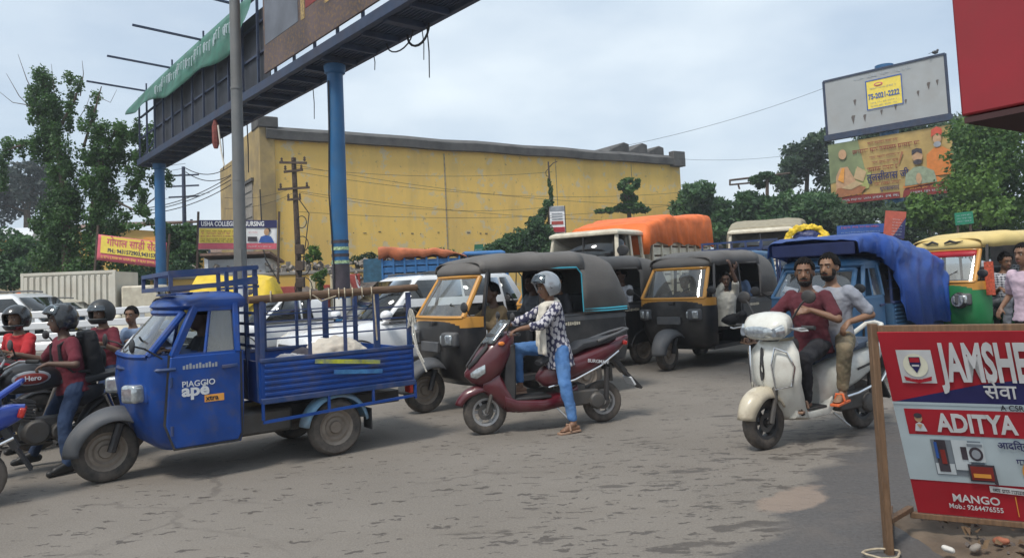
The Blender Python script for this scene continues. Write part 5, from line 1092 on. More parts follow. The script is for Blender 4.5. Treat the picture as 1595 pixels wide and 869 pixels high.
# load of sacks
def sackf(label, lx, ly, lz, r, rot, mat='sack'):
    o = MB().ell((0, 0, 0), r, 22, 14, rot).build('sack', mat); soft(o, .02, 3, .07); o.location = at_local(L1, A1, (lx, ly, lz)); tag(o, label, 'sack'); return o
sackf('cream woven sack humped up in the blue cargo tray', -2.05, .18, .86, (.36, .24, .22), (.2, .1, .6))
sackf('small pale sack lying low behind the blue side board', -1.55, .35, .80, (.25, .18, .17), (.1, .2, .2), M('sack_pale', (.6, .58, .58), .9, bump=.4, bscale=12))
sackf('dark bundle between the pale sacks in the blue cargo tray', -1.72, .15, .80, (.2, .2, .2), (0, .3, 0), M('sack_dark', (.06, .055, .07), .9, bump=.4, bscale=12))
person('driver sitting inside the blue cargo three-wheeler, dark shirt', L1, head_rz(A1), (-.84, .12, .74), 6, ((-.42, .36, 1.07), (-.42, -.12, 1.07)), ((-.45, .2, .33), (-.45, -.05, .33)), shirt='shirt_dark', skin='skin_dark', size=.93, voxel=.014)

# --- maroon scooter with woman
LS = G(757, 676); AS = 17.5
scooter('maroon maxi scooter with windscreen, ridden by the woman in blue jeans', LS, head_rz(AS), 'scooter_maroon', 'maxi')
wm = person('woman in leaf print tunic, cream scarf and silver helmet astride the maroon scooter', LS, head_rz(AS), (-.80, .07, .86), 7, ((-.27, .30, 1.05), (-.27, -.30, 1.05)), ((-.78, .40, .01), (-.38, -.10, .37)), torso_yaw=4, head=(4, 10), size=.93,
            shirt='kurti_leaf', sleeve='three', pants='jeans_light', shoes='sandal_tan', helmet=('helmet_silver', 'up'), woman=True, shirt_len=.24, voxel=.010, pants_end=.16, knee=((.5, .6, .1), (1, -.3, .6)), elbow=((-.5, .6, -1), (-.5, -.6, -1)))
# scarf: neck wrap and two hanging ends
P_, S_, sd_, fr_ = wm[1:5]
sc = MB(); nk = P_ + S_ * .485 * .93
sc.tube([nk + sd_ * .085 * math.cos(q) + fr_ * (.085 * math.sin(q) + .01) + S_ * (.012 * math.sin(q * 2) - .015 * math.sin(q)) for q in [2 * math.pi * i / 18 for i in range(18)]], .036, 10, closed=True)
for k_, (dy, ln) in enumerate(((.075, .50), (.03, .42))):
    pts = [nk + fr_ * .10 + sd_ * dy, nk + fr_ * .135 + sd_ * dy - V((0, 0, .14)), nk + fr_ * .155 + sd_ * (dy + .02) - V((0, 0, .3)), nk + fr_ * .16 + sd_ * (dy + .03) - V((0, 0, ln))]
    for w in (-.03, 0, .03): sc.tube([p + sd_ * w * (1 + i * .25) for i, p in enumerate(pts)], [.026, .03, .032, .026], 8)
soft(sc.build('scarf', 'scarf', wm[0]), .010, 4, .02)

# --- white scooter, two men
LW = G(1192, 699); AW = 30.5
scooter('scuffed white scooter carrying two men, chrome guards on its apron', LW, head_rz(AW), 'scooter_white', 'classic').scale = (1.05,) * 3
person('bearded man in maroon shirt riding the white scooter', LW, head_rz(AW), (-.72, 0, .87), 3, ((-.45, .16, 1.15), (-.22, -.33, 1.02)), ((-.40, .12, .30), (-.40, -.12, .30)), torso_yaw=8, head=(24, 2), size=.96, shirt='shirt_wine', pants='trouser_black', shoes='sandal_tan', beard=True, skin='skin_brown', voxel=.010,
       elbow=((-.6, 1.0, -.5), (-.5, -.6, -1)), palm=((-.6, -.4, -.4), None), knee=((1, .35, .3), (1, -.35, .3)))
pl = person('bearded man in grey tee and camouflage trousers riding pillion on the white scooter', LW, head_rz(AW), (-1.06, .01, .90), 2, ((-.92, .24, .98), (-.9, -.24, .98)), ((-.72, .26, .34), (-.72, -.26, .34)), torso_yaw=6, head=(4, 0), size=.97, shirt=M('tee_grey', (.27, .29, .34), .9, bump=.25, bscale=25, dirt=(.52, .51, .50), damt=.8, dscale=2.4), pants='camo', shoes='sandal_orange', beard=True, skin='skin_tan', voxel=.010,
            elbow=((-.8, .6, -.6), (-.8, -.6, -.6)), knee=((1, .75, .5), (1, -.75, .5)), pants_end=.14)

# --- auto rickshaws
AS_ = 1.05
def mk_auto(label, lp, wp, a, **k):
    loc = place(lp, wp, a, AS_); t = auto(label, loc, head_rz(a), group=None, **k); t.scale = (AS_,) * 3; return loc
wp = G(662, 642); LA1 = mk_auto('black and yellow auto rickshaw with grey hood beside the maroon scooter', (0, 0), wp, 34)
person('driver in loose tan shirt at the bar of the auto rickshaw behind the maroon scooter', LA1, head_rz(34), (-1.02, .22, .78), 10, ((-.46, .34, 1.07), (-.46, -.12, 1.07)), ((-.62, .30, .38), (-.62, -.05, .38)), size=.97, shirt='shirt_tan', sleeve='long', pants='lungi', skin='skin_dark', voxel=.012)
person('dark clothed passenger in the auto rickshaw behind the maroon scooter', LA1, head_rz(34), (-2.0, .25, .92), 4, ((-1.7, .4, .98), (-1.7, .1, .98)), ((-1.55, .35, .42), (-1.55, .1, .42)), size=.92, shirt='shirt_dark', skin='skin_brown', voxel=.014, head=(20, 0))
person('passenger in grey leaning on the rail of the auto rickshaw behind the maroon scooter', LA1, head_rz(34), (-1.95, -.25, .92), 6, ((-1.6, -.1, 1.0), (-1.6, -.4, 1.0)), ((-1.55, -.1, .42), (-1.55, -.35, .42)), size=.9, shirt='trouser_grey', skin='skin_dark', voxel=.014)
LA2 = mk_auto('auto rickshaw with all-grey hood squeezed between two others', (-1.35, .64), D(957, 440, 12.8), 36, trim='canopy_grey')
person('passenger in white shirt inside the middle auto rickshaw', LA2, head_rz(36), (-1.98, .30, .92), 2, ((-1.65, .42, .99), (-1.65, .15, .99)), ((-1.55, .4, .42), (-1.55, .15, .42)), size=.98, shirt='shirt_white', sleeve='long', pants='trouser_grey', skin='skin_dark', voxel=.014)
person('passenger in black beside the white shirt in the middle auto rickshaw', LA2, head_rz(36), (-1.62, .18, .92), 10, ((-1.4, .4, 1.0), (-1.4, .1, 1.0)), ((-1.3, .3, .42), (-1.3, .1, .42)), size=.92, shirt='shirt_dark', skin='skin_dark', voxel=.014)
wp = G(1040, 570, .08); LA3 = mk_auto('black and yellow auto rickshaw with a man hanging out of its side', (0, 0), wp, 46, trim='canopy_grey')
person('man in cream shirt sitting sideways with both arms up in the auto rickshaw doorway', LA3, head_rz(46), (-1.0, .56, .76), 2, ((-.86, .76, 1.70), (-1.12, .78, 1.70)), ((-.92, .92, .38), (-1.12, .94, .38)), torso_yaw=50, head=(-10, 6), size=.98, shirt='shirt_cream', pants='trouser_black', skin='skin_dark', shoes='sandal_tan', voxel=.012, knee=((.6, .8, .5), (.4, 1, .5)), elbow=((.3, 1, -.3), (-.3, 1, -.3)), palm=((0, -1, 0), (0, -1, 0)))
person('passenger in blue shirt on the rear seat behind the man hanging out', LA3, head_rz(46), (-2.0, .30, .92), 4, ((-1.7, .42, .99), (-1.7, .15, .99)), ((-1.55, .4, .42), (-1.55, .15, .42)), size=.95, shirt='shirt_blue', skin='skin_dark', voxel=.015)
person('driver in dark shirt beside the man hanging out of the auto rickshaw', LA3, head_rz(46), (-1.02, -.15, .78), 8, ((-.46, .1, 1.07), (-.46, -.34, 1.07)), ((-.62, .05, .38), (-.62, -.25, .38)), size=.95, shirt='shirt_dark', skin='skin_dark', voxel=.015)
# green and yellow one by the red stall
wp = D(1448, 500, 11.6); LA4 = mk_auto('green auto rickshaw with yellow roof and red strip across its screen', (0, 0), wp, 26, body='auto_green', upper='auto_yellow', hood='auto_roof_yellow', trim='auto_roof_yellow', band='auto_yellow', plate=False, quarter=False)
ga = [o for o in bpy.data.objects if o.name.startswith('auto_rickshaw')][-1]
MB().box((-2.62, 0, 1.35), (.05, 1.2, .7)).build('darkening_panel', 'black_plastic', ga)  # dark panel added to block the open back and darken the cabin
f0 = plan(-.395, 0, .56, 1.47, a0=-54, a1=54); f1 = plan(-.435, 0, .55, 1.56, a0=-54, a1=54)
MB().loft([[p + V((.02, 0, 0)) for p in f0], [p + V((.02, 0, 0)) for p in f1]], cap=False, closed=False).build('sun_strip', 'red_print', ga, solid=.006)
for sg in (-1, 1):
    MB().tube([(-.41, sg * .05, 1.68), (-.41, sg * .14, 1.71), (-.42, sg * .22, 1.685), (-.44, sg * .32, 1.70)], [.012, .022, .016, .006], 6).build('painted_scroll', 'black_paint', ga)
    MB().lathe([(.085, 0), (.095, .03), (.09, .05)], (-.115, sg * .40, .84), (1, 0, .05), 18, True).build('round_headlight', 'lens_clear', ga)
    MB().lathe([(.098, 0), (.12, -.01), (.098, .055)], (-.12, sg * .40, .84), (1, 0, .05), 18).build('headlight_ring', 'black_plastic', ga)
gl = tag(MB().loft([[V((.06 * math.cos(q) * (1 + .3 * math.sin(3 * q)), .06 * math.sin(q), z)) for q in [2 * math.pi * i / 10 for i in range(10)]] for z in (0, -.15, -.35, -.5)]).build('garland', M('garland_red', (.55, .10, .05), .8, var=.4, scale=30, bump=.6)), 'red garland hanging at the pillar of the green auto rickshaw', 'garland')
gl.location = at_local(LA4, 26, (-.42 * 1.05, .72, 1.45))
for i, (x, y, lab, a_) in enumerate(((-1.15, .45, 'man in checked shirt sitting sideways at the door of the green auto rickshaw', 60), (-1.9, .42, 'second man in checked shirt on the rear seat of the green auto rickshaw', 30))):
    person(lab, LA4, head_rz(26), (x, y, .80 + .1 * i), 14 - 6 * i, ((x + .15, y + .36, .95), (x + .32, y + .2, .98)), ((x + .2, y + .36, .36), (x + .33, y + .25, .36)), torso_yaw=a_, head=(0, 12), size=.98, shirt='check_shirt', pants='trouser_grey', skin='skin_brown', voxel=.013, knee=((.6, .8, .5), (.6, .8, .5)))
pk = D(1612, 560, 8.8); pk.z = gz(pk.x, pk.y)
pk_ = person('pedestrian in pale pink shirt walking past the green auto rickshaw', pk, R(200), (0, 0, .92), 2, ((.04, .30, .86), (.12, -.30, .9)), ((.16, .1, .0), (-.16, -.1, .0)), size=1.0, shirt='shirt_pink', pants='trouser_black', skin='skin_brown', voxel=.012, knee=((1, 0, .2), (1, 0, .2)))
bt = tag(MB().lathe([(.02, 0), (.035, .03), (.035, .2), (.014, .25), (.014, .28)], (0, 0, 0), (0, .15, 1), 12, True).build('bottle', M('bottle_lime', (.6, .65, .25), .4, var=.1)), 'pale lime bottle held by the pedestrian in pink', 'bottle')
bt.matrix_world = Matrix.Translation(pk) @ Matrix.Rotation(R(200), 4, 'Z') @ Matrix.Translation(V((.05, .32, .58)))

# --- second cargo truck under a blue tarpaulin
A2 = 40; L2 = place((0, 0), D(1250, 500, 10.2), A2)
cargo_trike('faded light blue cargo three-wheeler loaded under a blue tarpaulin', L2, head_rz(A2), 'ape_lightblue', 'ape_blue_rail', rack=False, planks=False, glass='windshield').scale = (1.06,) * 3
person('driver behind the dusty windscreen of the light blue cargo three-wheeler', L2, head_rz(A2), (-.9, .05, .80), 4, ((-.44, .3, 1.13), (-.44, -.25, 1.13)), ((-.5, .2, .4), (-.5, -.1, .4)), size=.95, shirt='shirt_white', skin='skin_brown', voxel=.014)
def tarpf():
    t = MB(); sec = [(-.34, 1.60, 1.80, .58), (-.55, 1.60, 1.84, .60), (-.9, 1.52, 1.86, .64), (-1.12, 1.30, 1.87, .67), (-1.20, .66, 1.87, .70), (-1.6, .62, 1.80, .71), (-2.1, .60, 1.70, .72), (-2.5, .60, 1.60, .715), (-2.72, .60, 1.53, .71), (-2.79, .62, 1.40, .70), (-2.82, .62, .90, .69)]
    rings = []
    for x, zl, zt, hw in sec:
        r = []
        for i, p in enumerate(arch(x, zl, zt, hw, 56, .22)):
            hang = max(0, (1.5 - p.z)) / .9; f = .045 * math.sin(p.x * 9 + p.z * 4) * hang + .05 * mnoise.noise(V((p.x * 3, p.y * 2, p.z * 3)))
            r.append(p + V((.02 * mnoise.noise(p * 3), math.copysign(f, p.y) + math.copysign(.05 * hang * (.5 + .5 * math.sin(p.x * 7)), p.y), (.05 * math.sin(p.x * 9) * hang if p.z < .75 else .025 * mnoise.noise(p * 3.1)))))
        rings.append(r)
    fine = []
    for a, b in zip(rings[:-1], rings[1:]):
        for k_ in range(7): fine.append([p.lerp(q, k_ / 7) for p, q in zip(a, b)])
    fine.append(rings[-1]); fine = [[p + V((0, math.copysign(.13 * (.45 - abs(mnoise.noise(V((p.x * 3.2 + p.z * 2.4, p.z * 1.1 - p.x * .9, 3))))) + .06 * (.3 - abs(mnoise.noise(V((p.x * 7 + p.z * 5, p.z * 2, 9))))), p.y), .09 * (.4 - abs(mnoise.noise(V((p.x * 3 - p.y * 2, p.y * 3, 7))))))) for p in r] for r in fine]
    t.loft(fine, cap=False, closed=False)
    back = fine[-1]; t.loft([back, [p + V((-.03, 0, 0)) * 1 if p.z < .9 else p + V((-.03, -p.y * .15, -.15)) for p in back]], cap=False, closed=False)
    o = t.build('tarpaulin', 'tarp_blue', angle=70, solid=.006); o.location = L2; o.rotation_euler = (0, 0, head_rz(A2)); o.scale = (1.06,) * 3
    tag(o, 'bright blue tarpaulin draped over the load and cab of a cargo three-wheeler', 'tarpaulin')
    MB().box((-.36, 0, 1.70), (.03, 1.16, .17)).build('front_fold', 'tarp_navy', o, bevel=.02)
    c = MB().add([(-2.7, .74, 1.1), (-2.93, .86, .86), (-2.95, .88, .76), (-2.7, .76, .68)], [(0, 1, 2, 3)]).build('loose_corner', 'tarp_blue', o, solid=.006)
    MB().box((-2.94, .88, .81), (.05, .05, .07), (.3, .3, .4)).build('tie', 'white', c)
    load = MB().loft([arch(x, .64, z, .62, 14, .5) for x, z in ((-1.2, 1.5), (-1.8, 1.5), (-2.5, 1.35), (-2.62, 1.3))]).build('load', 'sack_dark'); load.location = L2; load.rotation_euler = (0, 0, head_rz(A2)); load.scale = (1.06,) * 3; tag(load, 'bulky load filling the tray beneath the blue tarpaulin', 'load')
    # the support rails hold the sheet up
tarpf()

# --- motorcycles on the left
LM = V((-4.90, 6.55, 0)); AM = 44
motorcycle('black motorcycle with maroon tank decal stopped beside the blue cargo truck', LM, head_rz(AM), 'black_paint', hero=True)
p4 = person('rider in maroon polo and black helmet with a backpack on the black motorcycle', LM, head_rz(AM), (-.86, .02, .79), 9, ((-.56, .27, .96), (-.42, -.34, 1.06)), ((-.70, .34, .01), (-.55, -.36, .01)), torso_yaw=6, head=(-4, 0), size=.89, shirt='shirt_maroon', pants='jeans', helmet=('helmet_black', 'up'), skin='skin_dark', voxel=.010, curl=1.1, elbow=((-1, .7, -.4), (-.3, -.7, -1)), knee=((.8, .6, .2), (.8, -.6, .2)))
backpack('black backpack on the rider in maroon polo', p4)
LM2 = V((-5.95, 7.6, 0)); AM2 = 50
motorcycle('grey motorcycle with red lettering ridden by the man in the red T-shirt', LM2, head_rz(AM2), 'grey_plastic', accent='red_print')
person('rider in bright red T-shirt and black helmet at the edge of the traffic', LM2, head_rz(AM2), (-.78, 0, .80), 6, ((-.44, .35, 1.05), (-.44, -.35, 1.05)), ((-.62, .3, .01), (-.6, -.34, .01)), torso_yaw=22, head=(12, 2), size=.88, shirt='shirt_red', pants='jeans', helmet=('helmet_black', 'full'), skin='skin_brown', voxel=.011, knee=((.8, .6, .2), (.8, -.6, .2)))
AM3 = 62; LM3 = place((-.9, 0), (-4.72, 8.75), AM3)
motorcycle('motorcycle carrying a helmeted man and two schoolboys', LM3, head_rz(AM3), 'black_paint', accent='grey_print')
person('helmeted rider in maroon shirt with two schoolboys behind him', LM3, head_rz(AM3), (-.78, 0, .80), 4, ((-.45, .34, 1.06), (-.44, -.35, 1.05)), ((-.66, .3, .1), (-.66, -.3, .1)), torso_yaw=4, head=(10, 0), size=.90, shirt='shirt_maroon', pants='jeans', helmet=('helmet_matte', 'half'), skin='skin_brown', voxel=.012)
person('schoolboy in pale blue shirt hidden behind the helmeted rider', LM3, head_rz(AM3), (-1.12, .02, .82), 2, ((-.95, .2, 1.05), (-.95, -.2, 1.1)), ((-.95, .3, .45), (-.95, -.3, .45)), head=(30, 0), size=.80, shirt='shirt_blue', pants='trouser_grey', voxel=.013, skin='skin_brown')
sb_ = person('schoolboy in blue shirt and navy vest at the back of the motorcycle', LM3, head_rz(AM3), (-1.45, .05, .86), 0, ((-1.28, .22, 1.12), (-1.28, -.2, 1.12)), ((-1.25, .3, .5), (-1.25, -.3, .5)), head=(24, 0), size=.84, shirt='shirt_blue', sleeve='long', pants='trouser_grey', voxel=.012, skin='skin_tan')
P_, S_, sd_, fr_ = sb_[1:5]
MB().loft([[P_ + S_ * tt * .84 + sd_ * (a + .028) * math.cos(q) + fr_ * (b + .028) * math.sin(q) for q in [2 * math.pi * i / 18 for i in range(18)]] for tt, a, b in ((-.02, .14, .11), (.12, .125, .095), (.25, .135, .10), (.38, .14, .095))], cap=False).build('vest', 'vest_navy', sb_[0])
LB = place((-1.28, 0), G(-42, 792), 30)
scooter('blue scooter cut off at the edge of the road beside the black motorcycle', LB, head_rz(30), 'scooter_blue', 'classic')
person('rider in white shirt on the blue scooter', LB, head_rz(30), (-.95, 0, .86), 4, ((-.22, .33, 1.02), (-.22, -.33, 1.02)), ((-1.0, .38, .02), (-.4, -.12, .3)), size=.97, shirt='shirt_white', pants='trouser_black', skin='skin_brown', voxel=.012, knee=((.4, .8, .1), (1, -.3, .5)))

# --- cars
LC1 = place((-1.42, 1.02), D(614, 488, 12.1), 36); car('white SUV with large door mirror beyond the blue cargo tray', LC1, head_rz(36), suv=True, L_=4.45, hw=.92, H=1.74)
LC2 = place((-2.6, 0), D(470, 470, 17.5), 40); car('white sedan with curved roof beside the yellow tarpaulin', LC2, head_rz(40), suv=False, L_=4.1, hw=.86, H=1.50, cowl=-1.2, roof0=-1.95)
LC3 = D(238, 480, 13.6); LC3.z = 0; car('white SUV behind the motorcyclists, facing away from the warehouse', LC3, R(8), suv=True, L_=4.5, hw=.9, H=1.74)
LC4 = D(250, 470, 18.0); LC4.z = 0; car('cream hatchback half hidden behind the white SUV and blue post', LC4, R(10), 'cream_paint', suv=True, L_=3.7, hw=.82, H=1.62)
p = D(672, 440, 15.8); p.z = 0
person('helmeted person in white shirt beyond the roof of the white SUV', p, R(230), (0, 0, .96), 0, None, ((.05, .12, 0), (.05, -.12, 0)), shirt='shirt_white', helmet=('helmet_black', 'full'), skin='skin_brown', voxel=.015, size=1.06)

# --- trucks
def truck(label, loc, rz, cabm='cream_paint', bodym='cream_paint', hw=1.0, cz=(.75, 2.68), bl=(-1.75, -5.6), bz=(1.1, 2.55), tarp=None, tz=3.35, tl=2.25, group=None, plank=True):
    t = thing('truck', label, 'truck', loc, rz, group)
    z0, z1 = cz; c0 = MB(); belt = lerp(z0, z1, .56)
    MB().loft([[V((x, y, z)) for x, y in ((-.02 - .10 * f, -hw + .06 * f), (-.02 - .10 * f, hw - .06 * f), (-1.55, hw - .06 * f), (-1.55, -hw + .06 * f))] for z, f in ((z0, 0), (belt, 0))]).build('cab', cabm, t, bevel=.06, seg=3)
    for sx, x in ((0, -.08), (1, -.86), (2, -1.48)):
        for sg in (-1, 1): MB().beam((x, sg * (hw - .05), belt - .03), (x - (.17 if sx == 0 else 0), sg * (hw - .12), z1 - .08), .09, .08).build('pillar', cabm, t, bevel=.01)
    MB().loft([[V((x, y, z)) for x, y in ((-.20 + d, -hw + .09 - d), (-.20 + d, hw - .09 + d), (-1.56, hw - .09 + d), (-1.56, -hw + .09 - d))] for z, d in ((z1 - .1, .06), (z1 - .02, .06), (z1 + .04, -.06))]).build('cab_roof', cabm, t, bevel=.02)
    MB().add([(-.085, -hw + .1, belt), (-.085, hw - .1, belt), (-.24, hw - .16, z1 - .09), (-.24, -hw + .16, z1 - .09)], [(0, 1, 2, 3)]).build('windshield', 'car_glass', t, solid=.01)
    MB().beam((-.145, 0, belt), (-.20, 0, z1 - .09), .03, .04).build('screen_divider', 'black_plastic', t)
    for sg in (-1, 1):
        MB().add([(-.2, sg * (hw - .04), belt), (-.84, sg * (hw - .04), belt), (-.84, sg * (hw - .11), z1 - .1), (-.33, sg * (hw - .11), z1 - .1)], [(0, 1, 2, 3)]).build('side_window', 'car_glass', t, solid=.01)
        MB().lathe([(.10, 0), (.11, .03), (.09, .05)], (.0, sg * (hw - .25), z0 + .25), (1, 0, 0), 14, True).build('headlight', 'lens_clear', t)
        for x in (-.75, bl[1] + 1.2): wheel(t, x, sg * (hw - .12), .42, .24)
        mirror(t, (-.05, sg * hw, belt + .1), (.12, sg * (hw + .22), belt + .35), r=.12)
    MB().box((-1.52, 0, (belt + z1) / 2), (.05, 2 * hw - .2, z1 - belt)).build('cab_back', cabm, t)
    MB().box((.02, 0, z0 - .05), (.14, 2 * hw, .22)).build('bumper', 'black_plastic', t, bevel=.03)
    MB().box(((bl[0] + bl[1]) / 2, 0, .85), (bl[0] - bl[1] + 1, .8, .22)).build('chassis', 'black_plastic', t)
    MB().box(((bl[0] + bl[1]) / 2, 0, bz[0]), (bl[0] - bl[1], 2 * hw + .1, .1)).build('bed', 'wood_dark', t)
    n = max(3, int((bz[1] - bz[0]) / .21))
    for sg in (-1, 1):
        if plank:
            for i in range(n): MB().box(((bl[0] + bl[1]) / 2, sg * (hw + .05), bz[0] + .12 + i * (bz[1] - bz[0]) / n), (bl[0] - bl[1], .035, (bz[1] - bz[0]) / n - .045)).build('side_plank', bodym, t, bevel=.006)
        k_ = 0; x = bl[0]
        while x >= bl[1] - .01: MB().box((x, sg * (hw + .085), (bz[0] + bz[1]) / 2), (.06, .05, bz[1] - bz[0] + .1)).build('side_post', bodym, t); x -= (bl[0] - bl[1]) / 7
    for x in bl: MB().box((x, 0, (bz[0] + bz[1]) / 2), (.05, 2 * hw + .05, bz[1] - bz[0])).build('end_board', bodym, t)
    if tarp:
        m = MB(); N = 80; rg = []
        for i in range(N + 1):
            u = i / N; x = lerp(bl[0] + .25, bl[1] - .12, u); top = tz + .03 * math.sin(u * 9) - .25 * (1 - min(1, u * 3)) + .14 * u; edge = tl + .16 * mnoise.noise(V((u * 7, 2, 1))) + .10 * abs(math.sin(u * math.pi * 4))
            rg.append([p + V((0, math.copysign((.07 * math.sin(x * 7 + 2 * mnoise.noise(V((x, 0, 3)))) + .03 * math.sin(x * 17)) * max(0, min(1, (tz - .15 - p.z))) + .05 * mnoise.noise(p * 2.5), p.y), (.05 * (.4 - abs(mnoise.noise(p * 1.5))) + .025 * mnoise.noise(p * 4)) * (1 if p.z > tl + .2 else .4))) for p in arch(x, edge, top, hw + .14, 40, .2)])
        m.loft(rg, cap=False, closed=False)
        fr0 = rg[0]; m.loft([fr0, [V((p.x + .03, p.y * .97, max(bz[0] + 1.0, p.z - .9))) for p in fr0]], cap=False, closed=False)
        o = m.build('tarpaulin', tarp, None, angle=70, solid=.008); o.location = loc; o.rotation_euler = (0, 0, rz)
        return t, o
    return t, None
LT1 = place((-.05, .95), D(962, 440, 17.3), 54)
_, tp = truck('old cream truck with a plank body and an orange covered load', LT1, head_rz(54), tarp='tarp_orange', tz=3.12, tl=2.3)
tag(tp, 'large orange tarpaulin over the plank-sided truck', 'tarpaulin')
LT2 = place((0, 0), D(1188, 440, 22.5), 66)
t2, tp = truck('cream truck with a beige canvas top behind the auto rickshaws', LT2, head_rz(66), bl=(-1.6, -4.6), bz=(1.1, 2.2), cz=(.7, 2.62), tarp='canvas_beige', tz=3.0, tl=2.15)
tag(tp, 'beige canvas hood stretched over the cream truck behind the auto rickshaws', 'canvas')
LT3 = D(790, 440, 26.5); LT3.z = 0
t3, tp = truck('blue truck with a slatted body parked before the yellow warehouse', LT3, head_rz(-172), 'truck_blue', 'truck_blue', bl=(-1.75, -4.35), bz=(1.1, 2.5), cz=(.7, 2.65), tarp='tarp_orange_hazed', tz=2.78, tl=2.5)
tag(tp, 'orange sheet over the load of the blue slatted truck', 'tarpaulin')
# small box truck on the left
def box_truck():
    p = D(58, 470, 21.5); p.z = 0; t = thing('box_truck', 'small truck with a cream corrugated container box beyond the white SUV', 'truck', p, R(6))
    MB().box((1.25, 0, 1.55), (2.5, 1.6, 1.65)).build('container', 'cont_cream', t)
    for i in range(15): MB().box((.12 + i * .162, -.82, 1.55), (.09, .05, 1.5)).build('corrugation', 'cont_cream', t, bevel=.01)
    MB().box((1.25, -.81, 2.38), (2.54, .06, .08)).build('top_rail', 'cont_cream', t)
    for x in (.03, 2.47): MB().box((x, -.81, 1.55), (.08, .07, 1.7)).build('corner_post', 'cont_cream', t)
    MB().loft([[V((x, y, z)) for x, y in ((2.62, -.75), (2.62, .75), (3.9 - d, .7), (3.9 - d, -.7))] for z, d in ((.5, 0), (1.2, 0), (1.95, .5))]).build('cab', 'cream_paint', t, bevel=.05)
    MB().add([(3.88, -.6, 1.24), (3.88, .6, 1.24), (3.48, .6, 1.86), (3.48, -.6, 1.86)], [(0, 1, 2, 3)]).build('windshield', 'car_glass', t, solid=.02)
    for x in (.6, 3.2):
        for y in (-.7, .7): wheel(t, x, y, .32, .2)
box_truck()
# blue cargo three-wheeler farther back: only its roof and rack show
L5 = place((0, 0), D(1128, 440, 15.3), 50); L5.z = .25
cargo_trike('blue cargo three-wheeler with a roof rack behind the auto rickshaw with the hanging man', L5, head_rz(50), 'ape_lightblue', 'ape_blue_rail', rack=True, planks=False).scale = (1.1,) * 3
# white van carrying a bundle
p = D(1266, 440, 16.5); p.z = .2
t = thing('van', 'white van with a yellow bundle on its roof', 'van', p, head_rz(60))
MB().loft([[V((x, y, z)) for x, y in ((.9 - d, -.75 + d * .3), (.9 - d, .75 - d * .3), (-2.4, .75 - d * .3), (-2.4, -.75 + d * .3))] for z, d in ((.35, 0), (1.1, .05), (1.95, .55))]).build('body', 'white_paint', t, bevel=.08, seg=3)
MB().add([(.83, -.6, 1.16), (.83, .6, 1.16), (.44, .55, 1.8), (.44, -.55, 1.8)], [(0, 1, 2, 3)]).build('windshield', 'car_glass', t, solid=.03)
for x in (.3, -1.8):
    for y in (-.68, .68): wheel(t, x, y, .3, .18)
for y in (-1, 1): MB().box((-1.2, y * .64, 1.5), (1.9, .02, .5)).build('side_window', 'car_glass', t); MB().lathe([(.09, 0), (.1, .04)], (.89, y * .5, .85), (1, 0, 0), 12, True).build('headlight', 'lens_clear', t)
bu = thing('cloth_bundle', 'yellow and navy cloth bundle tied on the van roof', 'bundle', (p.x + .05, p.y + .3, p.z + 1.96), R(-30))
soft(MB().tube([(.48 * math.cos(q), .1 * math.sin(q * 2), .10 + .30 * math.sin(q)) for q in [math.pi * i / 12 for i in range(13)]], .08, 10).capsule((-.5, -.05, .06), (-.3, .05, .08), .09, .07).capsule((.25, 0, .08), (.5, 0, .04), .11, .07).build('yellow_cloth', 'tarp_yellow', bu), .02, 2, .16); bu.scale = (.85,) * 3
soft(MB().ell((0, .05, .14), (.36, .22, .2)).build('navy_cloth', 'tarp_navy', bu), .025, 3, .05)
# yellow sheeted handcart behind the cargo truck
p = D(372, 450, 19.0); p.z = 0
t = thing('sheeted_cart', 'handcart covered by a plain yellow tarpaulin', 'cart', p, R(5))
MB().grid(lambda u, v: (lerp(-1.15, 1.05, u), lerp(-.7, .7, v) + .04 * math.sin(u * 20), 1.35 + (.95 - .35 * abs(2 * v - 1) ** 2) * (1 - .12 * u) * min(1, 8 * min(u + .05, 1.05 - u)) * min(1, 6 * min(v + .02, 1.02 - v)) - .2 + .06 * mnoise.noise(V((u * 6, v * 4, 0)))), 34, 16).build('cover', 'tarp_yellow', t, solid=.01)
MB().box((0, 0, .95), (2.1, 1.3, .1)).build('deck', 'wood_dark', t)
MB().box((0, 0, 1.35), (1.9, 1.1, .7)).build('load', 'sack_dark', t, bevel=.08)
for x in (-.7, .7):
    for y in (-.6, .6): wheel(t, x, y, .38, .07, 'dark')
# ---------------------------------------------------------------- foliage
def leafmat(name, c1, c2, trans=.35):
    m = bpy.data.materials.new(name); m.use_nodes = True; t = m.node_tree; k = t.links.new; b = t.nodes['Principled BSDF']; b.inputs['Roughness'].default_value = .55
    at = t.nodes.new('ShaderNodeAttribute'); at.attribute_name = 'tone'
    x = t.nodes.new('ShaderNodeMix'); x.data_type = 'RGBA'; x.inputs['A'].default_value = (*c1, 1); x.inputs['B'].default_value = (*c2, 1); k(at.outputs['Fac'], x.inputs['Factor'])
    tr = t.nodes.new('ShaderNodeBsdfTranslucent'); k(x.outputs['Result'], tr.inputs[0]); k(x.outputs['Result'], b.inputs['Base Color'])
    ms = t.nodes.new('ShaderNodeMixShader'); ms.inputs[0].default_value = trans; k(b.outputs[0], ms.inputs[1]); k(tr.outputs[0], ms.inputs[2]); k(ms.outputs[0], t.nodes['Material Output'].inputs[0]); MATS[name] = m
leafmat('leaf_vine', (.026, .072, .020), (.085, .19, .042)); leafmat('leaf_dark', (.026, .056, .028), (.07, .125, .05)); leafmat('leaf_bright', (.05, .12, .025), (.15, .27, .05)); leafmat('leaf_hedge', (.024, .070, .028), (.085, .18, .06)); leafmat('leaf_far', (.035, .055, .05), (.06, .085, .075))
M('bark', (.10, .08, .06), .95, var=.3, scale=8, bump=.6, bscale=20); M('twig', (.13, .11, .09), .9)
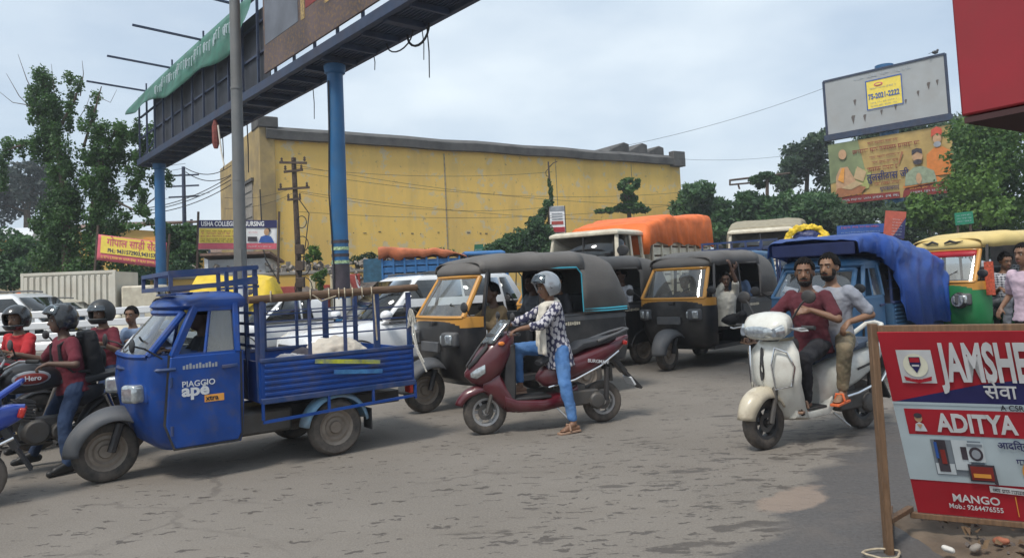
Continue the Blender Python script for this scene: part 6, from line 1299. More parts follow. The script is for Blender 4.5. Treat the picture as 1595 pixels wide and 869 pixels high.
def leaves(name, mat, parent, blobs, n, size, long=1.6, droop=0., shell=.55):
    """blobs: (centre, radii); n leaves spread by blob surface area"""
    if n > 300 and n < 20000: n = int(n * 1.9); size *= .74
    C = np.array([b[0][:] for b in blobs], float); Rr = np.array([b[1][:] for b in blobs], float)
    w = (Rr[:, 0] * Rr[:, 2] + Rr[:, 1] * Rr[:, 2]) ** .9; w /= w.sum(); idx = rng.choice(len(blobs), n, p=w)
    d = rng.normal(size=(n, 3)); d /= np.linalg.norm(d, axis=1, keepdims=True); rad = shell + (1.08 - shell) * rng.random(n) ** .7
    rad *= 1 + .22 * np.sin(d[:, 0] * 5 + idx) * np.cos(d[:, 2] * 6 + idx * 2)
    p = C[idx] + d * rad[:, None] * Rr[idx]
    a = rng.normal(size=(n, 3)); a[:, 2] -= droop; a /= np.linalg.norm(a, axis=1, keepdims=True); nn = rng.normal(size=(n, 3)) + d * .8 + np.array([0, -.2, .6]); b = np.cross(nn, a); b /= np.linalg.norm(b, axis=1, keepdims=True) + 1e-9
    s = size * (.6 + .8 * rng.random(n)); la = a * (s * long)[:, None]; lb = b * (s * .5)[:, None]; fold = np.cross(a, b) * (s * .18)[:, None]
    vs = np.stack([p - la * .5, p + lb - fold, p + la * .5, p - lb - fold], 1).reshape(-1, 3)
    me = bpy.data.meshes.new(name); me.vertices.add(n * 4); me.vertices.foreach_set('co', vs.ravel()); me.loops.add(n * 4); me.loops.foreach_set('vertex_index', np.arange(n * 4, dtype=np.int32))
    me.polygons.add(n); me.polygons.foreach_set('loop_start', np.arange(0, n * 4, 4, dtype=np.int32)); me.polygons.foreach_set('loop_total', np.full(n, 4, np.int32)); me.update(calc_edges=True)
    tone = np.clip(.5 + .22 * rng.normal(size=n) + (.22 * rng.normal(size=len(blobs)))[idx], 0, 1); at = me.attributes.new('tone', 'FLOAT', 'FACE'); at.data.foreach_set('value', tone.astype(np.float32))
    me.materials.append(MATS[mat]); o = bpy.data.objects.new(name, me); COL.objects.link(o); o.parent = parent; return o
def pxblobs(lst, Y, origin, dep=.7):
    out = []
    for i, (x, y, rx, ry) in enumerate(lst):
        yy = Y + random.uniform(-.5, .5) * dep; s = yy / FPX; c = D(x, y, yy) - origin; out.append((c, V((rx * s, dep * max(.35, min(rx, 30) / 30), ry * s))))
    return out
def limbs(t, paths, Y, o, mat='bark', name='limb'):
    for pts, r0, r1 in paths:
        q = [D(x, y, Y) - o for x, y in pts]; n = len(q); MB().tube(q, [lerp(r0, r1, i / (n - 1)) for i in range(n)], 7).build(name, mat, t)
def creeper_tree():
    Y = 25.5; o = D(150, 470, Y); o.z = 0
    t = thing('creeper_tree', 'dead tree smothered in hanging green creeper, bare twigs on top', 'tree', o)
    MB().tube([D(148, 520, Y) - o, D(150, 440, Y) - o, D(146, 330, Y) - o, D(158, 250, Y) - o], [.2, .17, .14, .09], 9).build('trunk', 'bark', t)
    MB().tube([D(100, 520, Y) - o, D(104, 420, Y) - o, D(100, 300, Y) - o, D(88, 200, Y) - o, D(66, 118, Y) - o], [.17, .15, .12, .09, .05], 9).build('trunk', 'bark', t)
    limbs(t, [([(90, 225), (50, 222), (5, 235)], .07, .03), ([(92, 200), (115, 160), (128, 120)], .06, .02), ([(150, 260), (180, 205), (235, 230)], .08, .03), ([(130, 230), (150, 165), (158, 135)], .05, .015), ([(150, 300), (215, 330), (245, 305)], .05, .02)], Y, o)
    limbs(t, [([(62, 165), (42, 125), (28, 85)], .022, .006), ([(60, 180), (30, 150), (10, 115)], .022, .006), ([(50, 165), (20, 160), (-5, 140)], .018, .006), ([(125, 150), (130, 115), (128, 95)], .02, .006), ([(150, 150), (172, 160), (182, 140)], .015, .005), ([(85, 150), (82, 120), (80, 100)], .015, .005), ([(120, 190), (135, 165), (140, 150)], .015, .005)], Y, o, 'twig', 'twig')
    B_ = [(62, 115, 13, 13), (72, 130, 17, 14), (52, 142, 10, 12), (80, 150, 15, 16), (58, 165, 9, 14), (90, 172, 16, 20), (88, 200, 17, 20), (68, 195, 10, 18), (60, 215, 12, 14), (95, 228, 17, 20), (100, 255, 14, 20), (55, 235, 6, 18), (75, 235, 8, 14), (40, 222, 12, 6), (12, 222, 13, 11), (2, 245, 10, 14), (107, 122, 8, 12), (122, 132, 7, 14), (112, 150, 8, 16), (150, 150, 7, 12), (142, 172, 9, 13), (130, 195, 9, 14), (152, 205, 14, 14), (165, 225, 20, 22), (185, 200, 14, 13), (192, 215, 10, 16), (150, 250, 16, 18), (165, 275, 20, 20), (185, 250, 16, 18), (205, 215, 10, 9), (222, 222, 14, 14), (236, 208, 10, 20), (238, 240, 9, 22), (215, 255, 8, 16), (205, 285, 10, 8), (222, 300, 10, 9), (215, 325, 5, 12), (228, 330, 4, 10), (170, 310, 20, 24), (150, 335, 18, 22), (175, 345, 16, 22), (105, 300, 18, 26), (75, 325, 16, 20), (95, 345, 26, 24), (60, 350, 14, 14), (120, 380, 26, 26), (85, 395, 14, 22), (155, 390, 18, 26), (120, 425, 22, 26), (150, 440, 20, 20), (100, 440, 14, 16), (195, 335, 12, 10), (205, 352, 18, 6), (235, 345, 12, 6), (130, 280, 14, 22), (255, 350, 12, 5), (90, 270, 8, 12)]
    for x, y, rx, ry in B_[:44]:
        if rx > 7 and random.random() < .75:
            n = random.randint(2, 4); xx = x + random.uniform(-.6, .6) * rx
            for q in range(n): B_.append((xx + random.uniform(-2, 2), y + ry * .8 + q * 12, max(3.5, 7 - q * 1.3), 9))
    B_ += [(lerp(66, 104, k_ / 19) + random.uniform(-5, 5), 120 + k_ * 18, random.uniform(9, 15), 13) for k_ in range(20)] + [(lerp(158, 148, k_ / 12) + random.uniform(-6, 6), 250 + k_ * 18, random.uniform(10, 16), 13) for k_ in range(13)]
    B_ += [(random.uniform(55, 205), random.uniform(330, 440), random.uniform(10, 18), random.uniform(10, 18)) for _ in range(22)] + [(random.uniform(60, 205), random.uniform(190, 330), random.uniform(9, 16), random.uniform(10, 18)) for _ in range(24)] + [(random.uniform(200, 262), random.uniform(190, 300), random.uniform(6, 11), random.uniform(8, 16)) for _ in range(12)]
    leaves('crown', 'leaf_vine', t, pxblobs(B_, Y, o, .75), 50000, .072, 1.3, .7, .2)
creeper_tree()
def tree(name, label, pxs, Y, mat, n, size, trunk, cat='tree', dep=1.5, group=None, long=1.6, droop=0., shell=.5, tr=.16):
    o = D(trunk[0][0], trunk[0][1], Y); o.z = gz(o.x, o.y); t = thing(name, label, cat, o, 0, group)
    q = [V((0, 0, -.05))] + [D(x, y, Y) - o for x, y in trunk[1:]]
    MB().tube(q, [lerp(tr, tr * .45, i / (len(q) - 1)) for i in range(len(q))], 8).build('trunk' if cat == 'tree' else 'stem', 'bark', t)
    bl = pxblobs(pxs, Y, o, dep)
    for c, r in bl[:5]: MB().tube([q[len(q) // 2], (q[len(q) // 2] + c) / 2 + V((0, 0, .2)), c], [tr * .4, tr * .28, tr * .12], 6).build('branch', 'bark', t)
    leaves('crown' if cat == 'tree' else 'foliage', mat, t, bl, n, size, long, droop, shell); return t
def spread(x0, x1, y0, y1, n, r0, r1): return [(random.uniform(x0, x1), random.uniform(y0, y1), random.uniform(r0, r1), random.uniform(r0, r1) * .85) for _ in range(n)]
tree('background_tree', 'dark grey-green tree far behind the sheds', [(-10, 320, 30, 30), (20, 290, 22, 22), (45, 270, 24, 18), (65, 265, 18, 16), (30, 310, 40, 24), (80, 290, 16, 18), (5, 270, 14, 14), (60, 300, 26, 24), (100, 305, 18, 20)], 58, 'leaf_far', 4200, .24, [(40, 440), (42, 330), (48, 285)], dep=3, tr=.3)
tree('roadside_bush', 'green bush rising left of the yellow building', spread(-10, 60, 385, 440, 12, 16, 26) + [(10, 375, 22, 20), (35, 400, 26, 24)], 29, 'leaf_hedge', 4200, .13, [(20, 480), (22, 420)], 'shrub', dep=1.4, tr=.05)
tree('roadside_bush', 'dark green bush below the yellow gabled building', spread(50, 130, 405, 445, 12, 14, 22), 28, 'leaf_dark', 4000, .12, [(90, 490), (92, 430)], 'shrub', dep=1.2, tr=.05)
tree('roadside_bush', 'shrub under the red and yellow banner', spread(190, 290, 415, 455, 14, 14, 20), 29.5, 'leaf_hedge', 4200, .12, [(230, 490), (232, 430)], 'shrub', dep=1.2, tr=.05)
tree('young_tree', 'leafy young tree between the gantry post and the hut', [(285, 365, 24, 16), (265, 385, 18, 18), (300, 390, 20, 18), (275, 410, 18, 18), (310, 365, 14, 12), (258, 358, 16, 8), (295, 420, 18, 20)], 31, 'leaf_vine', 3600, .13, [(283, 480), (284, 420), (286, 380)], dep=1.0, tr=.07)
tree('weed_plant', 'broad-leaved weed growing on the rubble heap', [(488, 390, 9, 7), (482, 402, 7, 6), (495, 400, 6, 6)], 30.2, 'leaf_bright', 120, .2, [(486, 425), (487, 395)], 'plant', dep=.3, long=1.2, tr=.02)
tree('weed_plant', 'dry shrub against the warehouse wall beside the gantry post', [(555, 405, 10, 8), (575, 402, 16, 10), (590, 408, 10, 8)], 31.0, 'leaf_dark', 420, .1, [(572, 430), (573, 405)], 'plant', dep=.4, tr=.02)
tree('weed_plant', 'potted weed by the red painted wall', [(495, 432, 10, 8), (505, 425, 6, 6), (500, 445, 6, 8)], 27.8, 'leaf_bright', 160, .13, [(498, 470), (499, 440)], 'plant', dep=.3, long=1.3, tr=.02)
tree('roof_weed', 'weeds sprouting above the blue truck load', [(668, 393, 10, 5), (685, 391, 8, 5), (700, 394, 10, 5)], 32.5, 'leaf_hedge', 240, .11, [(680, 420), (681, 398)], 'plant', dep=.4, tr=.02)
tree('creeper_bank', 'bank of creeper sweeping up the warehouse foot', [(770, 392, 22, 14), (795, 382, 24, 18), (820, 375, 24, 22), (845, 372, 22, 24), (835, 352, 14, 14), (850, 390, 24, 14), (745, 400, 18, 8), (728, 402, 12, 7), (870, 372, 12, 18), (845, 335, 7, 10), (852, 320, 6, 10), (838, 345, 10, 10)], 34.5, 'leaf_hedge', 9000, .12, [(800, 440), (805, 390)], 'creeper', dep=1.0, tr=.04, shell=.25)
def vine_pole():
    Y = 34.8; o = D(859, 430, Y); o.z = gz(o.x, o.y); t = thing('creeper_pole', 'thin street pole wrapped in creeper against the warehouse', 'pole', o)
    MB().tube([V((0, 0, 0)), D(857, 300, Y) - o, D(854, 252, Y) - o], [.07, .05, .04], 7).build('shaft', 'pole_rust', t)
    limbs(t, [([(854, 262), (862, 254), (868, 252)], .03, .02), ([(855, 262), (850, 268), (851, 274), (856, 276)], .02, .02)], Y, o, 'pole_rust', 'arm')
    leaves('creeper', 'leaf_hedge', t, pxblobs([(858, 300, 3, 14), (858, 318, 4, 12), (857, 335, 4, 12), (856, 355, 5, 14), (855, 285, 2, 8)], Y, o, .3), 1000, .1, 1.3, .4, .3)
    p = D(868, 342, 34.4); t = thing('pole_sign', 'narrow white and red notice board beside the creeper pole', 'sign', (p.x, p.y, gz(p.x, p.y)))
    h = p.z - gz(p.x, p.y); MB().box((0, 0, h), (.72, .06, 1.25)).build('panel', 'white', t); MB().box((0, -.035, h + .5), (.66, .02, .22)).build('header', 'grey_print', t); MB().box((0, -.035, h - .48), (.66, .02, .24)).build('footer', 'red_print', t)
    MB().box((0, -.035, h - .16), (.55, .02, .16)).build('lettering', 'wall_red', t)
    for k_ in range(3): MB().box((0, -.035, h + .27 - k_ * .13), (.5, .02, .05)).build('printed_line', 'grey_print', t)
    for x in (-.37, .37): MB().box((x, 0, h / 2 + .3), (.05, .06, h + .65)).build('post', 'pole_rust', t)
vine_pole()
tree('creeper_mound', 'pillar of creeper standing above the orange tarpaulin', [(978, 281, 9, 4), (967, 290, 5, 6), (990, 289, 6, 6), (979, 296, 8, 8), (975, 308, 8, 7), (986, 310, 7, 7), (980, 320, 12, 8), (966, 324, 9, 6), (995, 322, 9, 6), (1004, 327, 8, 4), (950, 328, 9, 4), (936, 329, 9, 3), (983, 328, 16, 4), (972, 284, 4, 3), (993, 283, 4, 4)], 41, 'leaf_vine', 4200, .15, [(980, 420), (980, 330), (979, 285)], 'creeper', dep=1.0, shell=.3)
# hedge bank on the right behind the trucks, as separate shrubs
for i, (x0, x1, y0, y1, Y, lab) in enumerate(((1058, 1115, 292, 370, 43, 'thick shrub at the corner of the yellow warehouse'), (1105, 1170, 298, 375, 42, 'dense shrub behind the orange covered truck'), (1160, 1225, 305, 380, 41, 'broad leaved shrub behind the beige canvas truck'), (1215, 1275, 305, 385, 40, 'feathery shrub behind the yellow bundle'), (1265, 1320, 312, 385, 39, 'shrub under the left end of the devotional billboard'))):
    tree('hedge_shrub', lab, spread(x0, x1, y0 + 6, y1, 16, 14, 22), Y, 'leaf_hedge', 5200, .19, [((x0 + x1) / 2, 440), ((x0 + x1) / 2, 350)], 'shrub', dep=1.8, long=2.6, droop=.3, tr=.08, group='shrubs behind the traffic')
tree('airy_tree', 'tall loose-leaved tree left of the billboards', spread(1222, 1300, 205, 250, 12, 10, 18) + spread(1215, 1300, 250, 310, 12, 10, 18), 52, 'leaf_dark', 4200, .22, [(1262, 420), (1255, 330), (1258, 260), (1265, 215)], dep=3, shell=.25, tr=.22)
tree('background_tree', 'dark dense tree behind the devotional billboard', spread(1300, 1400, 195, 330, 18, 22, 34), 47, 'leaf_dark', 8000, .22, [(1350, 420), (1350, 320), (1350, 240)], dep=3, tr=.25)
tree('background_tree', 'shady tree between the billboards and the red stall', spread(1400, 1500, 200, 345, 20, 22, 32), 45, 'leaf_dark', 8000, .21, [(1450, 420), (1450, 320), (1450, 240)], dep=3, tr=.25)
tree('sunlit_tree', 'bright green tree below the red stall canopy', spread(1500, 1610, 195, 350, 22, 20, 30), 30, 'leaf_bright', 8500, .15, [(1520, 440), (1525, 330), (1540, 230)], dep=2, tr=.14)
tree('sunlit_shrub', 'pale green shrub under the devotional billboard', spread(1425, 1500, 310, 355, 12, 14, 22), 31, 'leaf_bright', 3400, .16, [(1462, 430), (1462, 350)], 'shrub', dep=1.2, long=2.0, tr=.05)
tree('roadside_shrub', 'dark hedge behind the pedestrian in pink', spread(1500, 1680, 335, 410, 22, 18, 28), 33, 'leaf_dark', 6500, .16, [(1560, 430), (1560, 380)], 'shrub', dep=1.4, tr=.06)
tree('roadside_shrub', 'dark shrub around the billboard column', spread(1310, 1430, 325, 385, 16, 16, 24), 36, 'leaf_dark', 5000, .17, [(1370, 430), (1370, 360)], 'shrub', dep=1.4, tr=.06)
def wire_frame():
    Y = 40; o = D(1192, 430, Y); o.z = 0; t = thing('creeper_mast', 'lattice cross frame on a mast draped with creeper', 'mast', o)
    MB().tube([V((0, 0, 0)), D(1195, 272, Y) - o], [.11, .09], 7).build('shaft', 'pole_rust', t)
    limbs(t, [([(1137, 281), (1230, 270)], .06, .06), ([(1137, 288), (1180, 284)], .05, .05), ([(1137, 280), (1137, 289)], .05, .05), ([(1150, 288), (1152, 295)], .05, .05)], Y, o, 'pole_rust', 'arm')
    leaves('creeper', 'leaf_hedge', t, pxblobs([(1192, 274, 16, 6), (1178, 280, 12, 7), (1205, 280, 10, 7), (1185, 288, 10, 6)], Y, o, .6), 900, .14, 1.5, .8, .3)
wire_frame()

# ---------------------------------------------------------------- flat boards
class Flat:
    def __init__(s, root, O, ex, ey, step=.003):
        s.t = root; s.O = V(O); s.ex = V(ex); s.ey = V(ey); s.n = s.ex.cross(s.ey).normalized(); s.step = step     # n points to the viewer
    def P(s, u, v, l): return s.O + s.ex * u + s.ey * v + s.n * (s.step * l)
    def poly(s, pts, mat, l=1, name='printed_panel', parent=None):
        return MB().add([s.P(u, v, l) for u, v in pts], [tuple(range(len(pts)))]).build(name, mat, parent or s.t, recalc=False)
    def rect(s, u0, v0, u1, v1, mat, l=1, **k): return s.poly([(u0, v0), (u1, v0), (u1, v1), (u0, v1)], mat, l, **k)
    def disc(s, u, v, ru, rv, mat, l=1, n=22, **k): return s.poly([(u + ru * math.cos(2 * math.pi * i / n), v + rv * math.sin(2 * math.pi * i / n)) for i in range(n)], mat, l, **k)
    def text(s, st, size, u, v, mat, l=2, bold=0., sx=1., name='lettering', align='LEFT', rot=0., parent=None):
        o = text(st, size, mat, parent or s.t, (0, 0, 0), (0, 0, 0), name, align, bold, .0005, 1.)
        c, sn = math.cos(rot), math.sin(rot)
        for w in o.data.vertices:
            x, y = w.co.x * sx, w.co.y; w.co = s.P(u + x * c - y * sn, v + x * sn + y * c, l) + s.n * w.co.z
        return o
    def scribble(s, u0, v0, w, h, mat, l=2, head=True, parent=None, seed=0, skew=0.):
        r = random.Random(seed + int(u0 * 91 + v0 * 57)); b = MB(); u = u0
        def q(a, c, d, e): b.add([s.P(a, c + skew * (a - u0), l), s.P(d, c + skew * (d - u0), l), s.P(d, e + skew * (d - u0), l), s.P(a, e + skew * (a - u0), l)], [(0, 1, 2, 3)])
        while u < u0 + w:
            n = r.randint(3, 6); e = min(u0 + w, u + n * h * .62)
            if head: q(u, v0 + h * .84, e, v0 + h)
            x = u + h * .1
            while x < e - h * .3:
                k_ = r.random(); ww = h * r.uniform(.12, .3); lo = v0 + h * (r.uniform(0, .35)); q(x, lo, x + ww * .6, v0 + h * .84)
                if k_ < .6: q(x, lo + h * .1 * k_, x + h * .4, lo + h * .1 * k_ + h * .14)
                x += h * r.uniform(.35, .55)
            u = e + h * .35
        return stuff(b.build('printed_line', mat, parent or s.t, recalc=False, smooth=False))
def notice_board():
    P0 = G(1385, 862); ang = R(-27); d = V((math.cos(ang), math.sin(ang), 0)); n = V((-d.y, d.x, 0))     # n: away from viewer
    t = thing('notice_board', 'red white and navy advertising board on a slanting wooden frame', 'sign board', P0)
    Z = V((0, 0, 1)); W_ = 1.75
    top = 1.235
    def post(a, b, w, name='post'): return MB().beam(a, b, w, w * .8).build(name, 'wood_post', t, bevel=.004)
    post(V((0, 0, -.03)), Z * top, .048); post(d * W_, d * W_ + Z * top, .048)
    post(Z * (top - .03) + d * .026, Z * (top - .03) + d * (W_ - .026), .05, 'top_rail')
    BL = d * .155 + n * .34 + Z * .14; TL = d * .022 - n * .035 + Z * 1.19
    for x in (0, W_):
        post(d * x + Z * .04 + n * .026, d * x + n * .72 + Z * .035, .045, 'foot'); post(d * x + Z * .16 + n * .026, d * x + n * .36 + Z * .15 + d * .12, .035, 'brace')
    post(BL - d * .04 - Z * .02 - n * .0, BL + d * (W_ - .15) - Z * .02, .04, 'bottom_rail')
    O = BL; ex = d * .94; ey = (TL - BL)
    f = Flat(t, O - n * .012, ex, ey, .0025)
    w = (W_ - .2) / .94
    base = MB().loft([[f.P(0, 0, -3), f.P(w, 0, -3), f.P(w, 1, -3), f.P(0, 1, -3)], [f.P(0, 0, 0), f.P(w, 0, 0), f.P(w, 1, 0), f.P(0, 1, 0)]]).build('sheet', 'red_print', t)
    f.rect(0, .195, w, .62, 'pale_print', 1)
    f.poly([(0, .628), (w, .628), (w, .90), (.45, .73)], 'navy_print', 1)
    f.poly([(0, .618), (w, .618), (w, .632), (0, .632)], 'pale_print', 2)
    f.rect(.05, .455, w, .595, 'red_print', 2)
    # crest on a white tile
    f.rect(.075, .735, .25, .91, 'sign_white', 2); f.disc(.16, .83, .062, .062, M('crest_cream', (.72, .70, .55), .6), 3)
    f.poly([(.132, .875), (.188, .875), (.188, .835), (.16, .79), (.132, .835)], 'navy_print', 4); f.rect(.135, .848, .185, .872, 'red_print', 5); f.rect(.142, .826, .178, .836, 'sign_white', 5)
    f.poly([(.09, .775), (.12, .765), (.16, .758), (.20, .765), (.23, .775), (.225, .752), (.16, .738), (.095, .752)], 'red_print', 5); f.scribble(.12, .757, .08, .012, 'sign_white', 6, False)
    f.text('JAMSHED', .27, .285, .755, 'sign_white', 4, .035, .45)
    f.text('सेवा', .10, .47, .665, 'sign_white', 4, .012, 1.)
    f.text('A CSR', .040, .53, .602, 'black_print', 4, .01)
    f.text('ADITYA', .135, .205, .48, 'sign_white', 4, .035, .80)
    f.disc(.115, .548, .020, .024, 'skin_print', 4); f.disc(.115, .562, .021, .014, 'dark_print', 5); f.poly([(.085, .475), (.148, .475), (.135, .515), (.115, .525), (.095, .515)], 'dim_white', 4); f.poly([(.10, .515), (.13, .515), (.115, .49)], 'skin_print', 5)
    # picture of household appliances
    M('app_white', (.55, .60, .62), .5); M('app_grey', (.20, .23, .26), .5)
    f.rect(.15, .235, .40, .43, 'app_grey', 2); f.rect(.155, .24, .25, .30, 'app_white', 3); f.rect(.17, .255, .225, .43, 'dark_print', 4); f.rect(.165, .33, .18, .42, 'blue_print', 5); f.rect(.19, .30, .215, .38, 'maroon_print', 5)
    f.rect(.255, .27, .335, .435, 'app_white', 4); f.rect(.295, .33, .325, .40, 'dark_print', 5); f.rect(.325, .32, .41, .425, 'app_white', 5); f.disc(.368, .365, .034, .038, 'dark_print', 6); f.disc(.368, .365, .022, .025, 'grey_print', 7); f.rect(.33, .405, .405, .42, 'app_grey', 6)
    f.rect(.315, .215, .445, .31, 'dark_print', 7); f.rect(.325, .225, .435, .30, 'maroon_print', 8); f.rect(.335, .24, .42, .262, 'orange_print', 9); f.poly([(.43, .21), (.45, .20), (.445, .30)], 'dark_print', 8)
    f.text('आदित्य विज', .05, .48, .40, 'navy_print', 4, .015)
    f.disc(.66, .275, .085, .085, 'orange_print', 3); f.disc(.66, .275, .072, .072, 'pale_print', 4); f.scribble(.555, .315, .22, .034, 'navy_print', 6); f.scribble(.60, .27, .13, .03, 'red_print', 6); f.scribble(.61, .235, .12, .026, 'green_print', 6); f.disc(.66, .232, .045, .03, 'blue_print', 5)
    f.poly([(.40, .155), (w, .105), (w, .14), (.40, .19)], 'sign_white', 3); f.scribble(.415, .158, .5, .02, 'black_print', 4, skew=-.04)
    f.text('MANGO', .060, .20, .09, 'sign_white', 4, .02, 1.05, rot=-.02); f.text('Mob.: 9264476555', .038, .175, .05, 'sign_white', 4, .014, .95, rot=-.02)
    f.rect(.515, .03, .520, .14, 'orange_print', 4); f.text('A', .085, .575, .06, 'sign_white', 4, .03)
notice_board()
def litter():
    b = MB(); l = MB(); w = MB()
    for i in range(520):
        x = random.uniform(2.35, 4.8); y = random.uniform(2.9, 4.5) + (x - 2.15) * .2; s = random.uniform(.008, .028); b.box((x, y, .035 + s * .3), (s, s * random.uniform(.5, 1), s * random.uniform(.4, .8)), (random.random() * 3, random.random() * 3, random.random() * 3))
    for i in range(420):
        x = random.uniform(2.35, 4.8); y = random.uniform(2.9, 4.5) + (x - 2.15) * .2; a = random.random() * 6; s = random.uniform(.02, .05); l.add([V((x, y, .07)) + V((math.cos(a + q) * s * (1 if k_ % 2 == 0 else .4), math.sin(a + q) * s * (1 if k_ % 2 == 0 else .4), random.uniform(-.02, .03))) for k_, q in enumerate((0, 1.57, 3.14, 4.71))], [(0, 1, 2, 3)])
    o = b.build('gravel', 'stone_dark', smooth=False); o['kind'] = 'stuff'; o = l.build('leaf_litter', M('dry_leaf', (.14, .09, .05), .9, var=.4, scale=12)); o['kind'] = 'stuff'
    for i, (px, py, s, m, lab) in enumerate(((1478, 858, .035, 'paper', 'crumpled white paper on the dirt below the notice board'), (1440, 800, .03, 'paper', 'small torn packet beside the foot of the notice board'), (1560, 845, .045, 'brick_red', 'broken brick half buried under the notice board'), (1520, 855, .035, 'stone', 'grey stone lying below the notice board'))):
        p = G(px, py, .05); o = MB().ell((0, 0, 0), (s, s * .7, s * .5), 10, 7, (.2 * i, .4, i)).build('litter' if i < 2 else 'stone', m); soft(o, s * .16, 1, s * .7); o.location = p + V((0, 0, .01)); tag(o, lab, 'litter' if i < 2 else 'stone')
    rp2 = tag(MB().tube([(.09 * math.cos(q) * (1 + .2 * math.sin(3 * q)), .07 * math.sin(q), .015) for q in [2 * math.pi * i / 16 for i in range(16)]], .006, 6, closed=True).build('rope_coil', 'rope'), 'old rope ring lying at the foot of the wooden sign post', 'rope'); rp2.location = G(1376, 866, .01)
litter()
def kiosk():
    A = G(1497, 185, 2.30); d = V((.84, .54, 0)).normalized(); n = V((-d.y, d.x, 0)); t = thing('roadside_stall', 'roadside stall with a big plain red canopy box', 'stall', (A.x, A.y, 0), math.atan2(d.y, d.x))
    z = 2.30; M('canopy_edge', (.55, .03, .03), .5)
    MB().box((1.5, -.9, z + .56), (3.0, 1.8, 1.1)).build('canopy', 'kiosk_red', t, bevel=.012)
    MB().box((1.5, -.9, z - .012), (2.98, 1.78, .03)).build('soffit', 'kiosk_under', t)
    for x, y in ((2.9, -.1), (2.9, -1.7), (1.6, -1.72)): MB().box((x, y, z / 2), (.07, .07, z)).build('post', 'pole_rust', t)
    MB().box((2.4, -1.2, .45), (.8, .8, .9)).build('counter', 'kiosk_red', t, bevel=.02)
    MB().box((2.4, -1.2, .93), (.9, .9, .05)).build('counter_top', 'wood_dark', t, bevel=.01)
kiosk()
def billboards():
    A = D(1297, 330, 40.0); Bp = D(1492, 330, 35.6); d = (Bp - A); d.z = 0; w = d.length; d.normalize(); n = V((d.y, -d.x, 0)); Z = V((0, 0, 1))
    base = V((A.x, A.y, 0)); c = d * (w * .5) - n * .5
    zt0, zt1 = 8.75, 11.75; zb0, zb1 = 4.95, 8.25
    t = thing('billboard', 'weathered white hoarding with a yellow phone notice above the devotional poster', 'billboard', base)
    f = Flat(t, Z * zt0, d, Z, .02)
    MB().loft([[f.P(0, 0, -4), f.P(w, 0, -4), f.P(w, 3.0, -4), f.P(0, 3.0, -4)], [f.P(0, 0, 0), f.P(w, 0, 0), f.P(w, 3.0, 0), f.P(0, 3.0, 0)]]).build('panel', M('hoarding_white', (.36, .375, .38), .7, var=.07, scale=1, dirt=(.33, .31, .29), damt=.6, dscale=.9, dcut=.56), t)
    for a, b in (((0, 0), (w, 0)), ((0, 3.0), (w, 3.0)), ((0, 0), (0, 3.0)), ((w, 0), (w, 3.0))): MB().beam(f.P(*a, 0), f.P(*b, 0), .1).build('edge_frame', 'gantry_steel', t)
    MB().beam(f.P(-.1, -.15, 1), f.P(w + .1, -.15, 1), .3, .3).build('catwalk', 'gantry_steel', t)
    nt_ = f.rect(2.25, 1.0, 3.95, 2.45, 'yellow_print', 1, name='notice'); 
    for r_ in ((2.2, .95, 4.0, 1.0), (2.2, 2.45, 4.0, 2.5), (2.2, 1.0, 2.25, 2.45), (3.95, 1.0, 4.0, 2.45)): f.rect(*r_, 'blue_print', 2, name='notice_border')
    f.text('75-2021-2222', .38, 2.30, 1.5, 'blue_print', 2, .03, .72); f.disc(2.85, 2.22, .22, .10, 'pink_print', 2); f.disc(2.85, 2.22, .15, .05, 'yellow_print', 3)
    for v, hh in ((1.98, .12), (1.25, .10), (1.08, .10)): f.scribble(2.4, v, 1.3, hh, 'grey_print', 2, False)
    f.scribble(1.6, 2.62, 2.9, .24, M('ghost_print', (.36, .40, .44), .7), 1, False)
    M('rust_run', (.12, .10, .09), .8)
    for u, v, s_ in ((1.45, .75, .16), (2.05, .70, .13), (1.6, 1.6, .12), (2.9, .8, .1), (3.6, .95, .12), (5.2, 1.7, .13), (5.6, 1.75, .1), (4.7, 1.4, .1), (4.1, 1.1, .09)): f.poly([(u - s_ * .6, v), (u, v - s_ * 2.4), (u + s_ * .4, v - s_ * .4), (u + s_ * .7, v + s_ * .5), (u - s_ * .3, v + s_ * .6)], 'rust_run', 1, name='rust_mark')
    MB().lathe([(.45, 0), (.45, 12.0)], c, (0, 0, 1), 16, True).build('column', 'pole_blue', t)
    for v in (.6, 1.6, 2.6): MB().beam(f.P(.2, v, -6), f.P(w - .2, v, -6), .1).build('back_rail', 'gantry_steel', t)
    MB().beam(c + Z * 8.9, f.P(w / 2, .6, -4), .2).beam(c + Z * 11, f.P(w / 2, 2.4, -4), .2).build('bracket', 'gantry_steel', t)
    tb_ = thing('devotional_billboard', 'gold devotional poster billboard with Hindi lettering and portraits', 'billboard', base)
    f = Flat(tb_, Z * zb0, d, Z, .02); hh = zb1 - zb0
    MB().loft([[f.P(0, 0, -4), f.P(w, 0, -4), f.P(w, hh, -4), f.P(0, hh, -4)], [f.P(0, 0, 0), f.P(w, 0, 0), f.P(w, hh, 0), f.P(0, hh, 0)]]).build('panel', 'gold_print', tb_)
    f.poly([(0, hh * .35), (1.9, hh * .45), (1.6, hh), (0, hh)], M('print_olive', (.20, .24, .12), .7, var=.3, scale=1), 1); f.poly([(1.0, .4), (2.0, .7), (2.2, 1.6), (1.4, 1.8)], M('print_lime', (.38, .40, .14), .7, var=.2), 2)
    f.poly([(0, 0), (w * .58, 0), (w * .58, .32), (1.2, .40), (0, .45)], 'maroon_print', 3); f.scribble(.25, .1, 3.2, .16, 'pale_print', 4, False); f.scribble(.7, .36, 1.4, .12, 'orange_print', 5, False)
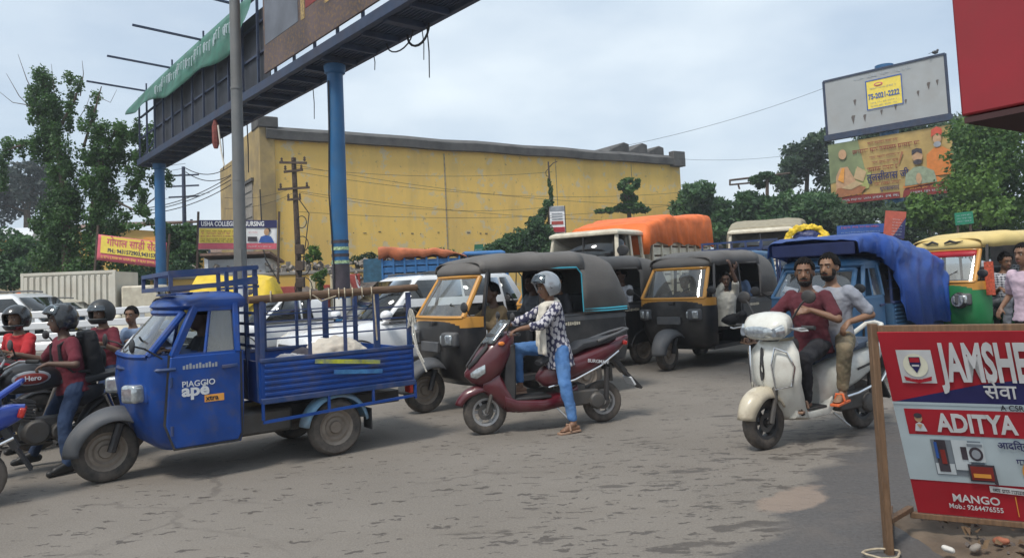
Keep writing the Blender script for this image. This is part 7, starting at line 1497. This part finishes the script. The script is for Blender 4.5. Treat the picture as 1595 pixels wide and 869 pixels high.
    f.poly([(w * .60, 0), (w, 0), (w, .62), (w * .64, .55), (w * .61, .3)], 'maroon_print', 3); f.scribble(w * .66, .12, 1.7, .16, 'pale_print', 4, False); f.scribble(w * .66, .34, 1.3, .14, 'orange_print', 4, False)
    # seated reader at the left
    f.disc(.78, hh * .80, .21, .27, 'skin_print', 5); f.poly([(.3, .5), (.35, 1.5), (.6, 1.95), (1.0, 1.95), (1.25, 1.4), (1.5, .9), (1.45, .5)], 'skin_print', 4); f.poly([(.15, .45), (.6, .35), (1.6, .45), (1.9, .75), (1.3, .95), (.4, .85)], M('print_rust', (.35, .14, .06), .7), 5); f.poly([(.6, .85), (1.1, .7), (1.75, .95), (1.4, 1.15)], M('print_buff', (.50, .36, .2), .7), 6); f.poly([(1.25, 1.3), (1.75, 1.05), (1.95, 1.55), (1.5, 1.9)], 'print_buff', 4); f.poly([(.45, 1.3), (.7, 1.9), (.85, 1.9), (.75, 1.1)], 'orange_print', 6)
    # two portraits at the right
    f.disc(w - .62, hh * .82, .19, .25, 'skin_print', 5); f.poly([(w - .88, hh * .85), (w - .84, hh * .96), (w - .6, hh), (w - .38, hh * .96), (w - .36, hh * .86), (w - .62, hh * .90)], M('print_turban', (.55, .08, .04), .7), 6); f.disc(w - .62, hh * .735, .17, .14, 'grey_print', 6); f.poly([(w - 1.2, .9), (w - 1.15, hh * .60), (w - .8, hh * .69), (w - .4, hh * .69), (w - .02, hh * .6), (w - .02, .9)], M('print_saffron', (.62, .20, .04), .7), 4)
    f.disc(w - 1.55, hh * .60, .24, .30, 'skin_print', 8); f.poly([(w - 1.8, hh * .62), (w - 1.78, hh * .70), (w - 1.55, hh * .72), (w - 1.32, hh * .70), (w - 1.30, hh * .62), (w - 1.55, hh * .665)], 'dark_print', 9); f.disc(w - 1.55, hh * .51, .2, .13, 'dark_print', 9); f.poly([(w - 2.25, .55), (w - 2.15, 1.15), (w - 1.75, 1.45), (w - 1.35, 1.45), (w - .85, 1.15), (w - .75, .6)], 'sage_print', 7); f.disc(w - 1.55, .85, .13, .28, 'skin_print', 9); f.poly([(w - 2.35, .45), (w - 2.2, .8), (w - .7, .85), (w - .4, .6)], 'print_saffron', 6)
    f.poly([(w - 2.5, 1.7), (w - 2.43, 1.75), (w - 2.2, 2.3), (w - 2.3, 2.35)], 'print_rust', 4)
    f.scribble(2.1, hh * .89, 1.5, .13, 'maroon_print', 4); f.scribble(1.3, hh * .77, 3.3, .22, 'maroon_print', 4); f.scribble(2.15, hh * .66, 1.5, .13, 'maroon_print', 4); f.scribble(2.25, hh * .575, 1.3, .13, 'maroon_print', 4); f.scribble(2.0, hh * .46, 1.5, .22, 'maroon_print', 4)
    f.text('तुलसीदास जी', .52, 1.95, hh * .315, 'navy_print', 4, .02, .8); f.scribble(2.3, hh * .23, 1.3, .15, 'maroon_print', 4); f.text('शुभकामनाएं', .27, 2.55, hh * .145, 'navy_print', 4, .015, .8)
    for v in (.5, 1.6, 2.8): MB().beam(f.P(.2, v, -6), f.P(w - .2, v, -6), .1).build('back_rail', 'gantry_steel', tb_)
    MB().beam(f.P(w * .45, .5, -5), c + Z * (zb0 + .5), .2).beam(f.P(w * .45, 2.6, -5), c + Z * (zb0 + 2.6), .2).build('bracket', 'gantry_steel', tb_)
    cr_ = tag(MB().ell((0, 0, .10), (.16, .08, .09)).ell((.13, 0, .2), (.06, .05, .06)).beam((-.15, 0, .1), (-.32, 0, .04), .06, .02).capsule((0, .02, .05), (0, .02, -.02), .012, .012).build('crow', 'black_paint'), 'black crow perched on the white hoarding', 'bird'); cr_.location = base + d * (w * .93) + Z * (zt1 + .08)
billboards()
def banner(label, px, Y, scheme):
    (x0, y0), (x1, y1), (x2, y2), (x3, y3) = px      # bottom left, bottom right, top right, top left
    bl, br, tr_, tl = D(x0, y0, Y), D(x1, y1, Y), D(x2, y2, Y), D(x3, y3, Y); base = V((bl.x, bl.y, 0)); ex = (br - bl); ey = (tl - bl); w, h = ex.length, ey.length
    t = thing('banner', label, 'banner', base); f = Flat(t, bl - base, ex.normalized(), ey.normalized(), .008)
    MB().grid(lambda u, v: f.P(u * w, v * h, 0) + f.n * (-.012 + .004 * math.sin(u * 14)), 24, 6).build('sheet', scheme[0], t, solid=.006)
    for u in (-.05, w + .05): MB().beam(f.P(u, -bl.z + .0, -6), f.P(u, h + .3, -6), .06).build('post', 'pole_rust', t)
    return t, f, w, h
t, f, w, h = banner('red and yellow sagging banner with Hindi lettering behind the blue post', ((150, 405), (257, 418), (258, 378), (153, 365)), 24.4, ('pink_print',))
f.rect(.12, h * .30, w - .35, h * .97, 'yellow_print', 2); f.text('गोपाल साड़ी सेंटर', .34, .32, h * .62, 'pink_print', 3, .02, .85); f.text('PH.: 9431572903,9431579008', .185, .36, h * .36, 'navy_print', 3, .02, .85); f.scribble(.15, h * .1, w * .8, .11, 'yellow_print', 3, False)
t, f, w, h = banner('nursing college banner, white yellow and navy, behind the grey lamp post', ((309, 389), (431, 389), (428, 345), (310, 343)), 25.5, ('white',))
f.rect(0, h * .74, w, h, 'navy_print', 2); f.text('USHA COLLEGE OF NURSING', .23, .08, h * .80, 'white', 3, .03, .72); f.rect(0, h * .02, w, h * .22, 'pink_print', 2); f.rect(.02, h * .23, w * .60, h * .72, 'yellow_print', 2)
for k_, m_ in ((.60, 'maroon_print'), (.52, 'pink_print'), (.42, 'pink_print'), (.33, 'maroon_print'), (.26, 'black_print')): f.scribble(.08, h * k_, w * .5, .07 if m_ != 'pink_print' else .09, m_, 3, False)
f.disc(w * .87, h * .60, .09, .12, 'skin_print', 4); f.poly([(w * .77, h * .24), (w * .80, h * .44), (w * .86, h * .49), (w * .93, h * .44), (w * .97, h * .24)], 'blue_print', 4); f.disc(w * .885, h * .655, .10, .08, 'dark_print', 3); f.rect(w * .63, h * .28, w * .75, h * .44, 'dark_print', 3); f.scribble(w * .64, h * .56, .32, .06, 'pink_print', 3, False); f.scribble(w * .64, h * .08, .8, .06, 'white', 3, False)
def small_board(label, px, Y, mat, lines=(), cat='sign', name='sign_board', post=True):
    (x0, y0), (x1, y1), (x2, y2), (x3, y3) = px; bl, br, tl = D(x0, y0, Y), D(x1, y1, Y), D(x3, y3, Y); base = V((bl.x, bl.y, gz(bl.x, bl.y))); ex, ey = br - bl, tl - bl; w, h = ex.length, ey.length
    t = thing(name, label, cat, base); f = Flat(t, bl - base, ex.normalized(), ey.normalized(), .012)
    MB().loft([[f.P(0, 0, -3), f.P(w, 0, -3), f.P(w, h, -3), f.P(0, h, -3)], [f.P(0, 0, 0), f.P(w, 0, 0), f.P(w, h, 0), f.P(0, h, 0)]]).build('panel', mat, t)
    if post:
        for u in (w * .15, w * .85): MB().beam(f.P(u, h * .5, -5), V((f.P(u, 0, -5).x, f.P(u, 0, -5).y, 0)), .06).build('post', 'pole_rust', t)
    for i, (v, hh, m) in enumerate(lines): f.scribble(w * .08, h * v, w * .82, h * hh, m, 1, False)
    return t, f, w, h
t, f, w, h = small_board('orange and navy poster board tilted below the devotional billboard', ((1376, 370), (1408, 372), (1413, 333), (1380, 328)), 27, M('poster_red', (.48, .10, .06), .6, var=.15))
f.poly([(w * .4, 0), (w, 0), (w, h * .8)], 'navy_print', 1)
for k_ in range(6): f.scribble(w * .35, h * (.12 + k_ * .11), w * .5, h * .05, 'pale_print', 2, False)
small_board('small green road sign on a post by the shrubs', ((1489, 351), (1517, 348), (1516, 329), (1487, 332)), 26, M('sign_green', (.02, .22, .12), .5), ((.2, .14, 'pale_print'), (.45, .14, 'pale_print'), (.7, .12, 'pale_print')))
small_board('small green plate on a stake beside the creeper bank', ((738, 398), (752, 397), (752, 380), (739, 381)), 30, M('plate_green', (.02, .14, .08), .6), ((.4, .2, 'pale_print'),))
small_board('long red and blue hoarding behind the blue tarpaulin', ((1304, 366), (1378, 362), (1378, 346), (1304, 352)), 28, 'blue_print', ((.15, .12, 'pale_print'), (.62, .30, 'pink_print')))
small_board('dull blue iron sheet gate beside the cream shutter', ((566, 440), (598, 438), (598, 402), (566, 404)), 28.3, M('gate_blue', (.03, .11, .18), .7, var=.3), ((.3, .03, 'black_print'), (.6, .03, 'black_print')), 'gate', 'iron_gate', False)
# red and white drooping flag on a stick by the gantry post
p = D(556, 450, 15.6); o = V((p.x, p.y, 0)); t = thing('pennant', 'red and white cloth pennant drooping by the gantry post', 'flag', o)
MB().tube([V((0, 0, 0)), V((0, 0, 1.9))], .02, 6).build('stick', 'pole_rust', t)
MB().grid(lambda u, v: V((lerp(-.02, .24 * (1 - v * .9), u), .05 * math.sin(u * 6 + v * 4), lerp(1.35, 1.85, v) - .1 * u)), 10, 10).build('white_cloth', 'white', t, solid=.006)
MB().grid(lambda u, v: V((lerp(-.16, .10, u) * (.5 + .5 * v), .06 * math.sin(u * 6 + v * 5) - .05, lerp(1.45, 1.88, v))), 10, 10).build('red_cloth', 'wall_red', t, solid=.006)
# white tubular median railing
A = D(-60, 495, 11.6); Bq = D(236, 485, 12.3); A.z = Bq.z = 0; d = Bq - A; w = d.length
t = thing('median_railing', 'white painted horizontal rail barrier behind the motorcyclists', 'railing', A, math.atan2(d.y, d.x))
for z in (1.02, 1.2, 1.38): MB().box((w / 2, 0, z), (w, .06, .115)).build('rail', 'white_paint', t, bevel=.015)
for i in range(4): MB().box((.15 + i * (w - .3) / 3, .05, .72), (.07, .04, 1.44)).build('post', 'white_paint', t, bevel=.01)
MB().box((w / 2, .12, .4), (w, .3, .8)).build('kerb_wall', 'concrete', t, bevel=.03)
# tarpaulin stall far left
p = D(-15, 470, 24.5); p.z = 0; t = thing('tarp_stall', 'low stall roofed with orange and blue sheets behind the white SUV', 'stall', p, R(4))
for x0, x1, m in ((0, 1.25, 'tarp_orange'), (1.27, 2.2, 'tarp_blue')): MB().grid(lambda u, v: (lerp(x0, x1, u), lerp(0, 1.6, v), 1.55 + .45 * v - .08 * math.sin(math.pi * u)), 8, 6).build('roof_sheet', m, t, solid=.02); MB().grid(lambda u, v: (lerp(x0, x1, u), -.02 - .03 * math.sin(u * 9), lerp(1.3, 1.55, v) - .08 * math.sin(math.pi * u) * v), 8, 4).build('valance', m, t, solid=.015)
for x in (.05, 2.15):
    for y in (.05, 1.55): MB().box((x, y, .8), (.06, .06, 1.6)).build('post', 'wood_dark', t)
# ---------------------------------------------------------------- overhead wires
def wire(a, b, sag, r=.008, label='thin overhead power wire', grp='overhead wires'):
    a, b = V(a), V(b); o = MB().tube([a.lerp(b, i / 14) - V((0, 0, sag * 4 * (i / 14) * (1 - i / 14))) for i in range(15)], r, 5).build('overhead_wire', 'cable'); tag(o, label, 'wire', grp)
ga = 'thin overhead wire strung across the yellow warehouse front'; gb = 'overhead wire among the far power poles left of the warehouse'
for (x0, y0), (x1, y1), s_ in (((462, 258), (1150, 318), .5), ((462, 262), (860, 268), .25), ((462, 268), (1060, 300), .5), ((465, 298), (1060, 345), .3), ((465, 300), (860, 322), .4), ((466, 330), (1060, 318), .4), ((350, 308), (462, 290), .2), ((350, 325), (462, 298), .2)): wire(D(x0, y0, 27), D(x1, y1, 33 if x1 > 500 else 30), s_, .007, ga)
for (x0, y0), (x1, y1) in (((-20, 250), (289, 255)), ((-20, 272), (289, 262)), ((-20, 300), (289, 270)), ((289, 262), (360, 258)), ((289, 268), (360, 272)), ((200, 330), (360, 280)), ((205, 334), (360, 288)), ((-20, 310), (327, 300)), ((205, 326), (360, 274))): wire(D(x0, y0, 33), D(x1, y1, 34), .35, .010 if x0 < 0 else .02, gb)
gc = 'faint wire slanting up to the white hoarding'
wire(D(950, 232, 40), D(1296, 133, 40), .3, .010, gc); wire(D(1058, 248, 40), D(1300, 230, 42), .3, .008, gc)
# ---------------------------------------------------------------- humid air
hz = MB().box((0, 150, 6.3), (1290, 1560, 14.7)).build('haze', M('haze_surface', (1, 1, 1)), smooth=False)
hm = bpy.data.materials.new('haze'); hm.use_nodes = True; hm.node_tree.nodes.clear()
_o = hm.node_tree.nodes.new('ShaderNodeOutputMaterial'); _v = hm.node_tree.nodes.new('ShaderNodeVolumePrincipled'); _v.inputs['Color'].default_value = (.86, .9, .95, 1); _v.inputs['Density'].default_value = .0015; _v.inputs['Anisotropy'].default_value = .2
hm.node_tree.links.new(_v.outputs[0], _o.inputs['Volume']); hz.data.materials.clear(); hz.data.materials.append(hm); hz['kind'] = 'stuff'
